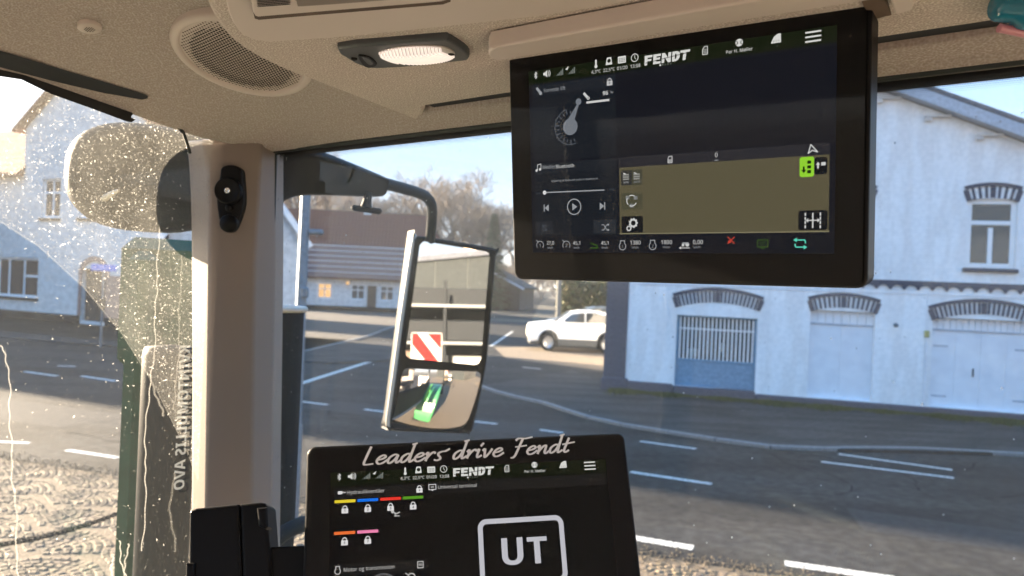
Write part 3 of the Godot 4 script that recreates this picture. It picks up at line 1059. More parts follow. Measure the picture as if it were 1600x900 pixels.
# ---------------------------------------------------------------- the houses seen through the windscreen
func build_long_house() -> void:
	var bs := Basis(Vector3(0.904, 0, 0.4275), Vector3.UP, Vector3(-0.4275, 0, 0.904))
	var xf := Transform3D(bs, Vector3(-27.12, 0, -40.82))
	var house := thing("long_house", "pale long house with a steep cross gable and white casement windows, behind the dusty windscreen", "house", xf)
	var st := S()
	var ground_win := Rect2(-0.5, 1.16, 3.5, 2.05)
	var u1 := Rect2(3.05, 5.3, 1.45, 2.0)
	var u2 := Rect2(6.0, 5.3, 1.3, 2.0)
	var arch := Rect2(6.45, 0.2, 1.75, 2.6)
	var far1 := Rect2(-5.6, 1.16, 2.4, 2.05)
	var far2 := Rect2(-10.6, 1.16, 2.4, 2.05)
	wall(st, Transform3D(), -17, 10.5, 0, 7.5, 0.35, [ground_win, u1, u2, arch, far1, far2])
	plate(st, Transform3D(), [Vector2(1.5, 7.5), Vector2(10.5, 7.5), Vector2(10.5, 9.95), Vector2(6.0, 13.2), Vector2(1.5, 9.95)], -0.35, 0.0)
	wall(st, Transform3D(Basis(Vector3(0, 0, -1), Vector3.UP, Vector3(1, 0, 0)), Vector3(10.5, 0, -0.35)), 0, 2.5, 0, 9.9, 0.35)
	wall(st, Transform3D(Basis(Vector3(0, 0, -1), Vector3.UP, Vector3(1, 0, 0)), Vector3(-16.65, 0, -0.35)), 0, 4.1, 0, 7.4, 0.35)
	obj("wall", st, M.render_white, house)
	window(house, -0.5, 1.16, 3.0, 3.21, [[0.43, 1.16, 3.21], [1.69, 1.16, 3.21]], [[2.27, 1.69, 3.0]], -0.12, M.frame, M.pane, 0.12)
	window(house, 3.05, 5.3, 4.5, 7.3, [[3.78, 5.3, 7.3]], [[6.6, 3.05, 4.5]], -0.12, M.frame, M.pane, 0.11)
	window(house, 6.0, 5.3, 7.3, 7.3, [[6.65, 5.3, 7.3]], [[6.6, 6.0, 7.3]], -0.12, M.frame, M.pane, 0.11)
	window(house, -5.6, 1.16, -3.2, 3.21, [[-4.4, 1.16, 3.21]], [], -0.12, M.frame, M.pane, 0.12)
	window(house, -10.6, 1.16, -8.2, 3.21, [[-9.4, 1.16, 3.21]], [], -0.12, M.frame, M.pane, 0.12)
	for w in [[-0.6, 3.1, 1.06], [2.95, 4.6, 5.2], [5.9, 7.4, 5.2]]:
		st = S()
		bx(st, Vector3(w[0], w[2] - 0.05, -0.1), Vector3(w[1], w[2] + 0.09, 0.1), 0.02)
		obj("window_sill", st, M.pavement, house)
	st = S()
	bx(st, Vector3(-17, 0, 0.0), Vector3(6.4, 0.45, 0.06), 0.02)
	bx(st, Vector3(8.25, 0, 0.0), Vector3(10.5, 0.45, 0.06), 0.02)
	obj("plinth", st, M.pavement, house)
	st = S()
	var ring := []
	for k in 13:
		var a := PI * k / 12.0
		ring.append(Vector2(7.32 + cos(a) * 1.12, 2.5 + sin(a) * 0.92))
	for k in 13:
		var a := PI * (12 - k) / 12.0
		ring.append(Vector2(7.32 + cos(a) * 0.86, 2.5 + sin(a) * 0.66))
	plate(st, Transform3D(), ring, 0.0, 0.06)
	obj("door_arch", st, M.pink, house)
	st = S()
	bx(st, Vector3(6.2, 0.45, 0.001), Vector3(6.44, 2.5, 0.045), 0.01)
	obj("brick_facing", st, M.pink, house)
	st = S()
	bx(st, Vector3(8.21, 0.45, 0.001), Vector3(10.5, 2.5, 0.045), 0.01)
	obj("brick_facing", st, M.pink, house)
	st = S()
	bx(st, Vector3(6.45, 0.2, -0.25), Vector3(7.32, 2.8, -0.2), 0.01)
	bx(st, Vector3(7.33, 0.2, -0.25), Vector3(8.2, 2.8, -0.2), 0.01)
	obj("door", st, M.brown, house)
	# roofs
	st = S()
	for sg in [-1.0, 1.0]:
		quad_slab(st, Vector3(6.0, 13.35, 0.4), Vector3(6.0, 13.35, -3.0), Vector3(6.0 + sg * 5.0, 9.74, -3.0), Vector3(6.0 + sg * 5.0, 9.74, 0.4), 0.16)
	quad_slab(st, Vector3(-17.3, 7.4, 0.4), Vector3(1.6, 7.4, 0.4), Vector3(1.6, 10.35, -2.1), Vector3(-17.3, 10.35, -2.1), 0.16)
	quad_slab(st, Vector3(-17.3, 7.4, -4.6), Vector3(1.6, 7.4, -4.6), Vector3(1.6, 10.35, -2.1), Vector3(-17.3, 10.35, -2.1), 0.16)
	obj("roof", st, M.tiles, house)
	# an unseen town house, added and sized to cast its shade over the road
	var town := thing("road_shade_house", "unseen tall town house added to shade the road", "house", Transform3D(bs, Vector3(-36.3, 0, -34.25) - bs.x * 27.6))
	st = S()
	wall(st, Transform3D(), 0, 27.6, 0, 13.4, 0.35, [Rect2(3, 1.2, 1.4, 1.8), Rect2(8, 1.2, 1.4, 1.8), Rect2(13, 1.2, 1.4, 1.8), Rect2(18, 1.2, 1.4, 1.8), Rect2(23, 1.2, 1.4, 1.8), Rect2(3, 5.2, 1.4, 1.8), Rect2(8, 5.2, 1.4, 1.8), Rect2(13, 5.2, 1.4, 1.8), Rect2(18, 5.2, 1.4, 1.8), Rect2(23, 5.2, 1.4, 1.8)])
	for sx in [0.35, 27.6]:
		wall(st, Transform3D(Basis(Vector3(0, 0, -1), Vector3.UP, Vector3(1, 0, 0)), Vector3(sx, 0, -0.35)), 0, 9.6, 0, 13.4, 0.35)
		plate(st, Transform3D(Basis(Vector3(0, 0, -1), Vector3.UP, Vector3(1, 0, 0)), Vector3(sx, 0, -0.1)), [Vector2(0, 13.4), Vector2(9.8, 13.4), Vector2(4.9, 16.6)], -0.35, 0.0)
	obj("wall", st, M.pink, town)
	for k in 5:
		for y in [1.2, 5.2]:
			window(town, 3.0 + k * 5.0, y, 4.4 + k * 5.0, y + 1.8, [[3.7 + k * 5.0, y, y + 1.8]], [], -0.12, M.frame, M.pane)
	st = S()
	quad_slab(st, Vector3(-0.1, 13.3, 0.2), Vector3(27.65, 13.3, 0.2), Vector3(27.65, 16.8, -5.0), Vector3(-0.1, 16.8, -5.0), 0.16)
	quad_slab(st, Vector3(-0.1, 13.3, -10.2), Vector3(27.65, 13.3, -10.2), Vector3(27.65, 16.8, -5.0), Vector3(-0.1, 16.8, -5.0), 0.16)
	obj("roof", st, M.tiles, town)
	var back := thing("street_shade_house", "hidden plain house added to shade the side street", "house", Transform3D(bs, Vector3(-32.8, 0, -53.0)))  # out of sight behind the long house, added to shade the side street
	st = S()
	for sz in [0.0, -7.6]:
		wall(st, at(Vector3(0, 0, sz)), 0, 8, 0, 5.6, 0.3)
	for sx in [0.3, 8.0]:
		wall(st, Transform3D(Basis(Vector3(0, 0, -1), Vector3.UP, Vector3(1, 0, 0)), Vector3(sx, 0, -0.3)), 0, 7.3, 0, 5.6, 0.3)
	obj("wall", st, M.pink, back)
	st = S()
	quad_slab(st, Vector3(-0.3, 5.5, 0.4), Vector3(8.3, 5.5, 0.4), Vector3(8.3, 8.4, -3.9), Vector3(-0.3, 8.4, -3.9), 0.16)
	quad_slab(st, Vector3(-0.3, 5.5, -8.2), Vector3(8.3, 5.5, -8.2), Vector3(8.3, 8.4, -3.9), Vector3(-0.3, 8.4, -3.9), 0.16)
	obj("roof", st, M.tiles, back)
	# blue street sign on a post
	var p := Vector3(-14.6314, 0.0467, -27.5)
	p.y = 0.0
	var sign := thing("street_sign", "small blue sign on a thin grey post in front of the pale house", "sign", Transform3D(Basis().rotated(Vector3.UP, 0.45), p))
	st = S()
	tube(st, [Vector3(0, 0, 0), Vector3(0, 2.95, 0)], 0.035, 8)
	obj("post", st, M.galv, sign)
	st = S()
	bx(st, Vector3(-0.4, 2.72, 0.036), Vector3(0.4, 2.95, 0.056), 0.006)
	obj("plate", st, M.sign_blue, sign)
	st = S()
	bx(st, Vector3(-0.11, 1.35, 0.036), Vector3(0.11, 1.75, 0.12), 0.02)
	obj("box", st, M.brown, sign)


func quad_slab(st: SurfaceTool, a: Vector3, b: Vector3, c: Vector3, d: Vector3, t: float) -> void:
	var n := (b - a).cross(d - a).normalized()
	if n.y < 0:
		n = -n
	n *= t
	for k in [[a, b, c, d], [a + n, b + n, c + n, d + n], [a, b, b + n, a + n], [b, c, c + n, b + n], [c, d, d + n, c + n], [d, a, a + n, d + n]]:
		quad(st, k[0], k[1], k[2], k[3])


func build_side_house() -> void:
	# narrow white gable on the corner, its steep verge seen between the pillar and the lamp post
	var xf := Transform3D(Basis(Vector3(0.95, 0, -0.312), Vector3.UP, Vector3(0.312, 0, 0.95)), Vector3(-8.9391, 0, -32.5168))
	var house := thing("corner_house", "narrow white gable end with a pale steep verge board, beside the lamp post", "house", xf)
	var st := S()
	plate(st, Transform3D(), [Vector2(-5.2, 0), Vector2(0, 0), Vector2(0, 4.45), Vector2(-2.6, 7.9), Vector2(-5.2, 4.45)], -0.3, 0.0)
	wall(st, Transform3D(Basis(Vector3(0, 0, -1), Vector3.UP, Vector3(1, 0, 0)), Vector3(0, 0, -0.3)), 0, 2.7, 0, 4.4, 0.3)
	wall(st, Transform3D(Basis(Vector3(0, 0, -1), Vector3.UP, Vector3(1, 0, 0)), Vector3(-4.9, 0, -0.3)), 0, 2.7, 0, 4.4, 0.3)
	plate(st, at(Vector3(0, 0, -3.0)), [Vector2(-5.2, 0), Vector2(0, 0), Vector2(0, 4.45), Vector2(-2.6, 7.9), Vector2(-5.2, 4.45)], -0.3, 0.0)
	obj("wall", st, M.render_white, house)
	for sg in [-1.0, 1.0]:
		st = S()
		quad_slab(st, Vector3(-2.6, 8.0, 0.2), Vector3(-2.6, 8.0, -3.4), Vector3(-2.6 + sg * 2.9, 4.15, -3.4), Vector3(-2.6 + sg * 2.9, 4.15, 0.2), 0.14)
		obj("roof", st, M.tiles, house)
		st = S()
		bar(st, Vector3(-2.6, 7.97, 0.23), Vector3(-2.6 + sg * 2.92, 4.1, 0.23), 0.06, 0.26, Vector3(sg, 1, 0), 0.01)
		obj("verge_board", st, M.frame, house)
	st = S()
	bx(st, Vector3(-5.25, 0, -0.1), Vector3(0.05, 0.4, 0.05), 0.02)
	obj("plinth", st, M.pavement, house)


func build_low_house() -> void:
	var p := Vector3(-24.0, 0.1, -68.5)
	var house := thing("low_house", "long low white house under a steep brown tiled roof with lit windows", "house", Transform3D(Basis().rotated(Vector3.UP, 0.1), p))
	var wd := 19.5
	var holes := []
	for x in [1.0, 3.6, 6.55, 9.5, 12.1, 14.7, 16.8]:
		holes.append(Rect2(x, 1.0, 1.25, 1.35))
	var door := Rect2(10.95, 0.15, 0.85, 2.15)
	var st := S()
	wall(st, Transform3D(), 0, wd, 0, 2.85, 0.3, holes + [door])
	for sx in [0.3, wd]:
		wall(st, Transform3D(Basis(Vector3(0, 0, -1), Vector3.UP, Vector3(1, 0, 0)), Vector3(sx, 0, -0.3)), 0, 7.4, 0, 2.85, 0.3)
	wall(st, at(Vector3(0.3, 0, -7.7)), 0, wd - 0.6, 0, 2.85, 0.3)
	plate(st, Transform3D(Basis(Vector3(0, 0, -1), Vector3.UP, Vector3(1, 0, 0)), Vector3(0.25, 0, 0)), [Vector2(0, 2.85), Vector2(8, 2.85), Vector2(4, 9.0)], -0.25, 0.0)
	obj("wall", st, M.render_white, house)
	for i in holes.size():
		var h: Rect2 = holes[i]
		window(house, h.position.x, h.position.y, h.end.x, h.end.y, [[h.get_center().x, h.position.y, h.end.y]], [[h.position.y + 0.85, h.position.x, h.end.x]], -0.08, M.frame, M.warm_pane if i in [2, 5] else M.pane, 0.09)
	st = S()
	bx(st, Vector3(10.97, 0.15, -0.14), Vector3(11.78, 2.3, -0.08), 0.01)
	obj("door", st, M.brown, house)
	st = S()
	bx(st, Vector3(-0.05, 0, -0.1), Vector3(wd + 0.05, 0.35, 0.05), 0.02)
	obj("plinth", st, M.outside_black, house)
	var e0 := 2.75
	var ry := 9.2
	st = S()
	quad_slab(st, Vector3(-0.3, e0, 0.45), Vector3(wd + 0.4, e0, 0.45), Vector3(wd - 3.6, ry, -4.0), Vector3(-0.3, ry, -4.0), 0.15)
	quad_slab(st, Vector3(-0.3, e0, -8.45), Vector3(wd + 0.4, e0, -8.45), Vector3(wd - 3.6, ry, -4.0), Vector3(-0.3, ry, -4.0), 0.15)
	var roof := obj("roof", st, M.tiles, house)
	st = S()
	st.set_smooth_group(-1)
	for off in [Vector3.ZERO, Vector3(0.1, 0.1, 0)]:
		tri(st, Vector3(wd + 0.4, e0, 0.45) + off, Vector3(wd + 0.4, e0, -8.45) + off, Vector3(wd - 3.6, ry, -4.0) + off)
	obj("hip", st, M.grey_roof, roof)
	st = S()
	for k in 2:
		for r in 6:   # battens across the pale lower roof
			var t := 0.06 + r * 0.075
			var a := Vector3(-0.2, e0, 0.45).lerp(Vector3(-0.3, ry, -4.0), t) + Vector3(0, 0.27, 0.2)
			if k == 0:
				bar(st, a, Vector3(lerpf(wd + 0.3, wd - 3.6, t), a.y, a.z), 0.05, 0.05)
	obj("batten", st, M.frame, roof)
	st = S()
	var lo := Vector3(-0.3, e0 + 0.01, 0.45)
	quad_slab(st, lo + Vector3(0, 0.13, 0.12), Vector3(wd + 0.35, e0 + 0.14, 0.57), Vector3(wd - 1.5, lerpf(e0, ry, 0.47) + 0.14, lerpf(0.57, -3.88, 0.47)), Vector3(-0.3, lerpf(e0, ry, 0.47) + 0.14, lerpf(0.57, -3.88, 0.47)), 0.06)
	obj("lower_roof", st, mapped(mat(Color(0.25, 0.145, 0.13), 0.8, 0, 0.2), 0.8, noise(91, 0.03, FastNoiseLite.TYPE_SIMPLEX, Color(0.7, 0.7, 0.7))), roof)
	st = S()
	bx(st, Vector3(10.0, 8.5, -4.4), Vector3(10.7, 10.3, -3.7), 0.03)
	obj("chimney", st, M.render_white, roof)
	st = S()
	lathe(st, at(Vector3(9.2, 2.45, 0.25)), [Vector2(0, -0.16), Vector2(0.12, -0.1), Vector2(0.16, 0), Vector2(0.12, 0.1), Vector2(0, 0.16)], 10)
	obj("wall_lamp", st, M.warm_pane, house)


func car(called: String, label: String, paint: Material, xf: Transform3D) -> Node3D:
	var o := thing(called, label, "car", xf, "")
	var st := S()
	var low := [[-2.12, 0.42, 0.84], [-1.75, 0.42, 0.88]]
	for k in 9:
		var a := PI - PI * k / 8.0
		low.append([-1.31 + cos(a) * 0.41, 0.4 + sin(a) * 0.38, 0.88])
	low += [[-0.88, 0.38, 0.88], [0.88, 0.38, 0.88]]
	for k in 9:
		var a := PI - PI * k / 8.0
		low.append([1.31 + cos(a) * 0.41, 0.4 + sin(a) * 0.38, 0.88])
	low += [[1.75, 0.4, 0.86], [2.1, 0.34, 0.74], [2.22, 0.55, 0.76], [2.22, 0.86, 0.78], [2.12, 1.0, 0.82], [1.6, 1.08, 0.85], [0.98, 1.13, 0.86], [0.0, 1.12, 0.88], [-1.2, 1.14, 0.88], [-1.95, 1.13, 0.84], [-2.14, 1.0, 0.82], [-2.2, 0.7, 0.82]]
	profile(st, Transform3D(), low)
	profile(st, Transform3D(), [[1.05, 1.09, 0.8], [0.66, 1.33, 0.71], [0.28, 1.53, 0.62], [-0.1, 1.6, 0.6], [-0.7, 1.62, 0.6], [-1.25, 1.55, 0.6], [-1.7, 1.38, 0.66], [-2.02, 1.12, 0.8]])
	obj("body", st, paint, o)
	for w in [[[0.72, 1.14, 0.812], [0.3, 1.44, 0.69], [-0.12, 1.51, 0.665], [-0.3, 1.52, 0.66], [-0.3, 1.14, 0.812]], [[-0.36, 1.14, 0.812], [-0.36, 1.52, 0.66], [-0.8, 1.53, 0.655], [-1.25, 1.45, 0.69], [-1.55, 1.16, 0.805]]]:
		st = S()
		profile(st, Transform3D(), w)
		obj("window", st, M.pane, o)
	st = S()
	quad(st, Vector3(1.0, 1.135, 0.72), Vector3(0.33, 1.53, 0.56), Vector3(0.33, 1.53, -0.56), Vector3(1.0, 1.135, -0.72))
	obj("windscreen", st, M.pane, o)
	st = S()
	bx(st, Vector3(-0.9, 0.2, -0.895), Vector3(0.9, 0.5, 0.895), 0.03)
	bx(st, Vector3(1.7, 0.22, -0.78), Vector3(2.15, 0.36, 0.78), 0.04)
	bx(st, Vector3(-2.15, 0.24, -0.8), Vector3(-1.7, 0.44, 0.8), 0.04)
	for x in [-1.31, 1.31]:
		for z in [-0.885, 0.885]:
			var arc := []
			for k in 11:
				var a := -0.1 + (PI + 0.2) * k / 10.0
				arc.append(Vector3(x + cos(a) * 0.425, 0.4 + sin(a) * 0.4, z))
			tube(st, arc, 0.035, 6)
	obj("cladding", st, M.dark_grey, o)
	for x in [-1.31, 1.31]:
		for z in [-0.8, 0.8]:
			var sg := signf(z)
			st = S()
			lathe(st, Transform3D(Basis.IDENTITY, Vector3(x, 0.345, z)), [Vector2(0.23, 0.11 * sg), Vector2(0.32, 0.11 * sg), Vector2(0.345, 0.07 * sg), Vector2(0.345, -0.1 * sg), Vector2(0, -0.1 * sg)], 20)
			var wh := obj("wheel", st, M.tyre, o)
			st = S()
			lathe(st, Transform3D(Basis.IDENTITY, Vector3(x, 0.345, z)), [Vector2(0, 0.06 * sg), Vector2(0.2, 0.05 * sg), Vector2(0.235, 0.1 * sg)], 20)
			for k in 5:
				var a := TAU * k / 5.0
				bar(st, Vector3(x, 0.345, z + 0.09 * sg), Vector3(x + cos(a) * 0.22, 0.345 + sin(a) * 0.22, z + 0.09 * sg), 0.02, 0.05, Vector3(-sin(a), cos(a), 0))
			obj("rim", st, M.alloy, wh)
	for z in [-0.62, 0.62]:
		st = S()
		bx(st, Vector3(2.04, 0.76, z - 0.16), Vector3(2.225, 0.88, z + 0.16), 0.03)
		obj("headlight", st, M.chrome, o)
		st = S()
		bx(st, Vector3(-2.21, 0.92, z - 0.2), Vector3(-2.05, 1.04, z + 0.2), 0.03)
		obj("tail_light", st, M.lamp_red, o)
		st = S()
		box(st, at(Vector3(0.72, 1.17, signf(z) * 0.97)), Vector3(0.2, 0.14, 0.16), 0.04)
		bar(st, Vector3(0.72, 1.14, signf(z) * 0.8), Vector3(0.72, 1.15, signf(z) * 0.92), 0.05, 0.04)
		obj("wing_mirror", st, paint, o)
	st = S()
	bx(st, Vector3(-0.33, 0.9, 0.875), Vector3(-0.15, 0.93, 0.9), 0.006)
	obj("door_handle", st, paint, o)
	st = S()
	bx(st, Vector3(-1.2, 0.92, 0.875), Vector3(-1.02, 0.95, 0.9), 0.006)
	obj("door_handle", st, paint, o)
	return o


func twigs(st: SurfaceTool, thin: SurfaceTool, a: Vector3, d: Vector3, ln: float, r: float, lev: int) -> void:
	var b := a + d * ln * 0.5 + Vector3(rng.randfn(), rng.randfn() * 0.4, rng.randfn()) * ln * 0.05
	var c := b + (d + Vector3(rng.randfn(), rng.randfn() * 0.5 + 0.25, rng.randfn()) * 0.16).normalized() * ln * 0.5
	tube(st if lev > 2 else thin, [a, b, c], [r, r * 0.8, r * 0.62], 6 if lev > 3 else 3, false)
	if lev == 0:
		return
	var cnt := 3 if lev > 1 else 4
	for k in cnt + (1 if rng.randf() < 0.5 else 0):
		var side := Vector3(rng.randfn(), rng.randfn() * 0.55 + 0.18, rng.randfn()).normalized()
		var nd := (d * rng.randf_range(0.55, 1.0) + side * rng.randf_range(0.45, 0.85)).normalized()
		var o := b.lerp(c, rng.randf_range(0.2, 1.0)) if k > 0 else c
		twigs(st, thin, o, nd, ln * rng.randf_range(0.62, 0.82), maxf(r * 0.62, 0.016), lev - 1)


func bare_tree(called: String, label: String, p: Vector3, h: float, lev := 6, group := "") -> void:
	var t := thing(called, label, "tree", at(p), group)
	var st := S()
	var thin := S()
	tube(st, [Vector3(0, -0.3, 0), Vector3(0.03 * h * rng.randfn() * 0.3, h * 0.12, 0), Vector3(0, h * 0.24, 0)], [h * 0.026, h * 0.02, h * 0.017], 8, false)
	for k in 4:
		var a := TAU * k / 4.0 + rng.randf()
		twigs(st, thin, Vector3(0, h * (0.17 + 0.022 * k), 0), Vector3(cos(a) * 0.55, 1.0, sin(a) * 0.55).normalized(), h * 0.24, h * 0.012, lev - 1)
	obj("trunk", st, M.bark, t)
	obj("crown", thin, M.twig, t)


func conifer(label: String, p: Vector3, h: float) -> void:
	var t := thing("conifer", label, "tree", at(p))
	var st := S()
	tube(st, [Vector3.ZERO, Vector3(0, h, 0)], [h * 0.02, 0.02], 6)
	obj("trunk", st, M.bark, t)
	st = S()
	for i in 2600:
		var y := h * (0.08 + 0.92 * pow(rng.randf(), 1.3))
		var rr := (1.0 - y / h) * h * 0.24 * (0.35 + 0.65 * rng.randf()) + 0.1
		var a := rng.randf() * TAU
		var c := Vector3(cos(a) * rr, y - rr * 0.3, sin(a) * rr)
		var d := Vector3(cos(a), -0.35, sin(a)) * h * 0.035
		var s := Vector3(-sin(a), 0.2, cos(a)) * h * 0.02
		tri(st, c - s, c + s, c + d)
	obj("crown", st, M.leaf, t)


func bush(called: String, label: String, lo: Vector3, hi: Vector3, cnt: int, ls: float, group := "") -> void:
	var t := thing(called, label, "hedge", Transform3D(), group)
	var xfs := []
	var cols := []
	for i in cnt:
		var q := Vector3(rng.randf(), rng.randf(), rng.randf())
		var k := rng.randi() % 3
		if rng.randf() < 0.75:
			q[k] = 1.0 - absf(rng.randfn()) * 0.07 if k == 1 or rng.randf() < 0.5 else absf(rng.randfn()) * 0.07
		var p := lo + (hi - lo) * q + Vector3(rng.randfn(), rng.randfn(), rng.randfn()) * 0.09
		p.y += 0.22 * sin(p.x * 2.3) * q.y
		xfs.append(Transform3D(Basis.from_euler(Vector3(rng.randf() * 6.0, rng.randf() * 6.0, rng.randf() * 6.0)).scaled(Vector3.ONE * ls * rng.randf_range(0.6, 1.3)), p))
		var v := rng.randf_range(0.4, 1.6)
		cols.append(Color(v * rng.randf_range(0.9, 1.7), v, v * 0.8))
	var st := S()
	tri(st, Vector3(-0.5, 0, 0), Vector3(0.5, 0, 0.1), Vector3(0, 0.2, 0.9))
	tri(st, Vector3(-0.4, 0.1, 0.2), Vector3(0.5, -0.1, 0.1), Vector3(0.1, -0.5, 0.6))
	st.generate_normals()
	stuff("foliage", st.commit(), M.leaf, xfs, t, cols)
	st = S()
	for i in 14:
		var a := Vector3(rng.randf_range(lo.x, hi.x), lo.y, rng.randf_range(lo.z, hi.z))
		tube(st, [a, a + Vector3(rng.randfn() * 0.2, (hi.y - lo.y) * 0.7, rng.randfn() * 0.2)], 0.025, 5)
	obj("stem", st, M.bark, t)


func build_far_things() -> void:
	var flip := Basis(Vector3(-1, 0, 0), Vector3.UP, Vector3(0, 0, -1))
	car("parked_car", "white coupe-roofed car with dark sills, parked beside the gabled house", M.car_white, Transform3D(flip.rotated(Vector3.UP, 0.03).scaled(Vector3(1, 1.16, 1)), Vector3(3.0, 0.012, -35.2)))
	car("parked_car_002", "dark car parked close behind the white one", M.car_dark, Transform3D(flip.rotated(Vector3.UP, 0.1).scaled(Vector3(1, 1.22, 1)), Vector3(4.0, 0.05, -38.0)))
	bush("hedge", "dark evergreen hedge behind the parked cars", Vector3(3.0, 0, -50), Vector3(9.5, 3.4, -46), 9000, 0.22)
	bush("hedge_002", "low leafy hedge along the side street beyond the pale trunk", Vector3(5.5, 0.2, -74), Vector3(12, 2.6, -66), 3500, 0.25)
	var t := thing("tree_stump", "pale bare trunk at the edge of the side street, before the dark hedge", "tree", at(Vector3(2.75, 0, -45)))
	var st := S()
	tube(st, [Vector3(0, -0.1, 0), Vector3(0.03, 1.5, 0), Vector3(0.0, 3.0, 0), Vector3(0.1, 5.5, 0)], [0.2, 0.15, 0.14, 0.1], 10)
	obj("trunk", st, mapped(mat(Color(0.33, 0.32, 0.29), 0.9), 0.5, noise(77, 0.03, FastNoiseLite.TYPE_SIMPLEX, Color(0.5, 0.5, 0.5))), t)
	# lamp post near the road edge
	var p := Vector3(-2.3524, 0, -8.6)
	var lp := thing("lamp_post", "tall grey-blue galvanised lamp post between the pillar and the mirror", "lamp post", at(p))
	st = S()
	tube(st, [Vector3(0, 0, 0), Vector3(0, 1.1, 0), Vector3(0, 1.15, 0), Vector3(0, 6.4, 0)], [0.075, 0.075, 0.062, 0.045], 14)
	obj("post", st, M.galv, lp)
	st = S()
	tube(st, [Vector3(0, 6.3, 0), Vector3(0.3, 6.75, 0.1), Vector3(0.9, 6.9, 0.3)], 0.03, 8)
	box(st, at(Vector3(1.1, 6.9, 0.36)), Vector3(0.55, 0.1, 0.22), 0.03)
	obj("lamp_arm", st, M.galv, lp)
	st = S()
	box(st, at(Vector3(0.13, 3.28, 0.0)), Vector3(0.16, 0.06, 0.08), 0.015)
	box(st, at(Vector3(0.05, 2.6, 0.05)), Vector3(0.08, 0.12, 0.06), 0.015)
	obj("bracket", st, M.galv, lp)
	# garage and far house along the side street
	var g := thing("garage", "brown boarded garage with a pale edged dark roof beyond the mirror", "garage", Transform3D(Basis().rotated(Vector3.UP, -0.25), Vector3(-5.4, hill(-88.0), -88.0)))
	st = S()
	wall(st, Transform3D(), 0, 6.5, 0, 2.5, 0.2, [Rect2(0.8, 0, 2.3, 2.1)])
	plate(st, Transform3D(), [Vector2(0, 2.5), Vector2(6.5, 2.5), Vector2(1.2, 5.0), Vector2(0, 4.6)], -0.2, 0.0)
	wall(st, Transform3D(Basis(Vector3(0, 0, -1), Vector3.UP, Vector3(1, 0, 0)), Vector3(6.5, 0, -0.2)), 0, 7, 0, 2.5, 0.2)
	obj("wall", st, M.brown, g)
	st = S()
	bx(st, Vector3(0.8, 0, -0.15), Vector3(3.1, 2.1, -0.1), 0.01)
	obj("door", st, M.dark_grey, g)
	st = S()
	quad_slab(st, Vector3(1.2, 5.1, 0.3), Vector3(1.2, 5.1, -7.5), Vector3(7.0, 2.4, -7.5), Vector3(7.0, 2.4, 0.3), 0.15)
	quad_slab(st, Vector3(1.2, 5.1, 0.3), Vector3(1.2, 5.1, -7.5), Vector3(-3.0, 3.4, -7.5), Vector3(-3.0, 3.4, 0.3), 0.15)
	obj("roof", st, M.outside_black, g)
	st = S()
	bar(st, Vector3(1.2, 5.12, 0.34), Vector3(7.05, 2.42, 0.34), 0.06, 0.24, Vector3(1, 1, 0), 0.01)
	obj("verge_board", st, M.barge, g)
	var sh := thing("shed", "small sunlit brick shed with a teal door far down the side street", "shed", Transform3D(Basis().rotated(Vector3.UP, -0.1), Vector3(-3.0, hill(-128.0), -128.0)))
	st = S()
	wall(st, Transform3D(), 0, 5.0, 0, 2.6, 0.2, [Rect2(0.9, 0, 1.0, 2.0)])
	wall(st, Transform3D(Basis(Vector3(0, 0, -1), Vector3.UP, Vector3(1, 0, 0)), Vector3(5.0, 0, -0.2)), 0, 4, 0, 2.6, 0.2)
	obj("wall", st, M.pink, sh)
	st = S()
	bx(st, Vector3(0.9, 0, -0.15), Vector3(1.9, 2.0, -0.1), 0.01)
	obj("door", st, mat(Color(0.1, 0.4, 0.42), 0.6), sh)
	st = S()
	quad_slab(st, Vector3(-0.3, 2.6, 0.3), Vector3(5.3, 2.6, 0.3), Vector3(5.3, 4.2, -2.2), Vector3(-0.3, 4.2, -2.2), 0.12)
	quad_slab(st, Vector3(-0.3, 2.6, -4.7), Vector3(5.3, 2.6, -4.7), Vector3(5.3, 4.2, -2.2), Vector3(-0.3, 4.2, -2.2), 0.12)
	obj("roof", st, M.tiles, sh)
	# winter trees behind the low house and along the side street
	var tr := [["tallest bare tree, its crown above the end of the mirror arm", 672, 98.0, 13.8, 6], ["bare spreading tree, second beyond the mirror arm towards the terminal", 716, 104.0, 12.8, 6], ["small bare tree between the mirror and the upper terminal", 752, 92.0, 10.2, 6], ["bare tree rising behind the ridge beside the lamp post", 505, 96.0, 12.0, 6], ["low bare tree behind the roof under the mirror bracket", 540, 104.0, 11.8, 6], ["bare tree behind the chimney of the low house", 612, 96.0, 11.0, 6], ["bare tree mostly hidden by the upper terminal", 806, 118.0, 12.5, 6], ["bare tree behind the narrow corner house", 448, 80.0, 12.5, 6]]
	for a in tr:
		var z: float = a[2]
		bare_tree("bare_tree", a[0], Vector3((a[1] - 800.0) / 1200.0 * z + 0.4, hill(-z), -z), a[3] * 1.5, a[4], "bare winter trees")
	conifer("dark conifer among the bare trees, next to the upper terminal", Vector3(-2.3, hill(-86.0), -86.0), 10.8)
	st = S()
	for i in 9:
		var x := -12.0 + i * 2.4
		var base := Vector3(x, hill(-112.0), -112.0 - rng.randf() * 14.0)
		var h := rng.randf_range(6.5, 9.0)
		for k in 5:
			twigs(st, st, base, Vector3(rng.randfn() * 0.3, 1.0, rng.randfn() * 0.3).normalized(), h * 0.3, h * 0.008, 4)
	obj("shrub_thicket", st, M.twig).set_meta("kind", "stuff")
	var xfs := []
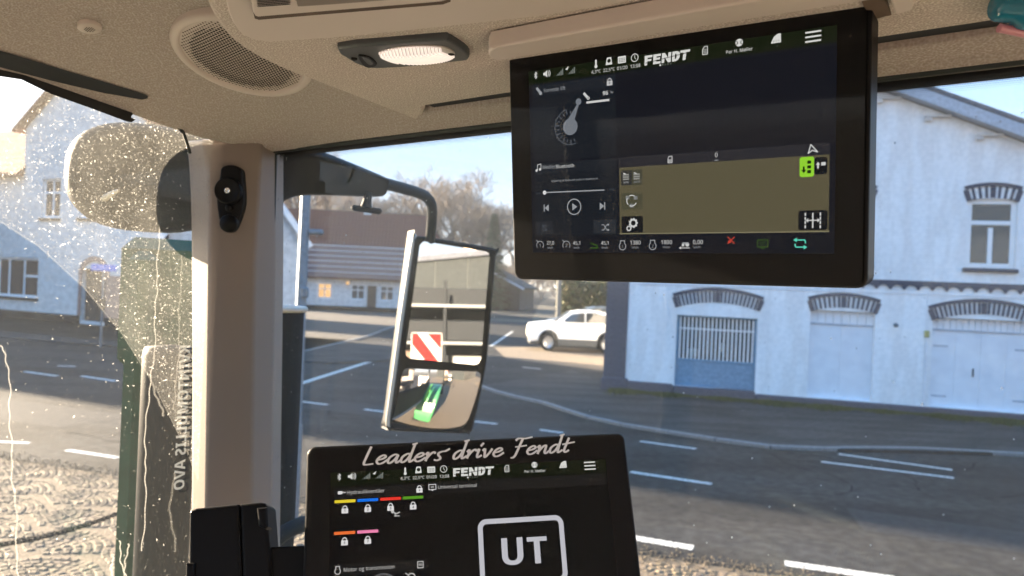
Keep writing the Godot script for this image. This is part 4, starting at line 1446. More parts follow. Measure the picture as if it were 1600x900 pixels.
	for i in 9000:
		var x := rng.randf_range(-110.0, 110.0)
		var hh := 6.0 + 3.0 * sin(x * 0.11) + 2.0 * sin(x * 0.31 + 1.0)
		xfs.append(Transform3D(Basis.from_euler(Vector3(rng.randf() * 6.0, rng.randf() * 6.0, 0)).scaled(Vector3.ONE * rng.randf_range(0.6, 1.6)), Vector3(x, 1.8 + hh * sqrt(rng.randf()), -226.0 - rng.randf() * 18.0)))
	st = S()
	tri(st, Vector3(-0.5, 0, 0), Vector3(0.5, 0, 0.1), Vector3(0, 0.2, 0.9))
	tri(st, Vector3(-0.4, 0.1, 0.2), Vector3(0.5, -0.1, 0.1), Vector3(0.1, -0.5, 0.6))
	st.generate_normals()
	stuff("far_wood", st.commit(), M.twig, xfs)
	# chain hung between posts in front of the tractor
	var a0 := Vector3(-4.4878, 0, -6.3133)
	var a1 := Vector3(-3.628, 0, -8.352)
	var ch := thing("barrier_chain", "dark iron chain sagging between short posts above the sunlit setts", "chain")
	st = S()
	var last := Vector3.ZERO
	var cnt := 84
	for k in cnt + 1:
		var t2 := float(k) / cnt
		var q := a0.lerp(a1, t2)
		q.y = 0.4 - 0.12 * 4.0 * t2 * (1.0 - t2)
		if k > 0:
			var dir := (q - last).normalized()
			var up := (Vector3.UP if k % 2 == 0 else dir.cross(Vector3.UP)).normalized()
			var up2 := dir.cross(up).cross(dir).normalized()
			var ring := []
			for m in 9:
				var an := TAU * m / 8.0
				ring.append((q + last) * 0.5 + dir * cos(an) * 0.036 + up2 * sin(an) * 0.021)
			tube(st, ring, 0.007, 5, false)
		last = q
	var links := obj("link", st, M.outside_black, ch)
	links.set_meta("kind", "stuff")
	for q in [a0, a1]:
		st = S()
		tube(st, [q + Vector3.UP * -0.1, q + Vector3.UP * 0.44], 0.045, 10)
		lathe(st, Transform3D(Basis(Vector3.RIGHT, Vector3.FORWARD, Vector3.UP), q + Vector3.UP * 0.46), [Vector2(0.0, 0.05), Vector2(0.045, 0.03), Vector2(0.055, 0.0), Vector2(0.045, -0.03), Vector2(0.0, -0.05)], 12)
		obj("post", st, M.outside_black, ch)


# what stands behind the tractor and shows only in the outside mirror
func build_yard_behind() -> void:
	var hall := thing("storage_hall", "long grey panelled hall seen in the upper mirror glass", "hall", Transform3D(Basis(-R * 0.55 - F * 0.835, Vector3.UP, F * 0.55 - R * 0.835), EYE + F * -21.0 + R * 2.9 + (R * 0.55 + F * 0.835) * 7.0 + Vector3.UP * -2.75))
	for k in 11:
		var st := S()
		bx(st, Vector3(k * 2.0 + 0.01, 0, -0.2), Vector3(k * 2.0 + 1.99, 4.75, 0), 0.02)
		obj("wall_panel", st, M.pavement if k == 6 else M.hall, hall)
	var st2 := S()
	bx(st2, Vector3(-0.1, 4.75, -9), Vector3(22.1, 4.95, 0.12), 0.02)
	obj("roof", st2, M.grey_roof, hall)
	st2 = S()
	for x in [0.1, 22.0]:
		wall(st2, Transform3D(Basis(Vector3(0, 0, -1), Vector3.UP, Vector3(1, 0, 0)), Vector3(x, 0, -0.2)), 0, 8.8, 0, 4.7, 0.2)
	obj("wall", st2, M.pavement, hall)
	var hs := thing("cream_house", "cream rendered house behind the grey hall, at the top of the mirror", "house", Transform3D(Basis(-R, Vector3.UP, F), EYE + F * -38.0 + R * 12.0 + Vector3.UP * -2.75))
	st2 = S()
	wall(st2, Transform3D(), 0, 9.4, 0, 9.8, 0.3, [Rect2(2, 4.5, 1.2, 1.5), Rect2(6, 4.5, 1.2, 1.5)])
	obj("wall", st2, mapped(mat(Color(0.62, 0.46, 0.34), 0.9), 1.5), hs)
	window(hs, 2, 4.5, 3.2, 6.0, [], [], -0.1, M.frame, M.pane)
	window(hs, 6, 4.5, 7.2, 6.0, [], [], -0.1, M.frame, M.pane)
	st2 = S()
	quad_slab(st2, Vector3(-0.3, 9.7, 0.3), Vector3(9.7, 9.7, 0.3), Vector3(9.7, 12.6, -4.0), Vector3(-0.3, 12.6, -4.0), 0.15)
	quad_slab(st2, Vector3(-0.3, 9.7, -8.3), Vector3(9.7, 9.7, -8.3), Vector3(9.7, 12.6, -4.0), Vector3(-0.3, 12.6, -4.0), 0.15)
	obj("roof", st2, M.tiles, hs)
	var rack := thing("pipe_rack", "dark steel rack with bright crates, in the mirror behind the warning board", "rack", Transform3D(Basis(-R, Vector3.UP, F), EYE + F * -11.0 + R * 2.55 + Vector3.UP * -2.75))
	for x in [0.0, 0.95, 1.9]:
		for z in [0.0, -0.9]:
			st2 = S()
			bx(st2, Vector3(x - 0.03, 0, z - 0.03), Vector3(x + 0.03, 3.4, z + 0.03), 0.006)
			obj("upright", st2, M.outside_black, rack)
	st2 = S()
	bx(st2, Vector3(-0.1, 0.3, -1.05), Vector3(2.0, 3.3, -1.0), 0.01)
	obj("back_panel", st2, M.outside_black, rack)
	for y in [0.55, 1.5, 2.2, 2.9]:
		st2 = S()
		bx(st2, Vector3(-0.1, y, -0.95), Vector3(2.0, y + 0.06, 0.05), 0.006)
		obj("shelf", st2, M.dark_grey, rack)
	for c in [[0.1, 0.61, 0.7, 0.5, M.white_plastic], [1.1, 0.61, 0.6, 0.62, M.cobble], [0.12, 1.56, 0.65, 0.4, M.white_board], [1.05, 1.56, 0.7, 0.5, M.brown], [0.1, 2.26, 1.7, 0.4, M.outside_black]]:
		st2 = S()
		bx(st2, Vector3(c[0], c[1], -0.8), Vector3(c[0] + c[2], c[1] + c[3], -0.15), 0.02)
		var crate := obj("crate", st2, c[4])
		crate.transform = rack.transform
		tag(crate, ["low pale crate on the bottom shelf of the rack", "stone coloured crate on the bottom shelf of the rack", "white crate on the second shelf of the rack", "brown crate on the second shelf of the rack", "long black crate on the third shelf of the rack"][rack.get_meta("n", 0)], "crate")
		rack.set_meta("n", rack.get_meta("n", 0) + 1)
	rack.remove_meta("n")
	# machine hitched behind the tractor, with its striped warning board
	var im := thing("hitched_machine", "black frame of a machine hitched behind the tractor, seen in the mirror", "machine", Transform3D(Basis(-R, Vector3.UP, F), EYE + F * -4.3 + Vector3.UP * -2.75))
	st2 = S()
	bx(st2, Vector3(-1.3, 1.2, -0.3), Vector3(1.3, 1.42, 0.0), 0.03)
	bx(st2, Vector3(-1.2, 0.5, -0.25), Vector3(-1.08, 1.2, -0.1), 0.02)
	bx(st2, Vector3(1.08, 0.5, -0.25), Vector3(1.2, 1.2, -0.1), 0.02)
	bx(st2, Vector3(-1.3, 0.4, -0.9), Vector3(1.3, 0.55, 0.1), 0.03)
	obj("frame", st2, M.outside_black, im)
	st2 = S()
	bx(st2, Vector3(-0.9, 0.55, -0.8), Vector3(0.6, 1.15, -0.2), 0.08)
	obj("hopper", st2, M.dark_grey, im)
	var b0 := EYE + F * -4.05 + R * 1.415 + Vector3.UP * -0.365
	var wb := thing("warning_board", "red and white diagonally striped square warning board in the mirror", "warning board", Transform3D(Basis(-R, Vector3.UP, F), b0))
	st2 = S()
	plate(st2, Transform3D(), rrect(-0.15, -0.145, 0.15, 0.145, 0.015), -0.008, 0.0, 0.002)
	obj("board", st2, M.white_board, wb)
	st2 = S()
	plate(st2, Transform3D(), [Vector2(-0.143, 0.138), Vector2(0.0, 0.138), Vector2(-0.143, -0.02)], 0.0, 0.001)
	obj("stripe", st2, M.red_board, wb)
	st2 = S()
	plate(st2, Transform3D(), [Vector2(0.09, 0.138), Vector2(0.143, 0.138), Vector2(0.143, 0.03), Vector2(0.0, -0.138), Vector2(-0.125, -0.138)], 0.0, 0.001)
	obj("stripe", st2, M.red_board, wb)
	st2 = S()
	bx(st2, Vector3(-0.03, -0.95, -0.03), Vector3(0.03, 0.1, -0.009), 0.005)
	bx(st2, Vector3(-0.03, -0.95, -0.2), Vector3(0.5, -0.9, -0.03), 0.005)
	obj("bracket", st2, M.outside_black, wb)


# ---------------------------------------------------------------- the cab
func lining_u(f: float, r: float) -> float:   # height of the roof lining: domed, dropping to the glass in front and at the side
	var k := 0.035
	var d := -k * log(exp(-(0.98 - f) / k) + exp(-(0.70 - r) / k))
	d = clampf(d, 0.0, 0.34)
	return 0.187 + 0.03 * clampf((0.58 - r) / 0.22, 0.0, 1.0) + 0.095 * (1.0 - pow(1.0 - d / 0.34, 2.0))


func console_u(r: float) -> float:   # underside of the console that hangs below the lining
	return 0.209 - 0.09 * maxf(r - 0.55, 0.0)


func ceil_xf() -> Transform3D:   # x forward, y to the right, z down from eye level
	return Transform3D(Basis(F, R, Vector3.DOWN), EYE)


func dust_image() -> Image:   # dried road dirt on the windscreen: thin where the wiper swept, specks, streaks and runs
	var n := 1024
	var hh := 2048
	var im := Image.create(n, hh, false, Image.FORMAT_RGBA8)
	var nz := FastNoiseLite.new()
	nz.seed = 4
	nz.frequency = 0.006
	nz.fractal_octaves = 4
	var nf := FastNoiseLite.new()
	nf.seed = 9
	nf.frequency = 0.09
	nf.fractal_type = FastNoiseLite.FRACTAL_NONE
	var sweep: Array = [Vector2(0.0909, 0.2204), Vector2(0.3249, 0.2773), Vector2(0.4314, 0.3123), Vector2(0.5678, 0.3757), Vector2(0.6969, 0.4563), Vector2(0.815, 0.5513), Vector2(0.9442, 0.6781), Vector2(1.0574, 0.8123)]
	var edge := PackedFloat32Array()
	edge.resize(n)
	for x in n:
		var u := (x + 0.5) / n
		var v := 1.2
		for k in sweep.size() - 1:
			if u >= sweep[k].x and u <= sweep[k + 1].x:
				v = lerpf(sweep[k].y, sweep[k + 1].y, (u - sweep[k].x) / (sweep[k + 1].x - sweep[k].x))
		if u < sweep[0].x:
			v = sweep[0].y - (sweep[0].x - u) * 0.45
		edge[x] = v * hh
	var al := PackedFloat32Array()
	al.resize(n * hh)
	for y in hh:
		for x in n:
			var e := edge[x] - y
			if e < -8.0:
				al[y * n + x] = 0.0075 if (x + y) % 2 == 0 else 0.0065
				continue
			var over := clampf(e / 10.0, 0.0, 1.0)
			var a := nz.get_noise_2d(x, y * 0.6) * 0.5 + 0.5
			var b := nf.get_noise_2d(x, y) * 0.5 + 0.5
			al[y * n + x] = lerpf(0.0075, 0.015 + 0.037 * a + 0.012 * b, over) + 0.06 * maxf(0.0, 1.0 - absf(e) / 6.0)
	for i in 46000:   # specks and short curled strokes
		var x := rng.randf() * n
		var y := rng.randf() * hh
		var dirty := y < edge[int(x)]
		if not dirty and rng.randf() < 0.92:
			continue
		var s := (rng.randf_range(0.05, 0.3) if dirty else rng.randf_range(0.06, 0.3)) * pow(rng.randf(), 2.0)
		var ang := rng.randf() * TAU
		var ln := int(rng.randf_range(2.0, 11.0)) if rng.randf() < 0.6 else 2
		var wd := 1 if rng.randf() < 0.72 else (2 if rng.randf() < 0.9 else 3)
		for k in ln:
			ang += rng.randfn() * 0.35
			x += cos(ang)
			y += sin(ang)
			for dx in wd:
				for dy in wd:
					var xx := int(x) + dx
					var yy := int(y) + dy
					if xx >= 0 and yy >= 0 and xx < n and yy < hh:
						al[yy * n + xx] = minf(0.9, al[yy * n + xx] + s)
	for run in [[[Vector2(0.8109, 0.2351), Vector2(0.8107, 0.3404), Vector2(0.8099, 0.4107), Vector2(0.811, 0.5043), Vector2(0.7987, 0.574), Vector2(0.7931, 0.6669), Vector2(0.8035, 0.7378), Vector2(0.7998, 0.8541)], 0.26, 2.8], [[Vector2(0.8953, 0.3144), Vector2(0.8986, 0.4344), Vector2(0.8998, 0.5306), Vector2(0.8892, 0.6021)], 0.12, 5.0], [[Vector2(0.8436, 0.2923), Vector2(0.8669, 0.3986), Vector2(0.8661, 0.5533)], 0.07, 6.0], [[Vector2(0.3391, 0.4725), Vector2(0.3617, 0.5033), Vector2(0.3721, 0.5747), Vector2(0.3833, 0.6569), Vector2(0.3998, 0.7403), Vector2(0.4146, 0.845)], 0.22, 2.6], [[Vector2(0.7953, 0.5331), Vector2(0.8285, 0.5754), Vector2(0.8571, 0.6123)], 0.1, 6.0], [[Vector2(0.9045, 0.7233), Vector2(0.8964, 0.7946), Vector2(0.9245, 0.8704)], 0.06, 7.0], [[Vector2(0.7497, 0.8361), Vector2(0.7438, 0.8697), Vector2(0.7336, 0.9026)], 0.2, 4.0], [[Vector2(0.7187, 0.8264), Vector2(0.7307, 0.8679), Vector2(0.7511, 0.9052)], 0.25, 3.0], [[Vector2(0.6996, 0.8523), Vector2(0.6972, 0.8746), Vector2(0.7034, 0.8981)], 0.18, 5.0]]:
		var pts := curve(run[0], 90)
		for k in pts.size():
			var p: Vector2 = pts[k] * Vector2(n, hh) + Vector2(sin(k * 0.14) * 2.0 + sin(k * 0.057) * 2.6, 0)
			for dx in range(-7, 8):
				var xx := int(p.x) + dx
				for yy in range(int(p.y) - 1, int(p.y) + 2):
					if xx >= 0 and xx < n and yy >= 0 and yy < hh:
						al[yy * n + xx] = maxf(al[yy * n + xx], run[1] * clampf(1.0 - absf(p.x - xx) / run[2], 0.0, 1.0) * rng.randf_range(0.6, 1.0))
	var bytes := PackedByteArray()
	bytes.resize(n * hh * 4)
	for i in n * hh:
		bytes[i * 4] = 206
		bytes[i * 4 + 1] = 206
		bytes[i * 4 + 2] = 204
		bytes[i * 4 + 3] = int(al[i] * 255.0 + rng.randf())
	return Image.create_from_data(n, hh, false, Image.FORMAT_RGBA8, bytes)


func speck_image() -> Image:   # the cleaner side glass
	var im := Image.create(1024, 512, false, Image.FORMAT_RGBA8)
	var nz := FastNoiseLite.new()
	nz.seed = 14
	nz.frequency = 0.006
	for y in 512:
		for x in 1024:
			im.set_pixel(x, y, Color(0.9, 0.9, 0.88, 0.003 + 0.004 * (nz.get_noise_2d(x * 0.5, y) + 1.0)))
	for i in 1500:
		var x := int(pow(rng.randf(), 1.6) * 1020)
		var y := int(rng.randf() * 508)
		var s := pow(rng.randf(), 2.2) * 0.75
		im.set_pixel(x, y, Color(0.9, 0.9, 0.88, s))
		if rng.randf() < 0.25:
			im.set_pixel(x + 1, y, Color(0.9, 0.9, 0.88, s * 0.7))
			im.set_pixel(x, y + 1, Color(0.9, 0.9, 0.88, s * 0.6))
	return im


func film(tex: Image, glow: float) -> StandardMaterial3D:
	var m := StandardMaterial3D.new()
	m.transparency = BaseMaterial3D.TRANSPARENCY_ALPHA
	m.albedo_texture = image_tex(tex)
	m.roughness = 0.9
	m.metallic_specular = 0.1
	m.backlight_enabled = true
	m.backlight = Color(glow, glow, glow)
	m.texture_repeat = false
	return m


func uv_quad(a: Vector3, b: Vector3, c: Vector3, d: Vector3) -> SurfaceTool:   # a top corner at u 0, v 0; b at u 1; c at u 1, v 1; d at v 1
	var st := S()
	for k in [[a, 0, 0], [b, 1, 0], [c, 1, 1], [a, 0, 0], [c, 1, 1], [d, 0, 1]]:
		st.set_uv(Vector2(k[1], k[2]))
		st.add_vertex(k[0])
	return st


func build_cab() -> void:
	var cab := thing("tractor_cab", "beige fabric-lined tractor cab with roof console, corner pillar and large windows", "tractor cab")
	# roof lining
	var st := S()
	st.set_smooth_group(1)
	var fs := []
	var rs := []
	for i in 41:
		fs.append(0.98 - 1.95 * pow(i / 40.0, 1.7))
		rs.append(0.70 - 1.45 * pow(i / 40.0, 1.7))
	for i in 40:
		for j in 40:
			var q := []
			for pr in [[i, j], [i + 1, j], [i + 1, j + 1], [i, j + 1]]:
				var f: float = fs[pr[0]]
				var r: float = rs[pr[1]]
				q.append(cv(f, r, lining_u(f, r)))
			quad(st, q[0], q[1], q[2], q[3])
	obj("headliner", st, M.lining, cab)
	# outer roof shell with its edge all round
	st = S()
	var shell := Transform3D(Basis(F, Vector3.UP, R), EYE)
	box(st, shell * at(Vector3(0.02, 0.42, 0.0)), Vector3(2.2, 0.16, 1.62), 0.06)
	box(st, shell * at(Vector3(0.02, 0.26, -0.79)), Vector3(2.1, 0.17, 0.05), 0.01)
	box(st, shell * at(Vector3(-1.0, 0.26, 0.0)), Vector3(0.05, 0.17, 1.5), 0.01)
	box(st, shell * at(Vector3(1.04, 0.3, 0.0)), Vector3(0.06, 0.12, 1.5), 0.01)
	box(st, shell * at(Vector3(0.02, 0.28, 0.765)), Vector3(2.1, 0.16, 0.06), 0.01)
	obj("roof_shell", st, M.outside_black, cab)
	# console: underside with a rolled edge
	var edge2 := [Vector2(0.5, 0.24)] + [Vector2(0.5161, 0.304)]
	edge2 += [Vector2(0.5453, 0.3223), Vector2(0.5656, 0.3386), Vector2(0.5838, 0.355), Vector2(0.5999, 0.3711), Vector2(0.6156, 0.3892), Vector2(0.6297, 0.4102), Vector2(0.6408, 0.4328), Vector2(0.6471, 0.4516), Vector2(0.6538, 0.4714)]
	edge2 += [Vector2(0.667, 0.55), Vector2(0.6635, 0.612), Vector2(0.66, 0.672), Vector2(0.636, 0.66), Vector2(0.609, 0.634), Vector2(0.4, 0.632), Vector2(-0.9, 0.63), Vector2(-0.9, 0.24)]
	st = S()
	var bev := 0.006
	var lip := []
	for k in 5:
		var a := PI * 0.5 * k / 4.0
		lip.append([inset(edge2, bev * (1.0 - cos(a))), bev * (1.0 - sin(a))])
	lip.push_front([edge2, 0.075])
	st.set_smooth_group(1)
	for i in lip.size() - 1:
		for k in edge2.size():
			var l := (k + 1) % edge2.size()
			var q := []
			for pr in [[i, k], [i, l], [i + 1, l], [i + 1, k]]:
				var p: Vector2 = lip[pr[0]][0][pr[1]]
				q.append(cv(p.x, p.y, console_u(p.y) + lip[pr[0]][1]))
			quad(st, q[0], q[1], q[2], q[3])
	st.set_smooth_group(-1)
	for cut in [Rect2(-2, -1, 4, 1.55), Rect2(-2, 0.55, 4, 1)]:
		var half := [cut.position, Vector2(cut.end.x, cut.position.y), cut.end, Vector2(cut.position.x, cut.end.y)]
		for pc in Geometry2D.intersect_polygons(PackedVector2Array(lip[-1][0]), PackedVector2Array(half)):
			var idx := Geometry2D.triangulate_polygon(pc)
			for i in range(0, idx.size(), 3):
				var q := []
				for k in 3:
					var p: Vector2 = pc[idx[i + k]]
					q.append(cv(p.x, p.y, console_u(p.y)))
				tri(st, q[0], q[1], q[2])
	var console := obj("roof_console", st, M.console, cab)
	# fabric strip between the blind slot and the side glass
	st = S()
	st.set_smooth_group(1)
	var rows := [[0.654, 0.212], [0.6545, 0.2005], [0.66, 0.1985], [0.68, 0.1965], [0.694, 0.193], [0.70, 0.189]]
	for i in rows.size() - 1:
		quad(st, cv(0.645, rows[i][0], rows[i][1]), cv(-0.95, rows[i][0], rows[i][1]), cv(-0.95, rows[i + 1][0], rows[i + 1][1]), cv(0.645, rows[i + 1][0], rows[i + 1][1]))
	obj("headliner_strip", st, M.lining, cab)
	st = S()
	quad(st, cv(0.615, 0.622, 0.2075), cv(-0.95, 0.622, 0.2075), cv(-0.95, 0.66, 0.2055), cv(0.615, 0.66, 0.2055))
	obj("blind_slot", st, M.slot, cab)
	# smooth plastic inlay of the console
	st = S()
	plate(st, ceil_xf(), [Vector2(0.484, 0.2965), Vector2(0.5252, 0.3264), Vector2(0.5482, 0.3439), Vector2(0.5691, 0.3621), Vector2(0.5853, 0.3801), Vector2(0.5901, 0.3947), Vector2(0.5835, 0.4063), Vector2(0.5231, 0.4273), Vector2(0.451, 0.4466), Vector2(0.3834, 0.4627), Vector2(0.3362, 0.4736), Vector2(0.2791, 0.4797), Vector2(0.2391, 0.4797), Vector2(0.2043, 0.463)], -0.215, -0.2065, 0.0015)
	obj("console_inlay", st, M.trim, console)
	st = S()
	plate(st, ceil_xf(), [Vector2(0.0744, 0.5519), Vector2(0.0794, 0.5997), Vector2(0.0794, 0.6299), Vector2(0.0069, 0.6311), Vector2(0.007, 0.5592)], -0.215, -0.2065, 0.0015)
	obj("console_inlay", st, M.trim, console)
	# roller blind slot in front, its shaded recess painted as a dark strip on the lining
	st = S()
	var slot_a: Array = [cv(0.9465, 0.3007, 0.2351), cv(0.9492, 0.3256, 0.2336), cv(0.9508, 0.3776, 0.2307), cv(0.9456, 0.432, 0.2258), cv(0.9412, 0.4779, 0.2214), cv(0.9418, 0.4855, 0.22)]
	var slot_b: Array = [cv(0.9693, 0.3087, 0.223), cv(0.9726, 0.3343, 0.2211), cv(0.9709, 0.3862, 0.2186), cv(0.9622, 0.4402, 0.2159), cv(0.9509, 0.4831, 0.2157), cv(0.9457, 0.4876, 0.2177)]
	for i in slot_a.size() - 1:
		var dn := Vector3.DOWN * 0.0015
		quad(st, slot_a[i] + dn, slot_a[i + 1] + dn, slot_b[i + 1] + dn, slot_b[i] + dn)
	quad(st, slot_a[0] + Vector3.DOWN * 0.0015, slot_b[0] + Vector3.DOWN * 0.0015, cv(0.972, -0.7, 0.225), cv(0.935, -0.7, 0.24))
	obj("front_slot_shade", st, M.slot, cab)
	# corner pillar
	st = S()
	st.set_smooth_group(1)
	var left: Array = [cv(1.0528, 0.6042, 0.1874), cv(1.0467, 0.6088, 0.1189), cv(1.0419, 0.6123, 0.0261), cv(1.036, 0.6167, -0.1223), cv(1.029, 0.622, -0.3452), cv(1.0232, 0.6263, -0.5309)]
	var mida: Array = [cv(1.0064, 0.6014, 0.1851), cv(0.9975, 0.6081, 0.1168), cv(0.9937, 0.611, 0.0266), cv(0.9901, 0.6137, -0.1181), cv(0.9854, 0.6172, -0.335), cv(0.9805, 0.6209, -0.5157)]
	var midb: Array = [cv(0.9544, 0.6592, 0.1913), cv(0.9549, 0.6588, 0.1215), cv(0.9561, 0.6579, 0.0297), cv(0.9532, 0.6601, -0.1169), cv(0.947, 0.6648, -0.3368), cv(0.9413, 0.669, -0.52)]
	var right: Array = [cv(0.9806, 0.702, 0.1913), cv(0.9784, 0.7037, 0.1281), cv(0.9751, 0.7062, 0.0324), cv(0.9712, 0.7091, -0.1209), cv(0.9655, 0.7134, -0.3508), cv(0.9596, 0.7178, -0.5423)]
	var outer := F * 0.07 + R * 0.07
	var lines := [left, mida, midb, right]
	var cols := []
	for k in 4:
		cols.append(curve(lines[k], 5))
	var full := []
	for i in cols[0].size():
		var l: Vector3 = cols[0][i]
		var a: Vector3 = cols[1][i]
		var b: Vector3 = cols[2][i]
		var r: Vector3 = cols[3][i]
		full.append([l + outer * 0.8 - R * 0.02, l + outer * 0.08, l, l.lerp(a, 0.12), l.lerp(a, 0.86), a.lerp(l, 0.05) + (a - l) * 0.02, a.lerp(b, 0.06), a.lerp(b, 0.5) - outer * 0.03, a.lerp(b, 0.94), b.lerp(r, 0.05), b.lerp(r, 0.14), b.lerp(r, 0.9), r, r + outer * 0.08, r + outer * 0.8])
	for i in full.size() - 1:
		for k in full[i].size() - 1:
			quad(st, full[i][k], full[i][k + 1], full[i + 1][k + 1], full[i + 1][k])
	st.set_smooth_group(2)
	var top: Array = full[0]
	for ring in 3:
		var nx := []
		for k in top.size():
			nx.append(top[k] + outer * (0.012 * (ring + 1) * (ring + 1)) + Vector3.UP * [0.004, 0.0025, 0.001][ring])
		for k in top.size() - 1:
			quad(st, top[k], top[k + 1], nx[k + 1], nx[k])
		top = nx
	var pillar := obj("corner_pillar", st, M.pillar, cab)
	st = S()
	# windscreen, its dirt, black printed border
	st = S()
	quad(st, cv(0.985, -0.72, 0.25), cv(0.985, 0.6, 0.25), cv(0.985, 0.6, -0.8), cv(0.985, -0.72, -0.8))
	var dust := film(dust_image(), 1.25)
	var ws := obj("windscreen", st, M.clear, cab)
	obj("dirt_film", uv_quad(cv(0.98, 0.22, 0.25), cv(0.98, 0.6, 0.25), cv(0.98, 0.6, -0.47), cv(0.98, 0.22, -0.47)), dust, ws)
	obj("dirt_film", uv_quad(cv(0.98, 0.22, 0.25), cv(0.98, -0.16, 0.25), cv(0.98, -0.16, -0.47), cv(0.98, 0.22, -0.47)), dust, ws)
	var fx := Transform3D(Basis(R, Vector3.UP, -F), EYE)
	st = S()
	var frit := []
	for p in [cv(0.977, 0.3112, 0.2213), cv(0.977, 0.3358, 0.2214), cv(0.977, 0.3617, 0.2193), cv(0.977, 0.4029, 0.2144), cv(0.977, 0.4814, 0.207), cv(0.977, 0.4858, 0.1998), cv(0.977, 0.4836, 0.1953), cv(0.977, 0.4894, 0.1932), cv(0.977, 0.4847, 0.189), cv(0.977, 0.479, 0.1887), cv(0.977, 0.4328, 0.1965), cv(0.977, 0.39, 0.2031), cv(0.977, 0.358, 0.2125), cv(0.977, 0.3362, 0.2108), cv(0.977, 0.3117, 0.2096)]:
		var q: Vector3 = p - EYE
		frit.append(Vector2(q.dot(R), q.y))
	frit.append(Vector2(-0.7, frit[-1].y + 0.005))
	frit.append(Vector2(-0.7, frit[0].y + 0.01))
	plate(st, fx, frit, -0.978, -0.9775)
	obj("frit_band", st, M.frit, ws)
	st = S()
	tube(st, curve([cv(0.978, 0.4819, 0.2072), cv(0.978, 0.5128, 0.2055), cv(0.978, 0.5392, 0.2008), cv(0.978, 0.5522, 0.1922), cv(0.978, 0.5592, 0.1789), cv(0.978, 0.5655, 0.1627)], 6), 0.0022, 6)
	obj("edge_seal", st, M.rubber, ws)
	var dots := []
	for k in 60:
		var t := k / 59.0
		var pt: Vector3 = curve([cv(0.978, 0.4819, 0.2072), cv(0.978, 0.5128, 0.2055), cv(0.978, 0.5392, 0.2008), cv(0.978, 0.5522, 0.1922)], 20)[k]
		for j in 2:
			dots.append(Transform3D(fx.basis.scaled(Vector3.ONE * (0.0006 - 0.00015 * j)), pt + Vector3(0, -0.0034 - 0.0013 * j, 0) - F * 0.001))
	st = S()
	face2(st, Transform3D(), ngon(Vector2.ZERO, 1, 1, 8), 0.0, true)
	st.generate_normals()
	var disc := st.commit()
	stuff("frit_dot", disc, M.frit, dots, ws)
	# dealer lettering stuck on the outside of the glass, seen from behind
	st = S()
	text_into(st, Transform3D(Basis(-R, Vector3.UP, F), Vector3.ZERO).rotated_local(Vector3.BACK, -PI / 2), "KVINTOMULLIS AVO", 0.021, Color.WHITE, 0, true)
	var lt := obj("sticker_lettering", st, M.sticker, ws)
	lt.transform = Transform3D(Basis.IDENTITY, cv(0.99, 0.578, -0.1974))
	# side window
	st = S()
	quad(st, cv(0.975, 0.705, 0.2), cv(-0.95, 0.705, 0.2), cv(-0.95, 0.705, -0.66), cv(0.975, 0.705, -0.66))
	var sw := obj("side_window", st, M.clear, cab)
	obj("dust_specks", uv_quad(cv(0.97, 0.702, 0.2), cv(-0.1, 0.702, 0.2), cv(-0.1, 0.702, -0.5), cv(0.97, 0.702, -0.5)), film(speck_image(), 1.1), sw)
	st = S()
	bar(st, cv(1.0, 0.699, 0.1885), cv(-0.95, 0.699, 0.1925), 0.009, 0.0065, Vector3.UP, 0.002)
	obj("rubber_seal", st, M.rubber, sw)
	st = S()
	tube(st, [cv(0.983, 0.703, 0.19), cv(0.972, 0.703, -0.2), cv(0.955, 0.703, -0.62)], 0.004, 6)
	obj("rubber_seal", st, M.rubber, sw)
	st = S()
	quad(st, cv(0.98, 0.7035, 0.19), cv(-0.95, 0.7035, 0.19), cv(-0.95, 0.7035, 0.1848), cv(0.98, 0.7035, 0.1838))
	obj("frit_band", st, M.frit, sw)
	dots = []
	var sx := Basis(-F, Vector3.UP, -R)
	for j in 8:
		var rad := 0.00098 * (1.0 - j / 9.5)
		for k in 1050:
			var f := 0.97 - (k + (0.5 if j % 2 == 1 else 0.0)) * 0.0018
			dots.append(Transform3D(sx.scaled(Vector3.ONE * rad), cv(f, 0.7034, 0.1842 - j * 0.0016 + (0.97 - f) * 0.0008)))
	stuff("frit_dot", disc, M.frit, dots, sw)
	# the rest of the cab, round the driver
	st = S()
	box(st, shell * at(Vector3(0.0, -0.955, 0.71)), Vector3(1.95, 0.6, 0.06), 0.02)
	obj("side_panel", st, M.outside_black, cab)
	st = S()
	box(st, shell * at(Vector3(0.99, -1.02, 0.0)), Vector3(0.06, 0.5, 1.44), 0.02)
	obj("front_panel", st, M.outside_black, cab)
	st = S()
	box(st, shell * at(Vector3(0.0, -1.29, 0.0)), Vector3(2.0, 0.08, 1.5), 0.02)
	obj("floor", st, M.floor, cab)
	st = S()
	box(st, shell * at(Vector3(-1.0, -0.85, 0.0)), Vector3(0.06, 0.85, 1.5), 0.02)
	obj("rear_panel", st, M.trim, cab)
	for p in [[-0.98, 0.72], [-0.98, -0.74], [0.98, -0.74], [-0.1, -0.76]]:
		st = S()
		box(st, shell * at(Vector3(p[0], -0.5, p[1])), Vector3(0.09, 1.5, 0.06), 0.015)
		obj("pillar", st, M.dark_grey, cab)


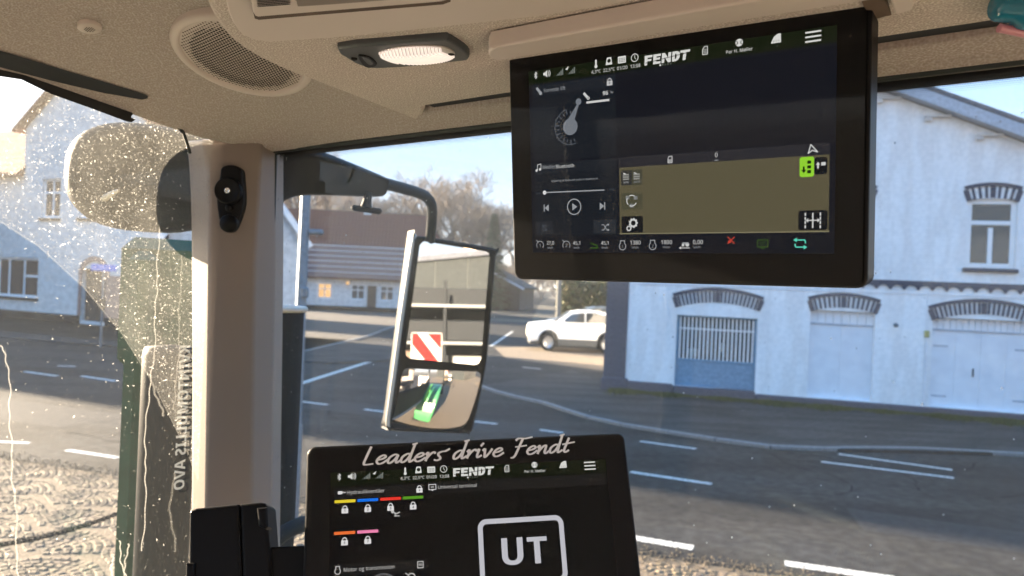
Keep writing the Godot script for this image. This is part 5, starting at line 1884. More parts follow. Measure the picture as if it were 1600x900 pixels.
func build_tractor_outside() -> void:
	# work lamp on the corner of the cab, outside the windscreen
	var o := thing("work_lamp", "rounded black work lamp housing with a rim coloured pale for its sunlit edge, outside the dusty windscreen", "lamp")
	var c := Vector3(-0.5548, 2.8956, -1.17)
	var vx := Vector3(0.999, 0.0436, 0)
	var vy := Vector3(-0.0436, 0.999, 0)
	var back := Vector3(0.5, 0.06, 0.86).normalized()
	var side := Vector3.UP.cross(back).normalized()
	var st := S()
	var prof := []
	var body := Transform3D(Basis(side, back.cross(side), back), c)
	st.set_smooth_group(1)
	var rings := []
	for s in [[0.0, 0.04], [0.35, 0.038], [0.62, 0.034], [0.82, 0.024], [0.95, 0.008], [1.0, -0.02], [0.97, -0.055], [0.9, -0.07]]:
		var ring := []
		for k in 40:
			var a := TAU * k / 40.0
			var cx := signf(cos(a)) * pow(absf(cos(a)), 0.72) * 0.116
			var cy := signf(sin(a)) * pow(absf(sin(a)), 0.78) * 0.082
			ring.append(body * Vector3(cx * s[0], cy * s[0], s[1]))
		rings.append(ring)
	for i in rings.size() - 1:
		for k in 40:
			var l := (k + 1) % 40
			quad(st, rings[i][k], rings[i][l], rings[i + 1][l], rings[i + 1][k])
	obj("housing", st, M.outside_black, o)
	st = S()
	tube(st, curve([cv(1.1512, 0.5491, 0.2051), cv(1.1616, 0.5413, 0.181), cv(1.1659, 0.5381, 0.1506), cv(1.1664, 0.5377, 0.1242), cv(1.1627, 0.5405, 0.1036)], 5), [0.003, 0.004, 0.005, 0.0055, 0.006, 0.0065, 0.007, 0.0072, 0.0075, 0.008, 0.0085, 0.0085, 0.008, 0.0075, 0.0072, 0.007, 0.0065, 0.006, 0.005, 0.004, 0.003], 8)
	tube(st, [cv(1.1539, 0.5346, 0.1026), cv(1.1131, 0.5277, 0.1086), cv(1.0945, 0.5292, 0.1135)], [0.006, 0.004, 0.002], 6)
	obj("rim", st, M.white_plastic, o)  # pale tube painted for the sunlit edge of the black housing
	st = S()
	face2(st, body, ngon(Vector2.ZERO, 0.09, 0.066, 32), -0.069, false)
	obj("lens", st, M.chrome, o)
	st = S()
	tube(st, [c + vx * 0.06 + vy * 0.02, c + vx * 0.1 + vy * 0.05, cv(1.06, 0.7, 0.25)], 0.012, 8)
	obj("bracket", st, M.outside_black, o)
	# green air duct with the black exhaust casing next to it
	o = thing("air_duct", "dark green upright engine duct outside the windscreen", "duct")
	st = S()
	var dx := Transform3D(Basis(Vector3(0.9, 0, -0.436), Vector3.UP, Vector3(0.436, 0, 0.9)), Vector3(-0.7907, 2.4452, -1.62))
	box(st, dx * at(Vector3(0.012, -0.05, -0.06)), Vector3(0.062, 0.8, 0.13), 0.02)
	box(st, dx * at(Vector3(0.062, 0.235, -0.12)), Vector3(0.19, 0.29, 0.16), 0.025)
	obj("body", st, M.duct_green, o)
	st = S()
	box(st, dx * at(Vector3(0.02, -0.47, -0.06)), Vector3(0.075, 0.06, 0.15), 0.01)
	obj("collar", st, M.outside_black, o)
	o = thing("exhaust_casing", "tall black exhaust casing between the green duct and the pillar", "exhaust")
	st = S()
	lathe(st, Transform3D(Basis(Vector3.RIGHT, Vector3.FORWARD, Vector3.UP), Vector3(-0.661, 2.4709, -1.5)), [Vector2(0.0, 0.14), Vector2(0.046, 0.135), Vector2(0.05, 0.12), Vector2(0.05, -0.6), Vector2(0, -0.6)], 24)
	obj("pipe", st, M.outside_black, o)
	# perforated guard seen through the side window
	o = thing("exhaust_guard", "perforated dark exhaust guard outside the side window, next to the pillar", "exhaust guard")
	var gc := Vector3(-0.4731, 2.4631, -1.52)
	st = S()
	var gr := 0.064
	var nu := 20
	var nv := 26
	for j in nv:
		for i in nu / 2 + 1:
			var q := []
			for pr in [[0, 0], [1, 0], [1, 1], [0, 1]]:
				q.append(Vector2((i + pr[0]) * TAU / nu, 0.225 - (j + pr[1]) * 0.0205))
			var m: Vector2 = (q[0] + q[2]) * 0.5
			var oct := []
			for k in 8:
				var a := TAU * (k + 0.5) / 8.0 + PI
				oct.append(m + Vector2(cos(a) * 0.0068 / gr, sin(a) * 0.0068))
			var on := func(v: Vector2) -> Vector3: return gc + Vector3(cos(v.x) * gr, v.y, sin(v.x) * gr)
			var cr := [q[0], q[1], q[2], q[3]]
			var start := [7, 1, 3, 5]
			for k in 4:
				var s0: int = [0, 2, 4, 6][k]
				tri(st, on.call(cr[k]), on.call(oct[s0]), on.call(oct[(s0 + 7) % 8]))
				tri(st, on.call(cr[k]), on.call(cr[(k + 1) % 4]), on.call(oct[s0]))
				tri(st, on.call(cr[(k + 1) % 4]), on.call(oct[(s0 + 1) % 8]), on.call(oct[s0]))
	obj("guard_tube", st, M.outside_black, o)
	st = S()
	var rim := []
	for k in 25:
		rim.append(gc + Vector3(cos(TAU * k / 24.0) * gr, 0.226, sin(TAU * k / 24.0) * gr))
	tube(st, rim, 0.006, 8, false)
	obj("top_rim", st, M.white_plastic, o)  # coloured cream for the light on the top of the dark guard
	st = S()
	tube(st, [gc + Vector3(-0.02, 0.2, -0.01), gc + Vector3(-0.02, -0.33, -0.01)], 0.036, 14)
	obj("inner_pipe", st, M.dark_grey, o)
	o = thing("hose", "bent dark hose at the foot of the exhaust guard", "hose")
	st = S()
	tube(st, curve([Vector3(-0.394, 2.286, -1.3), Vector3(-0.3827, 2.305, -1.31), Vector3(-0.3671, 2.3146, -1.33), Vector3(-0.3487, 2.3173, -1.36), Vector3(-0.3301, 2.3068, -1.42), Vector3(-0.305, 2.2838, -1.5)], 6), 0.014, 12)
	obj("tube", st, M.outside_black, o)
	# bonnet, fender and wheel: mostly out of frame, the fender shows in the wide-angle mirror
	var cabx := Transform3D(Basis(F, Vector3.UP, R), EYE)
	o = thing("tractor", "green tractor body below the cab: bonnet, rear fender and big rear wheel", "tractor")
	st = S()
	var sec := [[1.08, 0.34, -0.85], [1.8, 0.33, -0.92], [2.7, 0.3, -1.08], [3.05, 0.25, -1.3]]
	for i in sec.size() - 1:
		var q := []
		for s in [sec[i], sec[i + 1]]:
			q.append([cabx * Vector3(s[0], -1.75, -s[1]), cabx * Vector3(s[0], s[2] - 0.08, -s[1]), cabx * Vector3(s[0], s[2], -s[1] * 0.7), cabx * Vector3(s[0], s[2], s[1] * 0.7), cabx * Vector3(s[0], s[2] - 0.08, s[1]), cabx * Vector3(s[0], -1.75, s[1])])
		for k in 5:
			quad(st, q[0][k], q[0][k + 1], q[1][k + 1], q[1][k])
	var hood := obj("bonnet", st, M.green, o)
	st = S()
	box(st, cabx * at(Vector3(3.06, -1.55, 0)), Vector3(0.06, 0.5, 0.44), 0.02)
	obj("grille", st, M.outside_black, hood)
	st = S()
	var prev := []
	for k in 15:
		var a := -0.35 + k * 0.17
		var q := []
		for z in [0.6, 0.64, 1.28, 1.33]:
			var rr := 0.98 if z > 0.62 and z < 1.3 else 0.94
			q.append(cabx * Vector3(-1.25 + cos(a) * rr, -1.78 + sin(a) * rr, z))
		if prev.size() > 0:
			for m in 3:
				quad(st, prev[m], prev[m + 1], q[m + 1], q[m])
		prev = q
	var fen := obj("rear_fender", st, M.green, o)
	st = S()
	for k in 8:
		var a := 0.55 + k * 0.12
		bar(st, cabx * Vector3(-1.25 + cos(a) * 0.99, -1.78 + sin(a) * 0.99, 0.86), cabx * Vector3(-1.25 + cos(a + 0.12) * 0.99, -1.78 + sin(a + 0.12) * 0.99, 0.86), 0.07, 0.012, Vector3.UP, 0.002)
	obj("edge_stripe", st, M.green_bright, fen)
	st = S()
	lathe(st, Transform3D(Basis(F, Vector3.UP, R), cabx * Vector3(-1.25, -1.83, 0.98)), [Vector2(0.35, -0.2), Vector2(0.8, -0.24), Vector2(0.9, -0.2), Vector2(0.9, 0.2), Vector2(0.8, 0.24), Vector2(0.35, 0.2)], 40)
	var wl := obj("rear_wheel", st, M.tyre, o)
	st = S()
	lathe(st, Transform3D(Basis(F, Vector3.UP, R), cabx * Vector3(-1.25, -1.83, 0.98)), [Vector2(0.0, 0.1), Vector2(0.3, 0.12), Vector2(0.37, 0.2)], 30)
	obj("rim", st, M.lamp_red, wl)
	# seat and armrest below the camera
	o = thing("driver_seat", "dark fabric driver's seat inside the cab", "seat")
	st = S()
	box(st, cabx * at(Vector3(-0.32, -0.78, -0.05)), Vector3(0.5, 0.14, 0.5), 0.05)
	obj("seat_cushion", st, M.seat, o)
	st = S()
	box(st, cabx * Transform3D(Basis().rotated(Vector3.BACK, 0.15), Vector3(-0.62, -0.4, -0.05)), Vector3(0.14, 0.75, 0.48), 0.05)
	obj("backrest", st, M.seat, o)
	st = S()
	box(st, cabx * at(Vector3(-0.32, -1.05, -0.05)), Vector3(0.36, 0.4, 0.36), 0.04)
	obj("base", st, M.black, o)
	o = thing("armrest", "black multifunction armrest below the lower terminal", "armrest")
	st = S()
	box(st, cabx * at(Vector3(0.05, -0.58, 0.36)), Vector3(0.6, 0.12, 0.2), 0.04)
	obj("pad", st, M.black, o)
	st = S()
	box(st, cabx * at(Vector3(0.0, -0.94, 0.36)), Vector3(0.3, 0.6, 0.12), 0.03)
	obj("post", st, M.black, o)


func build_mirror() -> void:
	var xf := Transform3D(Basis(Vector3(0.8702, -0.1073, -0.4809), Vector3(0.0817, 0.9939, -0.074), Vector3(0.486, 0.0251, 0.8736)), Vector3(-0.1866, 2.6105, -2.1))
	var o := thing("mirror_arm", "black outside mirror bracket with a bent tube arm, beyond the side window", "mirror arm")
	var st := S()
	var arm_xf := Transform3D(Basis(Vector3(0.999, 0.0436, 0), Vector3(-0.0436, 0.999, 0), Vector3(0, 0, 1)), EYE)
	var up_line := [cv(1.0628, 0.7529, 0.2184), cv(1.0742, 0.8194, 0.2268), cv(1.1254, 0.931, 0.2303), cv(1.2255, 1.1559, 0.2284), cv(1.2248, 1.1689, 0.2205)]
	var lo_line := [cv(1.0587, 0.756, 0.1018), cv(1.0918, 0.8062, 0.1337), cv(1.155, 0.9087, 0.1576), cv(1.2329, 1.1503, 0.1865), cv(1.2274, 1.1669, 0.2008)]
	var ua := curve(up_line, 6)
	var la := curve(lo_line, 6)
	var th := Vector3(0.25, 0, 0.97) * 0.022
	st.set_smooth_group(1)
	for i in ua.size() - 1:
		var m0: Vector3 = ua[i].lerp(la[i], 0.22)
		var m1: Vector3 = ua[i + 1].lerp(la[i + 1], 0.22)
		quad(st, ua[i], ua[i + 1], m1 + th * 1.5, m0 + th * 1.5)
		quad(st, m0 + th * 1.5, m1 + th * 1.5, m1 + th, m0 + th)
		quad(st, m0 + th, m1 + th, la[i + 1] + th * 0.5, la[i] + th * 0.5)
		quad(st, la[i] + th * 0.5, la[i + 1] + th * 0.5, la[i + 1] - th, la[i] - th)
		quad(st, la[i] - th, la[i + 1] - th, ua[i + 1] - th, ua[i] - th)
		quad(st, ua[i] - th, ua[i + 1] - th, ua[i + 1], ua[i])
	obj("bracket", st, M.outside_black, o)
	st = S()
	tube(st, curve([cv(1.2362, 1.1479, 0.2167), cv(1.262, 1.241, 0.2176), cv(1.2933, 1.33, 0.2184), cv(1.3174, 1.3869, 0.2154), cv(1.341, 1.4317, 0.2021), cv(1.3866, 1.485, 0.1758), cv(1.4434, 1.5424, 0.1161)], 6), 0.0135, 12)
	obj("arm", st, M.outside_black, o)
	st = S()
	tube(st, [cv(1.2057, 1.0957, 0.1868), cv(1.2073, 1.0946, 0.1707), cv(1.2088, 1.0934, 0.1546)], [0.008, 0.009, 0.012], 8)
	bar(st, cv(1.2333, 1.075, 0.1532), cv(1.1977, 1.1267, 0.1485), 0.02, 0.012, Vector3.UP, 0.004)
	obj("hook", st, M.outside_black, o)
	o = thing("outside_mirror", "tall black outside mirror with a flat upper and a bulged lower glass", "mirror", xf)
	st = S()
	var hp := []
	for p in [Vector3(-0.2429, 2.8797, -2.0764), Vector3(-0.0594, 2.8619, -2.178), Vector3(-0.0482, 2.8517, -2.1839), Vector3(-0.0474, 2.8354, -2.1839), Vector3(-0.0576, 2.5755, -2.1708), Vector3(-0.0676, 2.4801, -2.1625), Vector3(-0.0885, 2.3575, -2.1473), Vector3(-0.0983, 2.342, -2.1414), Vector3(-0.112, 2.3393, -2.1337), Vector3(-0.2917, 2.3572, -2.0343), Vector3(-0.306, 2.3648, -2.0265), Vector3(-0.3097, 2.3784, -2.0248), Vector3(-0.3036, 2.4151, -2.0293), Vector3(-0.2695, 2.8586, -2.061), Vector3(-0.2637, 2.8728, -2.0647)]:
		var q: Vector3 = xf.affine_inverse() * p
		hp.append(Vector2(q.x, q.y))
	plate(st, Transform3D(), curve(hp, 3, true), -0.055, -0.002, 0.006)
	var house := obj("housing", st, M.outside_black, o)
	st = S()
	var strip_pts := []
	for p in [Vector3(-0.2573, 2.8751, -2.0683), Vector3(-0.2631, 2.8591, -2.0646), Vector3(-0.2827, 2.6523, -2.0477), Vector3(-0.2948, 2.4993, -2.0366), Vector3(-0.304, 2.3899, -2.0283), Vector3(-0.2999, 2.3678, -2.03)]:
		strip_pts.append(xf.affine_inverse() * p + Vector3(-0.006, 0, -0.008))
	tube(st, curve(strip_pts, 4), 0.006, 8)
	obj("lit_edge_tube", st, M.white_plastic, house)  # pale tube stands in for the sunlit side of the black housing
	st = S()
	hp = []
	for p in [Vector3(-0.244, 2.8657, -2.0754), Vector3(-0.0767, 2.8497, -2.168), Vector3(-0.0694, 2.8448, -2.1719), Vector3(-0.0671, 2.8341, -2.1729), Vector3(-0.0776, 2.5485, -2.1588), Vector3(-0.084, 2.5342, -2.1548), Vector3(-0.0961, 2.5308, -2.148), Vector3(-0.2638, 2.5499, -2.0553), Vector3(-0.2737, 2.5568, -2.05), Vector3(-0.2759, 2.5704, -2.0492), Vector3(-0.2532, 2.8546, -2.07)]:
		var q: Vector3 = xf.affine_inverse() * p
		hp.append(Vector2(q.x, q.y))
	face2(st, Transform3D(), hp, -0.001, true)
	obj("mirror_glass", st, M.mirror, o)
	st = S()
	hp = []
	for p in [Vector3(-0.2739, 2.5244, -2.049), Vector3(-0.0901, 2.5128, -2.1509), Vector3(-0.081, 2.5055, -2.1557), Vector3(-0.0804, 2.4912, -2.1556), Vector3(-0.1059, 2.3585, -2.1376), Vector3(-0.1124, 2.3482, -2.1337), Vector3(-0.1242, 2.3436, -2.127), Vector3(-0.284, 2.3601, -2.0386), Vector3(-0.2937, 2.3674, -2.0334), Vector3(-0.2943, 2.381, -2.0335), Vector3(-0.2814, 2.516, -2.0445)]:
		var q: Vector3 = xf.affine_inverse() * p
		hp.append(Vector2(q.x, q.y))
	var lc: Vector3 = xf.affine_inverse() * Vector3(-0.1888, 2.4344, -2.0937)
	var cp := PackedVector2Array(hp)
	st.set_smooth_group(1)
	var nn := 26
	var bulge := func(v: Vector2) -> Vector3:
		var dx2 := v.x - lc.x - 0.03 * 0.35
		var dy2 := v.y - lc.y - 0.2 * 0.35
		return Vector3(v.x, v.y, -(dx2 * dx2 + dy2 * dy2) / 0.7 + 0.024)
	for i in nn:
		for j in nn:
			var a := Vector2(lc.x - 0.12 + 0.24 * i / nn, lc.y - 0.1 + 0.2 * j / nn)
			var b := a + Vector2(0.24 / nn, 0.2 / nn)
			var cell := PackedVector2Array([a, Vector2(b.x, a.y), b, Vector2(a.x, b.y)])
			for pc in Geometry2D.intersect_polygons(cell, cp):
				for k in range(1, pc.size() - 1):
					tri(st, bulge.call(pc[0]), bulge.call(pc[k]), bulge.call(pc[k + 1]))
	obj("wide_angle_glass", st, M.mirror, o)


# ---------------------------------------------------------------- lettering and screens
func text_into(st: SurfaceTool, xf: Transform3D, s: String, em: float, col: Color, align := 0, bold := false, wide := 1.0) -> void:
	var tm := TextMesh.new()
	var fnt := SystemFont.new()
	fnt.font_names = PackedStringArray(["Droid Sans"])
	fnt.font_weight = 700 if bold else 400
	tm.font = fnt
	tm.font_size = 64
	tm.pixel_size = 0.01
	var k := em / 0.64
	tm.depth = 0.0
	tm.curve_step = 2.0
	tm.text = s
	tm.horizontal_alignment = [HORIZONTAL_ALIGNMENT_CENTER, HORIZONTAL_ALIGNMENT_LEFT, HORIZONTAL_ALIGNMENT_RIGHT][align]
	tm.vertical_alignment = VERTICAL_ALIGNMENT_CENTER
	var a := tm.get_mesh_arrays()
	var v: PackedVector3Array = a[Mesh.ARRAY_VERTEX]
	var idx = a[Mesh.ARRAY_INDEX]
	st.set_color(col)
	var count: int = idx.size() if idx != null else v.size()
	for i in count:
		var p := v[idx[i]] if idx != null else v[i]
		st.add_vertex(xf * Vector3(p.x * wide * k, p.y * k, p.z * k))


func lit(c: Color) -> Color:   # what a screen gives off for a colour as the eye sees it
	return Color(c.r, c.g, c.b)


func u3(p: Vector2) -> Vector3:   # a point of the 1280 x 800 display on the terminal's face
	return Vector3((p.x / 1280.0 - 0.5) * 0.261, (0.5 - p.y / 800.0) * 0.163, UIZ)


func upoly(pts: Array, c: Color) -> void:
	UI.set_color(c)
	var idx := Geometry2D.triangulate_polygon(PackedVector2Array(pts))
	for i in range(0, idx.size(), 3):
		tri(UI, u3(pts[idx[i]]), u3(pts[idx[i + 1]]), u3(pts[idx[i + 2]]))


func urect(x0: float, y0: float, x1: float, y1: float, c: Color, r := 0.0) -> void:
	upoly(rrect(x0, y0, x1, y1, r, 4) if r > 0.0 else [Vector2(x0, y0), Vector2(x1, y0), Vector2(x1, y1), Vector2(x0, y1)], c)


func uline(pts: Array, w: float, c: Color) -> void:
	UI.set_color(c)
	for i in pts.size() - 1:
		var d: Vector2 = (pts[i + 1] - pts[i]).normalized() * w * 0.5
		var n := Vector2(-d.y, d.x)
		quad(UI, u3(pts[i] + n - d * 0.6), u3(pts[i + 1] + n + d * 0.6), u3(pts[i + 1] - n + d * 0.6), u3(pts[i] - n - d * 0.6))


func uarc(c: Vector2, r: float, w: float, col: Color, a0 := 0.0, a1 := TAU) -> void:
	var pts := []
	for k in 25:
		var a := lerpf(a0, a1, k / 24.0)
		pts.append(c + Vector2(cos(a), sin(a)) * r)
	uline(pts, w, col)


func udisc(c: Vector2, r: float, col: Color) -> void:
	upoly(ngon(c, r, r, 20), col)


func utext(s: String, p: Vector2, size: float, col: Color, align := 1, bold := false, wide := 1.0) -> void:
	text_into(UI, at(u3(p)), s, size * 0.78 * 0.261 / 1280.0, col, align, bold, wide)


func ulock(p: Vector2, s: float, col: Color, hole: Color, label := "") -> void:
	urect(p.x - s * 0.5, p.y - s * 0.1, p.x + s * 0.5, p.y + s * 0.62, col)
	uarc(p + Vector2(0, -s * 0.18), s * 0.3, s * 0.14, col, PI, TAU)
	uline([p + Vector2(-s * 0.3, -s * 0.18), p + Vector2(-s * 0.3, -s * 0.05)], s * 0.14, col)
	uline([p + Vector2(s * 0.3, -s * 0.18), p + Vector2(s * 0.3, -s * 0.05)], s * 0.14, col)
	UIZ += 0.00012
	if label == "":
		udisc(p + Vector2(0, s * 0.24), s * 0.1, hole)
	else:
		utext(label, p + Vector2(0, s * 0.26), s * 0.62, hole, 0, true)
	UIZ -= 0.00012


func status_bar() -> void:
	var w := Color(0.83, 0.83, 0.81)
	var c := lit(w)
	var g := lit(Color(0.42, 0.44, 0.42))
	var b := lit(Color(0.09, 0.11, 0.06))
	var o := Vector2(39, 21)
	uline([o + Vector2(-7, -7), o + Vector2(7, 7), o + Vector2(0, 14), o + Vector2(0, -14), o + Vector2(7, -7), o + Vector2(-7, 7)], 3.0, c)
	o = Vector2(94, 21)
	upoly([o + Vector2(-16, -6), o + Vector2(-7, -6), o + Vector2(4, -16), o + Vector2(4, 16), o + Vector2(-7, 6), o + Vector2(-16, 6)], c)
	uarc(o, 12, 3, c, -0.8, 0.8)
	uarc(o, 19, 3, c, -0.8, 0.8)
	for k in 5:
		urect(142 + k * 7.5, 34 - k * 6.0, 148 + k * 7.5, 36, g)
		urect(200 + k * 7.5, 34 - k * 6.0, 206 + k * 7.5, 36, g)
	upoly([Vector2(188, 14), Vector2(206, 3), Vector2(199, 19)], c)
	o = Vector2(336, 11)
	urect(o.x - 4, o.y - 18, o.x + 4, o.y + 8, c, 3.5)
	udisc(o + Vector2(0, 10), 7, c)
	utext("4,3°C", Vector2(336, 42), 24, c, 0)
	o = Vector2(396, 8)
	upoly([o + Vector2(-15, 14), o + Vector2(-9, -16), o + Vector2(11, -16), o + Vector2(15, 14)], c)
	UIZ += 0.00012
	udisc(o + Vector2(1, -2), 8, b)
	UIZ -= 0.00012
	uline([o + Vector2(-4, 3), o + Vector2(5, -7)], 3, c)
	utext("22,5°C", Vector2(396, 42), 24, c, 0)
	o = Vector2(455, 9)
	urect(o.x - 18, o.y - 14, o.x + 18, o.y + 14, c, 2)
	UIZ += 0.00012
	for i in 3:
		for j in 4:
			urect(o.x - 12 + j * 7, o.y - 6 + i * 6, o.x - 8 + j * 7, o.y - 3 + i * 6, b)
	UIZ -= 0.00012
	utext("01/20", Vector2(456, 42), 24, c, 0)
	o = Vector2(512, 9)
	uarc(o, 15, 3, c)
	uline([o + Vector2(0, -9), o, o + Vector2(5, 6)], 2.6, c)
	utext("13:08", Vector2(514, 42), 24, c, 0)
	# the maker's word mark, cut by a slanting line, five page dots under it
	var x := 552.0
	var fw := 33.0
	for s in [[[0, 0], [30, 0], [30, 9], [12, 9], [12, 15], [27, 15], [27, 23], [12, 23], [12, 38], [2, 38]], [[33, 0], [62, 0], [62, 9], [46, 9], [46, 14], [60, 14], [60, 22], [46, 22], [46, 29], [63, 29], [63, 38], [35, 38]], [[66, 0], [77, 0], [90, 20], [90, 0], [101, 0], [101, 38], [91, 38], [77, 17], [77, 38], [67, 38]]]:
		var pts := []
		for q in s:
			pts.append(Vector2(x + q[0] * 1.12 - q[1] * 0.1 + 4, 8 + q[1]))
		upoly(pts, c)
	var outer := [[105, 0], [122, 0], [131, 4], [134, 12], [133, 26], [128, 34], [120, 38], [106, 38]]
	var inn := [[116, 9], [119, 9], [122, 14], [122, 25], [119, 29], [116, 29]]
	for k in 8:
		pass
	var dp := []
	for q in outer:
		dp.append(Vector2(x + q[0] * 1.12 - q[1] * 0.1 + 4, 8 + q[1]))
	upoly(dp, c)
	UIZ += 0.00012
	dp = []
	for q in inn:
		dp.append(Vector2(x + q[0] * 1.12 - q[1] * 0.1 + 4, 8 + q[1]))
	upoly(dp, b)
	UIZ -= 0.00012
	dp = []
	for q in [[134, 0], [170, 0], [169, 9], [157, 9], [156, 38], [145, 38], [146, 9], [135, 9]]:
		dp.append(Vector2(x + q[0] * 1.12 - q[1] * 0.1 + 4, 8 + q[1]))
	upoly(dp, c)
	UIZ += 0.00014
	uline([Vector2(x + 8, 37), Vector2(x + 200, 18)], 2.6, b)
	UIZ -= 0.00014
	for k in 5:
		udisc(Vector2(x + 70 + k * 11, 53), 4.0 if k == 0 else 2.6, c if k == 0 else g)
	o = Vector2(805, 21)
	uline([o + Vector2(-9, -4), o + Vector2(-2, -14), o + Vector2(10, -14), o + Vector2(10, 15), o + Vector2(-9, 15), o + Vector2(-9, -4)], 3, c)
	for k in 3:
		uline([o + Vector2(-5, -3 + k * 6), o + Vector2(6, -3 + k * 6)], 2, c)
	o = Vector2(937, 11)
	udisc(o, 14, c)
	UIZ += 0.00012
	uarc(o + Vector2(-12, 0), 6, 3, b, -1.2, 1.2)
	uarc(o + Vector2(12, 0), 6, 3, b, PI - 1.2, PI + 1.2)
	UIZ -= 0.00012
	utext("Per H. Møller", Vector2(937, 40), 22, c, 0)
	o = Vector2(1072, 17)
	upoly([o + Vector2(-19, 15), o + Vector2(-8, -8), o + Vector2(6, -17), o + Vector2(17, -17), o + Vector2(18, 15)], c)
	UIZ += 0.00012
	for k in 3:
		udisc(o + Vector2(-8 + k * 9, 8), 1.8, b)
	UIZ -= 0.00012
	udisc(o + Vector2(4, 26), 2, g)
	for k in 3:
		urect(1174, 9 + k * 16, 1228, 15 + k * 16, c)


func terminal(called: String, label: String, xf: Transform3D) -> Node3D:
	var o := thing(called, label, "display", xf)
	var k := 0.261 / 1280.0
	var x0 := (-110.0 - 640.0) * k
	var x1 := (1390.0 - 640.0) * k
	var y0 := (400.0 - 924.0) * 0.163 / 800.0
	var y1 := (400.0 + 124.0) * 0.163 / 800.0
	var st := S()
	plate(st, Transform3D(), rrect(x0, y0, x1, y1, 0.008, 6), -0.028, -0.0004, 0.003)
	plate(st, Transform3D(), rrect(x0 + 0.02, y0 + 0.02, x1 - 0.02, y1 - 0.02, 0.01, 4), -0.028, -0.042, 0.004)
	obj("housing", st, M.black, o)
	st = S()
	plate(st, Transform3D(), rrect(x0 + 0.0022, y0 + 0.0022, x1 - 0.0022, y1 - 0.0022, 0.0065, 6), -0.002, 0.0, 0.0004)
	obj("front_plate", st, M.glossy, o)
	return o


func finish_terminal(o: Node3D, panels: SurfaceTool, icons: SurfaceTool) -> void:
	obj("screen_panels", panels, M.ui, o)
	obj("screen_icons_and_text", icons, M.ui, o)
	var k := 0.261 / 1280.0
	var st := S()
	face2(st, Transform3D(), rrect(-750.0 * k + 0.003, (400.0 - 921.0) * 0.163 / 800.0, 750.0 * k - 0.003, (400.0 + 119.0) * 0.163 / 800.0, 0.006, 5), 0.0022, true)
	obj("screen_cover_glass", st, M.cover, o)


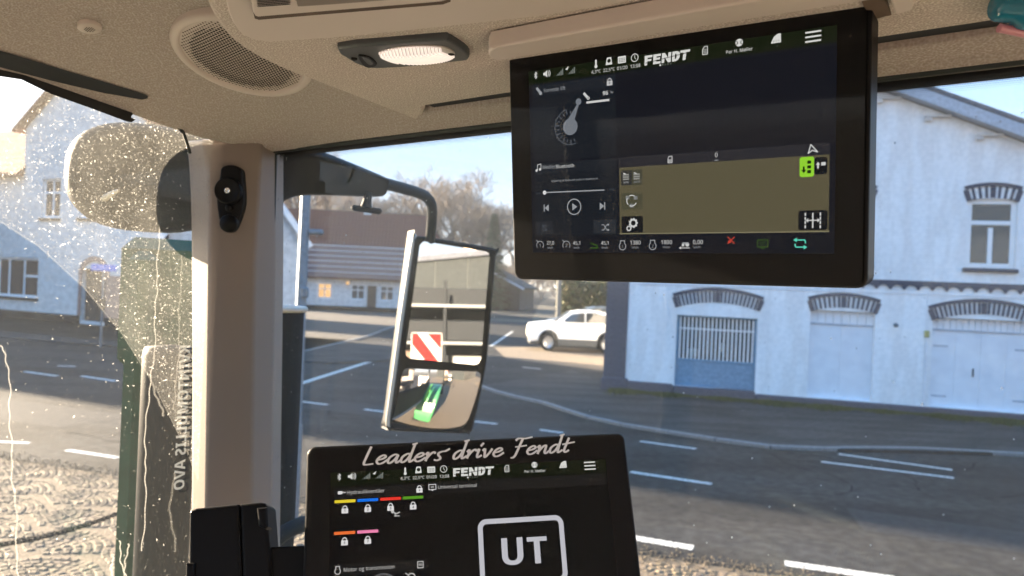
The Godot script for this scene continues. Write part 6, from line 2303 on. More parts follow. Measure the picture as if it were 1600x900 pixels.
func build_upper_terminal() -> void:
	var o := terminal("roof_terminal", "black touch terminal hanging from the roof console, showing a map field and media controls", Transform3D(Basis(Vector3(0.8304, 0.0071, 0.5571), Vector3(-0.0681, 0.9937, 0.0889), Vector3(-0.553, -0.1118, 0.8257)), Vector3(0.1206, 2.8654, -0.6272)))
	var pn := S()
	var ic := S()
	var dim := lit(Color(0.115, 0.13, 0.155))
	var base := lit(Color(0.095, 0.105, 0.13))
	var head := lit(Color(0.135, 0.15, 0.175))
	UI = pn
	UIZ = 0.0004
	urect(0, 0, 1280, 800, base)
	UIZ = 0.0006
	urect(0, 0, 1280, 58, lit(Color(0.1, 0.125, 0.075)))
	urect(18, 64, 424, 112, head)
	urect(18, 113, 424, 396, dim)
	urect(18, 405, 424, 450, head)
	urect(18, 451, 424, 724, dim)
	urect(432, 404, 1262, 446, lit(Color(0.165, 0.165, 0.185)))
	urect(435, 446, 1260, 720, lit(Color(0.345, 0.325, 0.25)))
	urect(433, 718, 1262, 722, lit(Color(0.5, 0.48, 0.38)))
	UIZ = 0.0008
	var btn := lit(Color(0.18, 0.18, 0.19))
	urect(444, 458, 540, 520, lit(Color(0.27, 0.27, 0.22)), 6)
	urect(444, 458, 492, 520, btn, 6)
	urect(444, 552, 540, 620, lit(Color(0.29, 0.285, 0.225)), 6)
	urect(444, 648, 540, 716, lit(Color(0.09, 0.095, 0.11)), 6)
	urect(1158, 450, 1208, 522, lit(Color(0.55, 0.8, 0.2)), 8)
	urect(1209, 454, 1253, 515, lit(Color(0.09, 0.095, 0.11)), 8)
	urect(1155, 643, 1256, 714, lit(Color(0.09, 0.095, 0.11)), 8)
	urect(24, 660, 110, 718, lit(Color(0.16, 0.17, 0.19)), 4)
	urect(312, 660, 418, 718, lit(Color(0.18, 0.19, 0.21)), 4)
	UI = ic
	UIZ = 0.0012
	status_bar()
	var w := lit(Color(0.78, 0.78, 0.77))
	var m := lit(Color(0.58, 0.59, 0.6))
	var g := lit(Color(0.31, 0.33, 0.36))
	var k := lit(Color(0.05, 0.05, 0.05))
	# front lift pane
	uline([Vector2(44, 78), Vector2(62, 100)], 12, m)
	udisc(Vector2(62, 101), 8, m)
	utext("Forreste lift", Vector2(78, 92), 27, m)
	ulock(Vector2(398, 90), 26, lit(Color(0.72, 0.72, 0.72)), k)
	uline([Vector2(278, 126), Vector2(296, 146)], 11, w)
	udisc(Vector2(297, 147), 7, w)
	UIZ += 0.00012
	udisc(Vector2(297, 147), 3, k)
	UIZ -= 0.00012
	utext("96", Vector2(391, 135), 30, w, 2, true)
	utext("%", Vector2(400, 134), 20, m)
	urect(288, 160, 396, 169, w)
	var knob := Vector2(208, 258)
	var tip := Vector2(250, 157)
	var lv := lit(Color(0.44, 0.46, 0.49))
	udisc(knob, 36, lv)
	udisc(tip, 14, lv)
	upoly([knob + Vector2(-10, -34), knob + Vector2(22, -28), tip + Vector2(3, 8), tip + Vector2(-6, 8)], lv)
	for i in 15:
		var a := 0.95 + (TAU - 2.2) * i / 14.0
		var d := Vector2(cos(a), sin(a))
		if d.x < 0.35:
			uline([knob + d * 56.0, knob + d * (72.0 if i % 2 == 0 else 66.0)], 4.0, lit(Color(0.36, 0.38, 0.41)))
	uarc(knob, 76, 3.5, lit(Color(0.33, 0.35, 0.38)), 1.2, 4.5)
	# media pane
	var nt := Vector2(42, 423)
	udisc(nt + Vector2(-9, 12), 6, w)
	udisc(nt + Vector2(9, 8), 6, w)
	uline([nt + Vector2(-4, 12), nt + Vector2(-4, -12), nt + Vector2(14, -16), nt + Vector2(14, 8)], 3, w)
	utext("Medier:", Vector2(63, 423), 27, m)
	utext("Bluetooth", Vector2(131, 424), 27, w)
	utext("Afspilning af Bluetooth-audio er deaktiveret", Vector2(222, 485), 15, m, 0)
	uline([Vector2(72, 534), Vector2(366, 535)], 5, m)
	udisc(Vector2(72, 534), 9, lit(Color(0.86, 0.86, 0.86)))
	utext("00:00", Vector2(39, 536), 13, g, 0)
	utext("00:00", Vector2(402, 534), 13, g, 0)
	var pc := Vector2(220, 601)
	uarc(pc, 33, 4.5, m)
	upoly([pc + Vector2(-9, -16), pc + Vector2(16, 0), pc + Vector2(-9, 16)], m)
	for s in [[Vector2(80, 602), 1.0], [Vector2(356, 602), -1.0]]:
		var p: Vector2 = s[0]
		var q: float = s[1]
		upoly([p + Vector2(12 * q, -16), p + Vector2(-9 * q, 0), p + Vector2(12 * q, 16)], m)
		urect(minf(p.x - 9 * q, p.x - 14 * q), p.y - 16, maxf(p.x - 9 * q, p.x - 14 * q), p.y + 16, m)
	var rp := Vector2(68, 690)
	uarc(rp, 12, 3, g, 0.4, 2.8)
	uarc(rp, 12, 3, g, 3.6, 6.0)
	uline([rp + Vector2(-12, -12), rp + Vector2(12, 12)], 2.5, g)
	rp = Vector2(367, 692)
	uline([rp + Vector2(-15, -11), rp + Vector2(-5, -11), rp + Vector2(9, 11), rp + Vector2(15, 11)], 3, m)
	uline([rp + Vector2(-15, 11), rp + Vector2(-5, 11), rp + Vector2(9, -11), rp + Vector2(15, -11)], 3, m)
	upoly([rp + Vector2(13, -17), rp + Vector2(22, -11), rp + Vector2(13, -5)], m)
	upoly([rp + Vector2(13, 5), rp + Vector2(22, 11), rp + Vector2(13, 17)], m)
	# map pane
	var d0 := Vector2(660, 426)
	uline([d0 + Vector2(-8, -3), d0 + Vector2(-4, -12), d0 + Vector2(9, -12), d0 + Vector2(9, 13), d0 + Vector2(-8, 13), d0 + Vector2(-8, -3)], 3, w)
	uline([d0 + Vector2(-5, 2), d0 + Vector2(6, 2)], 3, w)
	uline([d0 + Vector2(-5, 7), d0 + Vector2(6, 7)], 3, w)
	utext("0", Vector2(849, 421), 30, w, 0)
	uline([Vector2(842, 441), Vector2(857, 441)], 3, m)
	var na := Vector2(1202, 424)
	uline([na + Vector2(-14, 14), na + Vector2(-5, -17), na + Vector2(18, 11), na + Vector2(0, 4), na + Vector2(-14, 14)], 4, w)
	for x in [468.0, 516.0]:
		for r in 3:
			urect(x - 15, 474 + r * 9, x + 13, 480 + r * 9, lit(Color(0.55, 0.55, 0.53)))
		uline([Vector2(x - 12, 470), Vector2(x - 2, 474)], 4, w)
		utext("MAN" if x < 500 else "AUTO", Vector2(x, 508), 15, m, 0)
	uarc(Vector2(492, 584), 22, 4, w, 0.5, 2.0)
	uarc(Vector2(492, 584), 22, 4, w, 2.4, 3.6)
	uarc(Vector2(492, 584), 22, 4, w, 4.3, 5.3)
	for q in [Vector2(474, 572), Vector2(510, 574), Vector2(492, 606)]:
		for r in 3:
			urect(q.x - 8 + r * 6, q.y - 9, q.x - 5 + r * 6, q.y + 6, m)
	for gg in [[Vector2(498, 676), 17.0], [Vector2(478, 698), 10.0]]:
		var cg: Vector2 = gg[0]
		var rg: float = gg[1]
		uarc(cg, rg * 0.82, rg * 0.42, w)
		for r in 9:
			var a := TAU * r / 9.0
			uline([cg + Vector2(cos(a), sin(a)) * rg * 0.9, cg + Vector2(cos(a), sin(a)) * rg * 1.12], rg * 0.36, w)
	var gb := Vector2(1183, 486)
	for r in 3:
		urect(gb.x + 2, gb.y - 22 + r * 17, gb.x + 15, gb.y - 11 + r * 17, lit(Color(0.1, 0.16, 0.03)))
	uline([gb + Vector2(-10, 0), gb + Vector2(-10, 14)], 6, lit(Color(0.1, 0.16, 0.03)))
	upoly([gb + Vector2(-19, 10), gb + Vector2(-1, 10), gb + Vector2(-10, 22)], lit(Color(0.1, 0.16, 0.03)))
	gb = Vector2(1231, 482)
	urect(gb.x + 2, gb.y - 10, gb.x + 17, gb.y + 2, w)
	upoly([gb + Vector2(-17, -1), gb + Vector2(-9, -12), gb + Vector2(-1, -1)], w)
	uline([gb + Vector2(-9, -2), gb + Vector2(-9, 10)], 6, w)
	gb = Vector2(1206, 679)
	uline([gb + Vector2(0, -26), gb + Vector2(0, 26)], 5, w)
	uline([gb + Vector2(-20, 0), gb + Vector2(20, 0)], 4, w)
	upoly([gb + Vector2(-16, -8), gb + Vector2(-25, 0), gb + Vector2(-16, 8)], w)
	upoly([gb + Vector2(16, -8), gb + Vector2(25, 0), gb + Vector2(16, 8)], w)
	for r in 4:
		for sx in [-26.0, 26.0]:
			uline([gb + Vector2(sx, -26 + r * 15), gb + Vector2(sx, -18 + r * 15)], 5, w)
	# bottom row of read-outs
	for c in [[Vector2(43, 766), "1"], [Vector2(178, 766), "2"]]:
		var p: Vector2 = c[0]
		uarc(p + Vector2(0, 1), 18, 3, m, 2.6, 2.6 + 4.3)
		utext(c[1], p + Vector2(0, 2), 26, m, 0)
		uline([p + Vector2(-20, -22), p + Vector2(-8, -12)], 3, m)
	utext("27,0", Vector2(97, 757), 27, w, 0)
	utext("km/h", Vector2(96, 778), 16, m, 0)
	utext("45,1", Vector2(231, 758), 27, w, 0)
	utext("km/h", Vector2(229, 778), 16, m, 0)
	var fo := Vector2(314, 767)
	uline([fo + Vector2(-16, -8), fo + Vector2(14, 2), fo + Vector2(16, 12), fo + Vector2(-16, 12)], 5, lit(Color(0.2, 0.34, 0.12)))
	utext("45,1", Vector2(367, 758), 27, w, 0)
	utext("km/h", Vector2(365, 778), 16, m, 0)
	for c in [[Vector2(448, 768), "1", "1380", Vector2(506, 757), Vector2(504, 777)], [Vector2(583, 767), "2", "1800", Vector2(643, 756), Vector2(642, 776)]]:
		var p: Vector2 = c[0]
		uarc(p + Vector2(0, 4), 15, 3.5, m, -0.9, PI + 0.9)
		uline([p + Vector2(-9, -7), p + Vector2(-10, -19), p + Vector2(10, -19), p + Vector2(9, -7)], 3.5, m)
		utext(c[1], p + Vector2(0, 5), 22, m, 0)
		utext(c[2], c[3], 29, w, 0)
		utext("1/min", c[4], 16, m, 0)
	var tr := Vector2(721, 762)
	udisc(tr + Vector2(10, 4), 8, w)
	udisc(tr + Vector2(-8, 6), 5.5, w)
	urect(tr.x - 12, tr.y - 5, tr.x + 16, tr.y + 3, m)
	uline([tr + Vector2(20, 17), tr + Vector2(-22, 17)], 3, w)
	upoly([tr + Vector2(-16, 11), tr + Vector2(-26, 17), tr + Vector2(-16, 23)], w)
	utext("0,00", Vector2(775, 756), 29, w, 0)
	utext("km/h", Vector2(771, 776), 16, m, 0)
	var rx := Vector2(907, 749)
	var red := lit(Color(0.72, 0.25, 0.2))
	uline([rx + Vector2(-13, -12), rx + Vector2(13, 13)], 4, red)
	uline([rx + Vector2(-13, 13), rx + Vector2(13, -12)], 4, red)
	udisc(rx + Vector2(-6, 6), 6, red)
	var sc := Vector2(1027, 762)
	var dg := lit(Color(0.27, 0.38, 0.16))
	uline([sc + Vector2(-19, -13), sc + Vector2(19, -13), sc + Vector2(19, 13), sc + Vector2(-19, 13), sc + Vector2(-19, -13)], 3, dg)
	utext("UT", sc + Vector2(0, 0), 20, dg, 0)
	uline([sc + Vector2(-6, 18), sc + Vector2(6, 18)], 3, dg)
	var lp := Vector2(1163, 763)
	var tq := lit(Color(0.35, 0.8, 0.7))
	uline([lp + Vector2(-16, -13), lp + Vector2(15, -13), lp + Vector2(18, -8), lp + Vector2(18, -2)], 4.5, tq)
	uline([lp + Vector2(16, 13), lp + Vector2(-15, 13), lp + Vector2(-18, 8), lp + Vector2(-18, 2)], 4.5, tq)
	upoly([lp + Vector2(-12, -22), lp + Vector2(-25, -13), lp + Vector2(-12, -5)], tq)
	upoly([lp + Vector2(12, 5), lp + Vector2(25, 13), lp + Vector2(12, 22)], tq)
	finish_terminal(o, pn, ic)


# hand-drawn script: strokes of each letter in ems, [advance, stroke, stroke ...]
func script_letters() -> Dictionary:
	return {
		"L": [0.5, [[0.2, 1.0], [0.16, 0.8], [0.1, 0.45], [0.05, 0.08], [0.14, 0.0], [0.42, 0.03]]],
		"e": [0.44, [[0.05, 0.22], [0.25, 0.27], [0.37, 0.38], [0.28, 0.48], [0.12, 0.36], [0.05, 0.16], [0.13, 0.01], [0.28, 0.03], [0.46, 0.2]]],
		"a": [0.52, [[0.42, 0.42], [0.28, 0.48], [0.1, 0.32], [0.06, 0.1], [0.14, 0.0], [0.3, 0.16], [0.42, 0.44]], [[0.42, 0.44], [0.38, 0.14], [0.42, 0.01], [0.56, 0.14]]],
		"d": [0.56, [[0.4, 0.4], [0.28, 0.48], [0.1, 0.32], [0.06, 0.1], [0.14, 0.0], [0.3, 0.16], [0.42, 0.5]], [[0.4, 1.0], [0.58, 1.06]], [[0.5, 1.02], [0.46, 0.72], [0.4, 0.2], [0.42, 0.01], [0.58, 0.14]]],
		"r": [0.4, [[0.02, 0.36], [0.1, 0.47], [0.1, 0.3], [0.06, 0.0]], [[0.07, 0.1], [0.2, 0.36], [0.33, 0.48], [0.4, 0.4]]],
		"s": [0.38, [[0.0, 0.03], [0.12, -0.01], [0.23, 0.06], [0.22, 0.17], [0.14, 0.28], [0.14, 0.4], [0.26, 0.48], [0.4, 0.5], [0.55, 0.62]]],
		"i": [0.26, [[0.02, 0.36], [0.1, 0.47], [0.06, 0.16], [0.09, 0.01], [0.24, 0.12]], [[0.15, 0.66], [0.24, 0.82]]],
		"v": [0.42, [[0.0, 0.38], [0.08, 0.47], [0.1, 0.2], [0.13, 0.0], [0.27, 0.2], [0.38, 0.46]]],
		"F": [0.62, [[0.12, 0.86], [0.22, 0.97], [0.5, 0.95], [0.78, 1.02]], [[0.4, 0.94], [0.3, 0.5], [0.2, 0.05], [0.12, -0.12], [0.02, -0.14]], [[0.14, 0.48], [0.36, 0.5], [0.6, 0.54]]],
		"n": [0.5, [[0.02, 0.36], [0.1, 0.47], [0.1, 0.3], [0.06, 0.0]], [[0.07, 0.1], [0.24, 0.4], [0.36, 0.46], [0.36, 0.28], [0.34, 0.08], [0.4, 0.0], [0.52, 0.13]]],
		"t": [0.36, [[0.24, 0.82], [0.17, 0.5], [0.1, 0.12], [0.16, 0.0], [0.3, 0.1]], [[0.0, 0.45], [0.2, 0.5], [0.5, 0.56]]],
		" ": [0.34],
	}


func build_lower_terminal() -> void:
	var o := terminal("armrest_terminal", "black touch terminal with white script lettering across its top bezel", Transform3D(Basis(Vector3(0.9895, 0.0635, -0.1295), Vector3(-0.1058, 0.9297, -0.3527), Vector3(0.098, 0.3627, 0.9267)), Vector3(-0.0228, 2.5039, -0.7004)))
	var pn := S()
	var ic := S()
	var head := lit(Color(0.125, 0.12, 0.115))
	UI = pn
	UIZ = 0.0004
	urect(0, 0, 1280, 800, lit(Color(0.055, 0.05, 0.05)))
	UIZ = 0.0006
	urect(0, 0, 1280, 62, lit(Color(0.085, 0.105, 0.055)))
	urect(18, 70, 425, 118, head)
	urect(436, 66, 1275, 118, head)
	urect(436, 119, 1275, 800, lit(Color(0.07, 0.067, 0.065)))
	urect(18, 119, 425, 388, lit(Color(0.065, 0.06, 0.06)))
	urect(18, 396, 425, 444, head)
	urect(18, 445, 425, 800, lit(Color(0.065, 0.065, 0.068)))
	UIZ = 0.0008
	for x in [119, 220, 322]:
		urect(x, 125, x + 2, 386, lit(Color(0.05, 0.045, 0.045)))
	urect(18, 255, 425, 257, lit(Color(0.05, 0.045, 0.045)))
	UI = ic
	UIZ = 0.0012
	status_bar()
	var w := lit(Color(0.85, 0.84, 0.84))
	var m := lit(Color(0.72, 0.71, 0.7))
	var k := lit(Color(0.06, 0.05, 0.05))
	urect(34, 84, 54, 98, w, 3)
	uline([Vector2(54, 91), Vector2(68, 91)], 5, m)
	utext("Hydraulikventiler", Vector2(74, 92), 28, m)
	ulock(Vector2(399, 92), 28, w, k)
	var bars := [[20, 123, Color(0.85, 0.76, 0.2)], [121, 123, Color(0.1, 0.42, 0.85)], [222, 123, Color(0.86, 0.22, 0.18)], [323, 123, Color(0.33, 0.55, 0.15)], [20, 259, Color(0.88, 0.42, 0.2)], [121, 259, Color(0.9, 0.5, 0.66)]]
	for i in bars.size():
		var x: float = bars[i][0]
		var y: float = bars[i][1]
		urect(x, y, x + 92, y + 13, lit(bars[i][2]))
		ulock(Vector2(x + 46, y + 41), 29, w, k, ["1", "2", "3", "4", "5", "7"][i])
	var hd := Vector2(292, 196)
	udisc(hd + Vector2(-15, -9), 7, m)
	uline([hd + Vector2(-10, -6), hd + Vector2(2, 0), hd + Vector2(16, -6)], 5, m)
	uline([hd + Vector2(0, 8), hd + Vector2(-6, 0)], 4, m)
	uline([hd + Vector2(-8, 10), hd + Vector2(16, 10)], 4, m)
	var ut := Vector2(458, 88)
	uline([ut + Vector2(-16, -12), ut + Vector2(16, -12), ut + Vector2(16, 11), ut + Vector2(-16, 11), ut + Vector2(-16, -12)], 3, w)
	upoly([ut + Vector2(-6, 12), ut + Vector2(6, 12), ut + Vector2(0, 18)], w)
	utext("UT", ut, 15, w, 0, true)
	utext("Universal terminal", Vector2(482, 90), 28, m)
	uarc(Vector2(38, 424), 12, 4, m, -0.9, PI + 0.9)
	uline([Vector2(30, 414), Vector2(30, 404), Vector2(46, 404), Vector2(46, 414)], 4, m)
	utext("Motor og transmission", Vector2(62, 420), 28, m)
	uline([Vector2(384, 406), Vector2(408, 406), Vector2(408, 432), Vector2(384, 432), Vector2(384, 406)], 4, m)
	utext("60", Vector2(396, 419), 18, m, 0, true)
	uarc(Vector2(232, 520), 72, 9, lit(Color(0.35, 0.35, 0.36)), PI * 1.02, PI * 1.98)
	uarc(Vector2(232, 520), 58, 4, lit(Color(0.2, 0.2, 0.21)), PI * 1.02, PI * 1.98)
	uarc(Vector2(356, 468), 15, 5, m, 2.8, 6.6)
	uline([Vector2(330, 450), Vector2(343, 459)], 4, m)
	# big framed UT
	var grey := lit(Color(0.73, 0.73, 0.76))
	var fr := rrect(668, 254, 1040, 520, 30, 6)
	fr.append(fr[0])
	uline(fr, 22, grey)
	utext("UT", Vector2(858, 392), 203, grey, 0, true, 1.12)
	finish_terminal(o, pn, ic)
	# script lettering printed on the bezel
	var st := S()
	var glyphs := script_letters()
	var words := "Leaders drive Fendt"
	var total := 0.0
	for ch in words:
		total += glyphs[ch][0]
	var p0 := Vector2(142, -27)
	var p1 := Vector2(1139, -41)
	var em := 0.0
	var x := 0.0
	var span := p1.x - p0.x
	em = span / (total + 0.25)
	var hgt := 80.0
	for ch in words:
		var gl: Array = glyphs[ch]
		for s in range(1, gl.size()):
			var pts := []
			for q in gl[s]:
				pts.append(Vector2(p0.x + (x + q[0] + q[1] * 0.16) * em, lerpf(p0.y, p1.y, (x / total)) - q[1] * hgt))
			var cv2 := curve(pts, 5)
			for i in cv2.size() - 1:
				var d: Vector2 = (cv2[i + 1] - cv2[i]).normalized()
				var n := Vector2(-d.y, d.x)
				var wd := 3.2 + 2.6 * absf(d.y)
				UIZ = 0.0026 + i * 0.000002
				quad(st, u3(cv2[i] + n * wd - d * 1.5), u3(cv2[i + 1] + n * wd + d * 1.5), u3(cv2[i + 1] - n * wd + d * 1.5), u3(cv2[i] - n * wd - d * 1.5))
		x += gl[0]
	obj("script_lettering", st, M.print, o)
	# its bracket: a two-piece black casing with a side knob and a cross arm
	var mt := thing("terminal_bracket", "black two-piece bracket casing beside the lower terminal", "bracket", o.transform)
	st = S()
	var us := func(pts: Array) -> Array:
		var out := []
		for q in pts:
			out.append(Vector2((q.x / 1280.0 - 0.5) * 0.261, (0.5 - q.y / 800.0) * 0.163))
		return out
	plate(st, Transform3D(), us.call([Vector2(-621, 134), Vector2(-615, 124), Vector2(-594, 117), Vector2(-416, 109), Vector2(-407, 111), Vector2(-373, 468), Vector2(-355, 693), Vector2(-586, 676), Vector2(-603, 401)]), -0.06, -0.012, 0.003)
	obj("casing", st, M.black, mt)
	st = S()
	plate(st, Transform3D(), us.call([Vector2(-405, 110), Vector2(-312, 106), Vector2(-295, 111), Vector2(-286, 123), Vector2(-263, 319), Vector2(-230, 702), Vector2(-350, 694), Vector2(-370, 468)]), -0.06, -0.012, 0.003)
	obj("casing", st, M.black, mt)
	st = S()
	plate(st, Transform3D(), us.call([Vector2(-318, 137), Vector2(-272, 136), Vector2(-265, 219), Vector2(-276, 230), Vector2(-306, 214)]), -0.02, 0.002, 0.003)
	obj("knob", st, M.black, mt)
	st = S()
	plate(st, Transform3D(), us.call([Vector2(-275, 299), Vector2(-106, 303), Vector2(-94, 712), Vector2(-241, 702)]), -0.04, -0.02, 0.002)
	obj("cross_arm", st, M.black, mt)
	st = S()
	plate(st, Transform3D(), us.call([Vector2(-615, 347), Vector2(-576, 349), Vector2(-550, 679), Vector2(-593, 676)]), -0.05, -0.008, 0.003)
	obj("side_ledge", st, M.black, mt)


# ---------------------------------------------------------------- fittings of the roof and pillar
func build_small_fittings() -> void:
	# loudspeaker in the lining
	var sp := cv(0.7954, 0.5216, 0.2627)
	var df := (lining_u(sp_f() + 0.01, sp_r()) - lining_u(sp_f() - 0.01, sp_r())) / 0.02
	var dr := (lining_u(sp_f(), sp_r() + 0.01) - lining_u(sp_f(), sp_r() - 0.01)) / 0.02
	var n := (Vector3.DOWN + F * df + R * dr).normalized()
	var xx := (F - n * F.dot(n)).normalized()
	var xf := Transform3D(Basis(xx, n.cross(xx), n), sp + n * 0.0065)
	var o := thing("ceiling_speaker", "round beige perforated loudspeaker grille in the roof lining", "loudspeaker", xf)
	var st := S()
	var rr := 0.08
	lathe(st, Transform3D(), [Vector2(rr * 1.04, -0.02), Vector2(rr, 0.003), Vector2(rr - 0.002, 0.006), Vector2(rr * 0.9, 0.0075), Vector2(rr * 0.87, 0.006), Vector2(rr * 0.86, 0.003)], 56)
	obj("ring", st, M.trim, o)
	st = S()
	lathe(st, Transform3D(), [Vector2(rr * 0.865, 0.0035), Vector2(rr * 0.5, 0.0068), Vector2(0, 0.0078)], 56)
	obj("grille", st, M.trim, o)
	var holes := []
	var cols := []
	var pitch := 0.0041
	for i in range(-24, 25):
		for j in range(-28, 29):
			var p := Vector2(i * pitch + (pitch * 0.5 if j % 2 != 0 else 0.0), j * pitch * 0.866)
			if p.length() > rr * 0.84:
				continue
			var q := p.length() / rr
			var z := (lerpf(0.0078, 0.0068, q / 0.5) if q < 0.5 else lerpf(0.0068, 0.0035, (q - 0.5) / 0.365)) + 0.0003
			var edge := p.length() > rr * 0.72
			holes.append(Transform3D(Basis().scaled(Vector3.ONE * (0.0012 if edge else 0.0017)), Vector3(p.x, p.y, z)))
			cols.append(Color(4, 3, 2.4) if edge else Color(1, 0.9, 0.8))
	st = S()
	face2(st, Transform3D(), ngon(Vector2.ZERO, 1, 1, 7), 0.0, true)
	st.generate_normals()
	var hole := st.commit()
	var hm := mat(Color(0.016, 0.013, 0.012), 0.9)
	hm.vertex_color_use_as_albedo = true
	stuff("grille_hole", hole, hm, holes, o, cols)
	# small microphone rosette
	var mp := cv(0.8743, 0.3836, 0.2639)
	o = thing("ceiling_microphone", "tiny round microphone rosette in the roof lining above the windscreen", "microphone", Transform3D(Basis(F, R, Vector3.DOWN).rotated(R, -0.25), mp + Vector3.DOWN * 0.002))
	st = S()
	lathe(st, Transform3D(), [Vector2(0.012, -0.004), Vector2(0.012, 0.001), Vector2(0.011, 0.002), Vector2(0, 0.0024)], 28)
	obj("rosette", st, M.trim, o)
	holes = []
	for i in range(-2, 3):
		for j in range(-2, 3):
			var p := Vector2(i * 0.0024 + (0.0012 if j % 2 != 0 else 0.0), j * 0.0021)
			if p.length() < 0.0056:
				holes.append(Transform3D(Basis().scaled(Vector3.ONE * 0.0008), Vector3(p.x, p.y, 0.0027)))
	stuff("hole", hole, hm, holes, o)
	# reading lamp in the console
	o = thing("roof_lamp", "dark oval reading lamp with a clear ribbed lens in the roof console", "lamp", ceil_xf())
	st = S()
	plate(st, Transform3D(), curve([Vector2(0.5353, 0.4426), Vector2(0.4875, 0.4531), Vector2(0.437, 0.4679), Vector2(0.432, 0.4726), Vector2(0.4336, 0.485), Vector2(0.4376, 0.5005), Vector2(0.4437, 0.5137), Vector2(0.4546, 0.5249), Vector2(0.4655, 0.5235), Vector2(0.5038, 0.5176), Vector2(0.5429, 0.506), Vector2(0.5544, 0.4986), Vector2(0.5562, 0.4858), Vector2(0.5516, 0.4701)], 2, true), -0.215, -0.203, 0.003)
	obj("lamp_body", st, M.dark_grey, o)
	st = S()
	plate(st, Transform3D(), curve([Vector2(0.5324, 0.4639), Vector2(0.5262, 0.4651), Vector2(0.5258, 0.474), Vector2(0.5347, 0.4893), Vector2(0.5432, 0.4941), Vector2(0.5512, 0.4933), Vector2(0.5488, 0.484)], 3, true), -0.206, -0.2015, 0.0012)
	obj("rocker_switch", st, M.black, o)
	st = S()
	plate(st, Transform3D(), curve([Vector2(0.5293, 0.4665), Vector2(0.5255, 0.4707), Vector2(0.534, 0.484), Vector2(0.5401, 0.4841)], 3, true), -0.203, -0.2006, 0.0008)
	obj("switch_rib", st, M.dark_grey, o)
	st = S()
	var lens_pts: Array = curve([Vector2(0.5111, 0.4688), Vector2(0.4988, 0.4641), Vector2(0.4811, 0.4636), Vector2(0.4616, 0.4694), Vector2(0.4482, 0.4788), Vector2(0.4448, 0.4897), Vector2(0.4493, 0.5015), Vector2(0.4594, 0.5088), Vector2(0.4732, 0.5122), Vector2(0.4923, 0.5098), Vector2(0.5063, 0.5034), Vector2(0.5144, 0.4934), Vector2(0.5148, 0.4809)], 3, true)
	plate(st, Transform3D(), lens_pts, -0.207, -0.2018, 0.0004)
	var lm := mat(Color(0.5, 0.45, 0.42), 0.3, 0.3)
	var refl := obj("lamp_reflector", st, lm, o)
	st = S()
	var lo := Vector2(9, 9)
	var hi := Vector2(-9, -9)
	for q in lens_pts:
		lo = lo.min(q)
		hi = hi.max(q)
	var lc := (lo + hi) * 0.5
	# ribs of the lens run across it, bulging downwards
	var ax: Vector2 = (lens_pts[30] - lens_pts[0]).normalized()
	var best := 0.0
	for a in lens_pts:
		for b in lens_pts:
			if a.distance_to(b) > best:
				best = a.distance_to(b)
				ax = (b - a).normalized()
				lc = (a + b) * 0.5
	var ay := Vector2(-ax.y, ax.x)
	var poly := PackedVector2Array(lens_pts)
	for k in 20:
		var t := (k - 9.5) / 10.0
		var s := lc + ax * t * best * 0.48
		var seg := Geometry2D.intersect_polyline_with_polygon(PackedVector2Array([s - ay * 0.1 - ax * 0.03, s + ax * 0.008, s + ay * 0.1 - ax * 0.03]), poly)
		for line in seg:
			var pts := []
			for i in 9:
				var f := i / 8.0 * (line.size() - 1)
				var a: Vector2 = line[int(minf(f, line.size() - 2))]
				var b: Vector2 = line[int(minf(f, line.size() - 2)) + 1]
				var q := a.lerp(b, f - minf(floorf(f), line.size() - 2))
				pts.append(Vector3(q.x, q.y, -0.2016 + 0.002 * sin(PI * i / 8.0) * (1.0 - t * t)))
			tube(st, pts, 0.00125, 6, false)
	var gm := StandardMaterial3D.new()
	gm.albedo_color = Color(0.96, 0.95, 0.93)
	gm.roughness = 0.15
	gm.emission_enabled = true
	gm.emission = Color(1.0, 0.93, 0.9)
	gm.emission_energy_multiplier = 0.055
	obj("lens_rib", st, gm, refl)
	for q in [Vector2(0.4523, 0.4999), Vector2(0.5423, 0.4682)]:
		st = S()
		lathe(st, at(Vector3(q.x, q.y, -0.2025)), [Vector2(0.003, -0.002), Vector2(0.003, 0.001), Vector2(0.0015, 0.0016), Vector2(0, 0.0005)], 10)
		obj("screw", st, M.black, o)
	# air vent panel at the top
	o = thing("air_vent", "beige vent panel with a fine mesh and a recessed grip in the roof console", "vent", ceil_xf())
	st = S()
	plate(st, Transform3D(), [Vector2(0.4432, 0.291), Vector2(0.4824, 0.3192), Vector2(0.5037, 0.3359), Vector2(0.5091, 0.3413), Vector2(0.5084, 0.3441), Vector2(0.3658, 0.3919), Vector2(0.3603, 0.3917), Vector2(0.3287, 0.3593)], -0.2065, -0.196, 0.0018)
	obj("bezel", st, M.trim, o)
	st = S()
	plate(st, Transform3D(), [Vector2(0.4557, 0.2992), Vector2(0.502, 0.3333), Vector2(0.5279, 0.3539), Vector2(0.5273, 0.3576), Vector2(0.3782, 0.4067), Vector2(0.37, 0.4057), Vector2(0.3364, 0.3702)], -0.2068, -0.2015)
	obj("shade_plate", st, M.brown, o)  # brown plate painted for the shade around the bezel
	st = S()
	plate(st, Transform3D(), curve([Vector2(0.4235, 0.3133), Vector2(0.4518, 0.3355), Vector2(0.4579, 0.3418), Vector2(0.4556, 0.3445), Vector2(0.4148, 0.3598), Vector2(0.3773, 0.3722), Vector2(0.3542, 0.3792), Vector2(0.3396, 0.363)], 2, true), -0.196, -0.1945, 0.0006)
	obj("grip", st, M.pillar, o)
	holes = []
	var c0 := Vector2(0.4741, 0.3197)
	var c1 := Vector2(0.4498, 0.3285)
	var c2 := Vector2(0.4904, 0.3316)
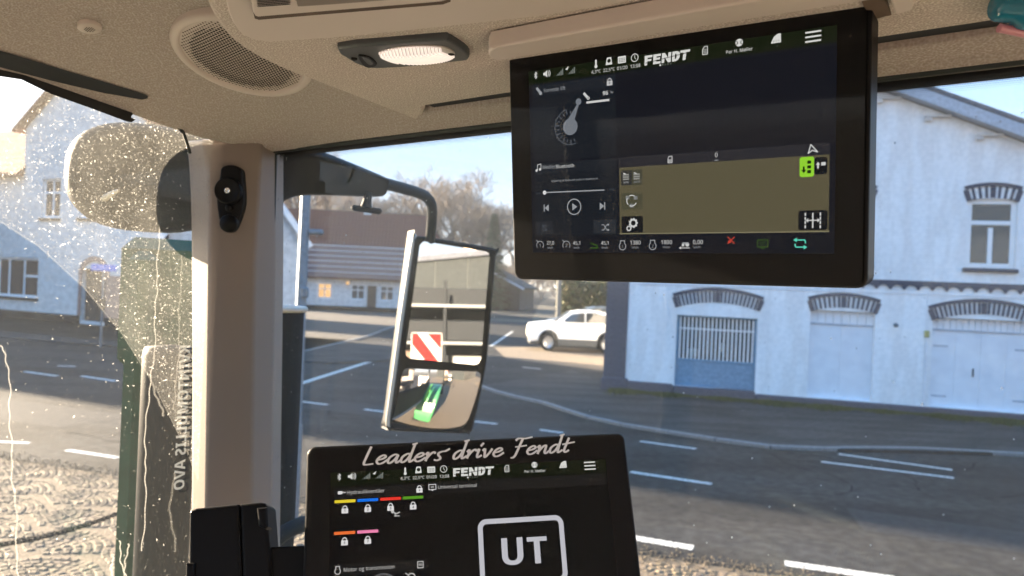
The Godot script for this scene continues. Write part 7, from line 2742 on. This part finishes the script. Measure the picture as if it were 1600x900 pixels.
	for i in 22:
		for j in 12:
			var q := c0 + (c1 - c0) * (i / 21.0) + (c2 - c0) * (j / 6.0 - 1.0)
			holes.append(Transform3D(Basis().scaled(Vector3.ONE * 0.0009), Vector3(q.x, q.y, -0.1956)))
	stuff("mesh_hole", hole, hm, holes, o)
	# beige lip in front of the upper terminal and the socket at its end
	o = thing("terminal_lip", "long beige lip of the roof pocket above the hanging terminal", "trim", ceil_xf())
	st = S()
	plate(st, Transform3D(), curve([Vector2(0.4096, 0.4988), Vector2(0.4015, 0.4895), Vector2(0.3925, 0.4849), Vector2(0.3868, 0.4843), Vector2(0.2725, 0.4877), Vector2(0.1773, 0.4909), Vector2(0.1005, 0.4927)], 2) + [Vector2(0.1028, 0.5244), Vector2(0.1212, 0.5267), Vector2(0.2375, 0.52), Vector2(0.4003, 0.5151), Vector2(0.4104, 0.5147), Vector2(0.4139, 0.5087)], -0.2075, -0.194, 0.0022)
	obj("lip", st, M.trim, o)
	st = S()
	plate(st, Transform3D(), [Vector2(0.1289, 0.5383), Vector2(0.131, 0.5663), Vector2(0.131, 0.5939), Vector2(0.1182, 0.5908), Vector2(0.1158, 0.5589), Vector2(0.1134, 0.5349)], -0.21, -0.2045, 0.0006)
	obj("pocket_end", st, M.brown, o)
	st = S()
	plate(st, Transform3D(), [Vector2(0.1084, 0.5072), Vector2(0.109, 0.5329), Vector2(0.1125, 0.5703), Vector2(0.1111, 0.5733), Vector2(0.1018, 0.5696), Vector2(0.0982, 0.5596), Vector2(0.0959, 0.5381), Vector2(0.0926, 0.5055)], -0.21, -0.198, 0.002)
	obj("end_cap", st, M.trim, o)
	# mount on the pillar
	var pc := Vector3(-0.4019, 2.8683, -1.086)
	var toward := Vector3(-0.38, 0.0, 0.0) + Vector3(0, 0, 1)
	toward = (F * -0.62 + R * -0.78).normalized()
	var sx := Vector3.UP.cross(toward).normalized()
	o = thing("pillar_mount", "black knobbed phone mount screwed to the corner pillar", "mount", Transform3D(Basis(sx, toward.cross(sx), toward), pc))
	st = S()
	plate(st, Transform3D(), curve([Vector2(-0.015, 0.02), Vector2(-0.013, 0.033), Vector2(0.0, 0.037), Vector2(0.013, 0.033), Vector2(0.016, 0.02), Vector2(0.019, -0.014), Vector2(0.013, -0.042), Vector2(0.006, -0.056), Vector2(-0.006, -0.056), Vector2(-0.012, -0.045), Vector2(-0.018, -0.014)], 3, true), -0.022, 0.008, 0.003)
	obj("back_plate", st, M.black, o)
	st = S()
	lathe(st, Transform3D(), [Vector2(0.0175, 0.006), Vector2(0.0185, 0.01), Vector2(0.0185, 0.017), Vector2(0.017, 0.02), Vector2(0.015, 0.0185), Vector2(0.0, 0.0175)], 36)
	var kn := obj("knob", st, M.black, o)
	st = S()
	lathe(st, Transform3D(), [Vector2(0.0042, 0.0175), Vector2(0.0042, 0.019), Vector2(0.0022, 0.0195), Vector2(0.002, 0.0182), Vector2(0, 0.0182)], 16)
	obj("screw", st, M.chrome, kn)
	st = S()
	lathe(st, at(Vector3(0.002, -0.0455, 0)), [Vector2(0.0125, 0.004), Vector2(0.0125, 0.014), Vector2(0.011, 0.017), Vector2(0, 0.018)], 28)
	obj("lower_knob", st, M.black, o)
	st = S()
	lathe(st, at(Vector3(0.0005, -0.0235, 0.008)), [Vector2(0.005, -0.002), Vector2(0.005, 0.003), Vector2(0.0035, 0.004), Vector2(0, 0.003)], 16)
	obj("pin", st, M.black, o)
	# small bottle tucked under the roof at the edge of view
	var b0 := cv(0.0553, 0.5835, 0.1969)
	o = thing("bottle", "small teal and pink plastic bottle stowed under the roof at the photo's upper corner", "bottle", Transform3D(Basis(Vector3(0, 0, -1), Vector3.UP, Vector3(1, 0.12, 0.1).normalized()).orthonormalized(), b0))
	st = S()
	lathe(st, Transform3D(), [Vector2(0, 0.0), Vector2(0.008, 0.0), Vector2(0.0095, 0.002), Vector2(0.0098, 0.012), Vector2(0.0135, 0.016), Vector2(0.0145, 0.02), Vector2(0.0145, 0.09), Vector2(0, 0.09)], 24)
	obj("body", st, M.teal, o)
	st = S()
	lathe(st, Transform3D(), [Vector2(0.0148, 0.034), Vector2(0.0149, 0.035), Vector2(0.0149, 0.08), Vector2(0.0148, 0.081)], 24)
	obj("label_sleeve", st, M.dark_grey, o)
	st = S()
	tube(st, [Vector3(0.004, -0.0125, 0.006), Vector3(0.006, -0.0155, 0.03), Vector3(0.006, -0.0155, 0.08)], 0.003, 8)
	obj("strap", st, M.pinkish, o)


func sp_f() -> float:
	return 0.7979


func sp_r() -> float:
	return 0.519
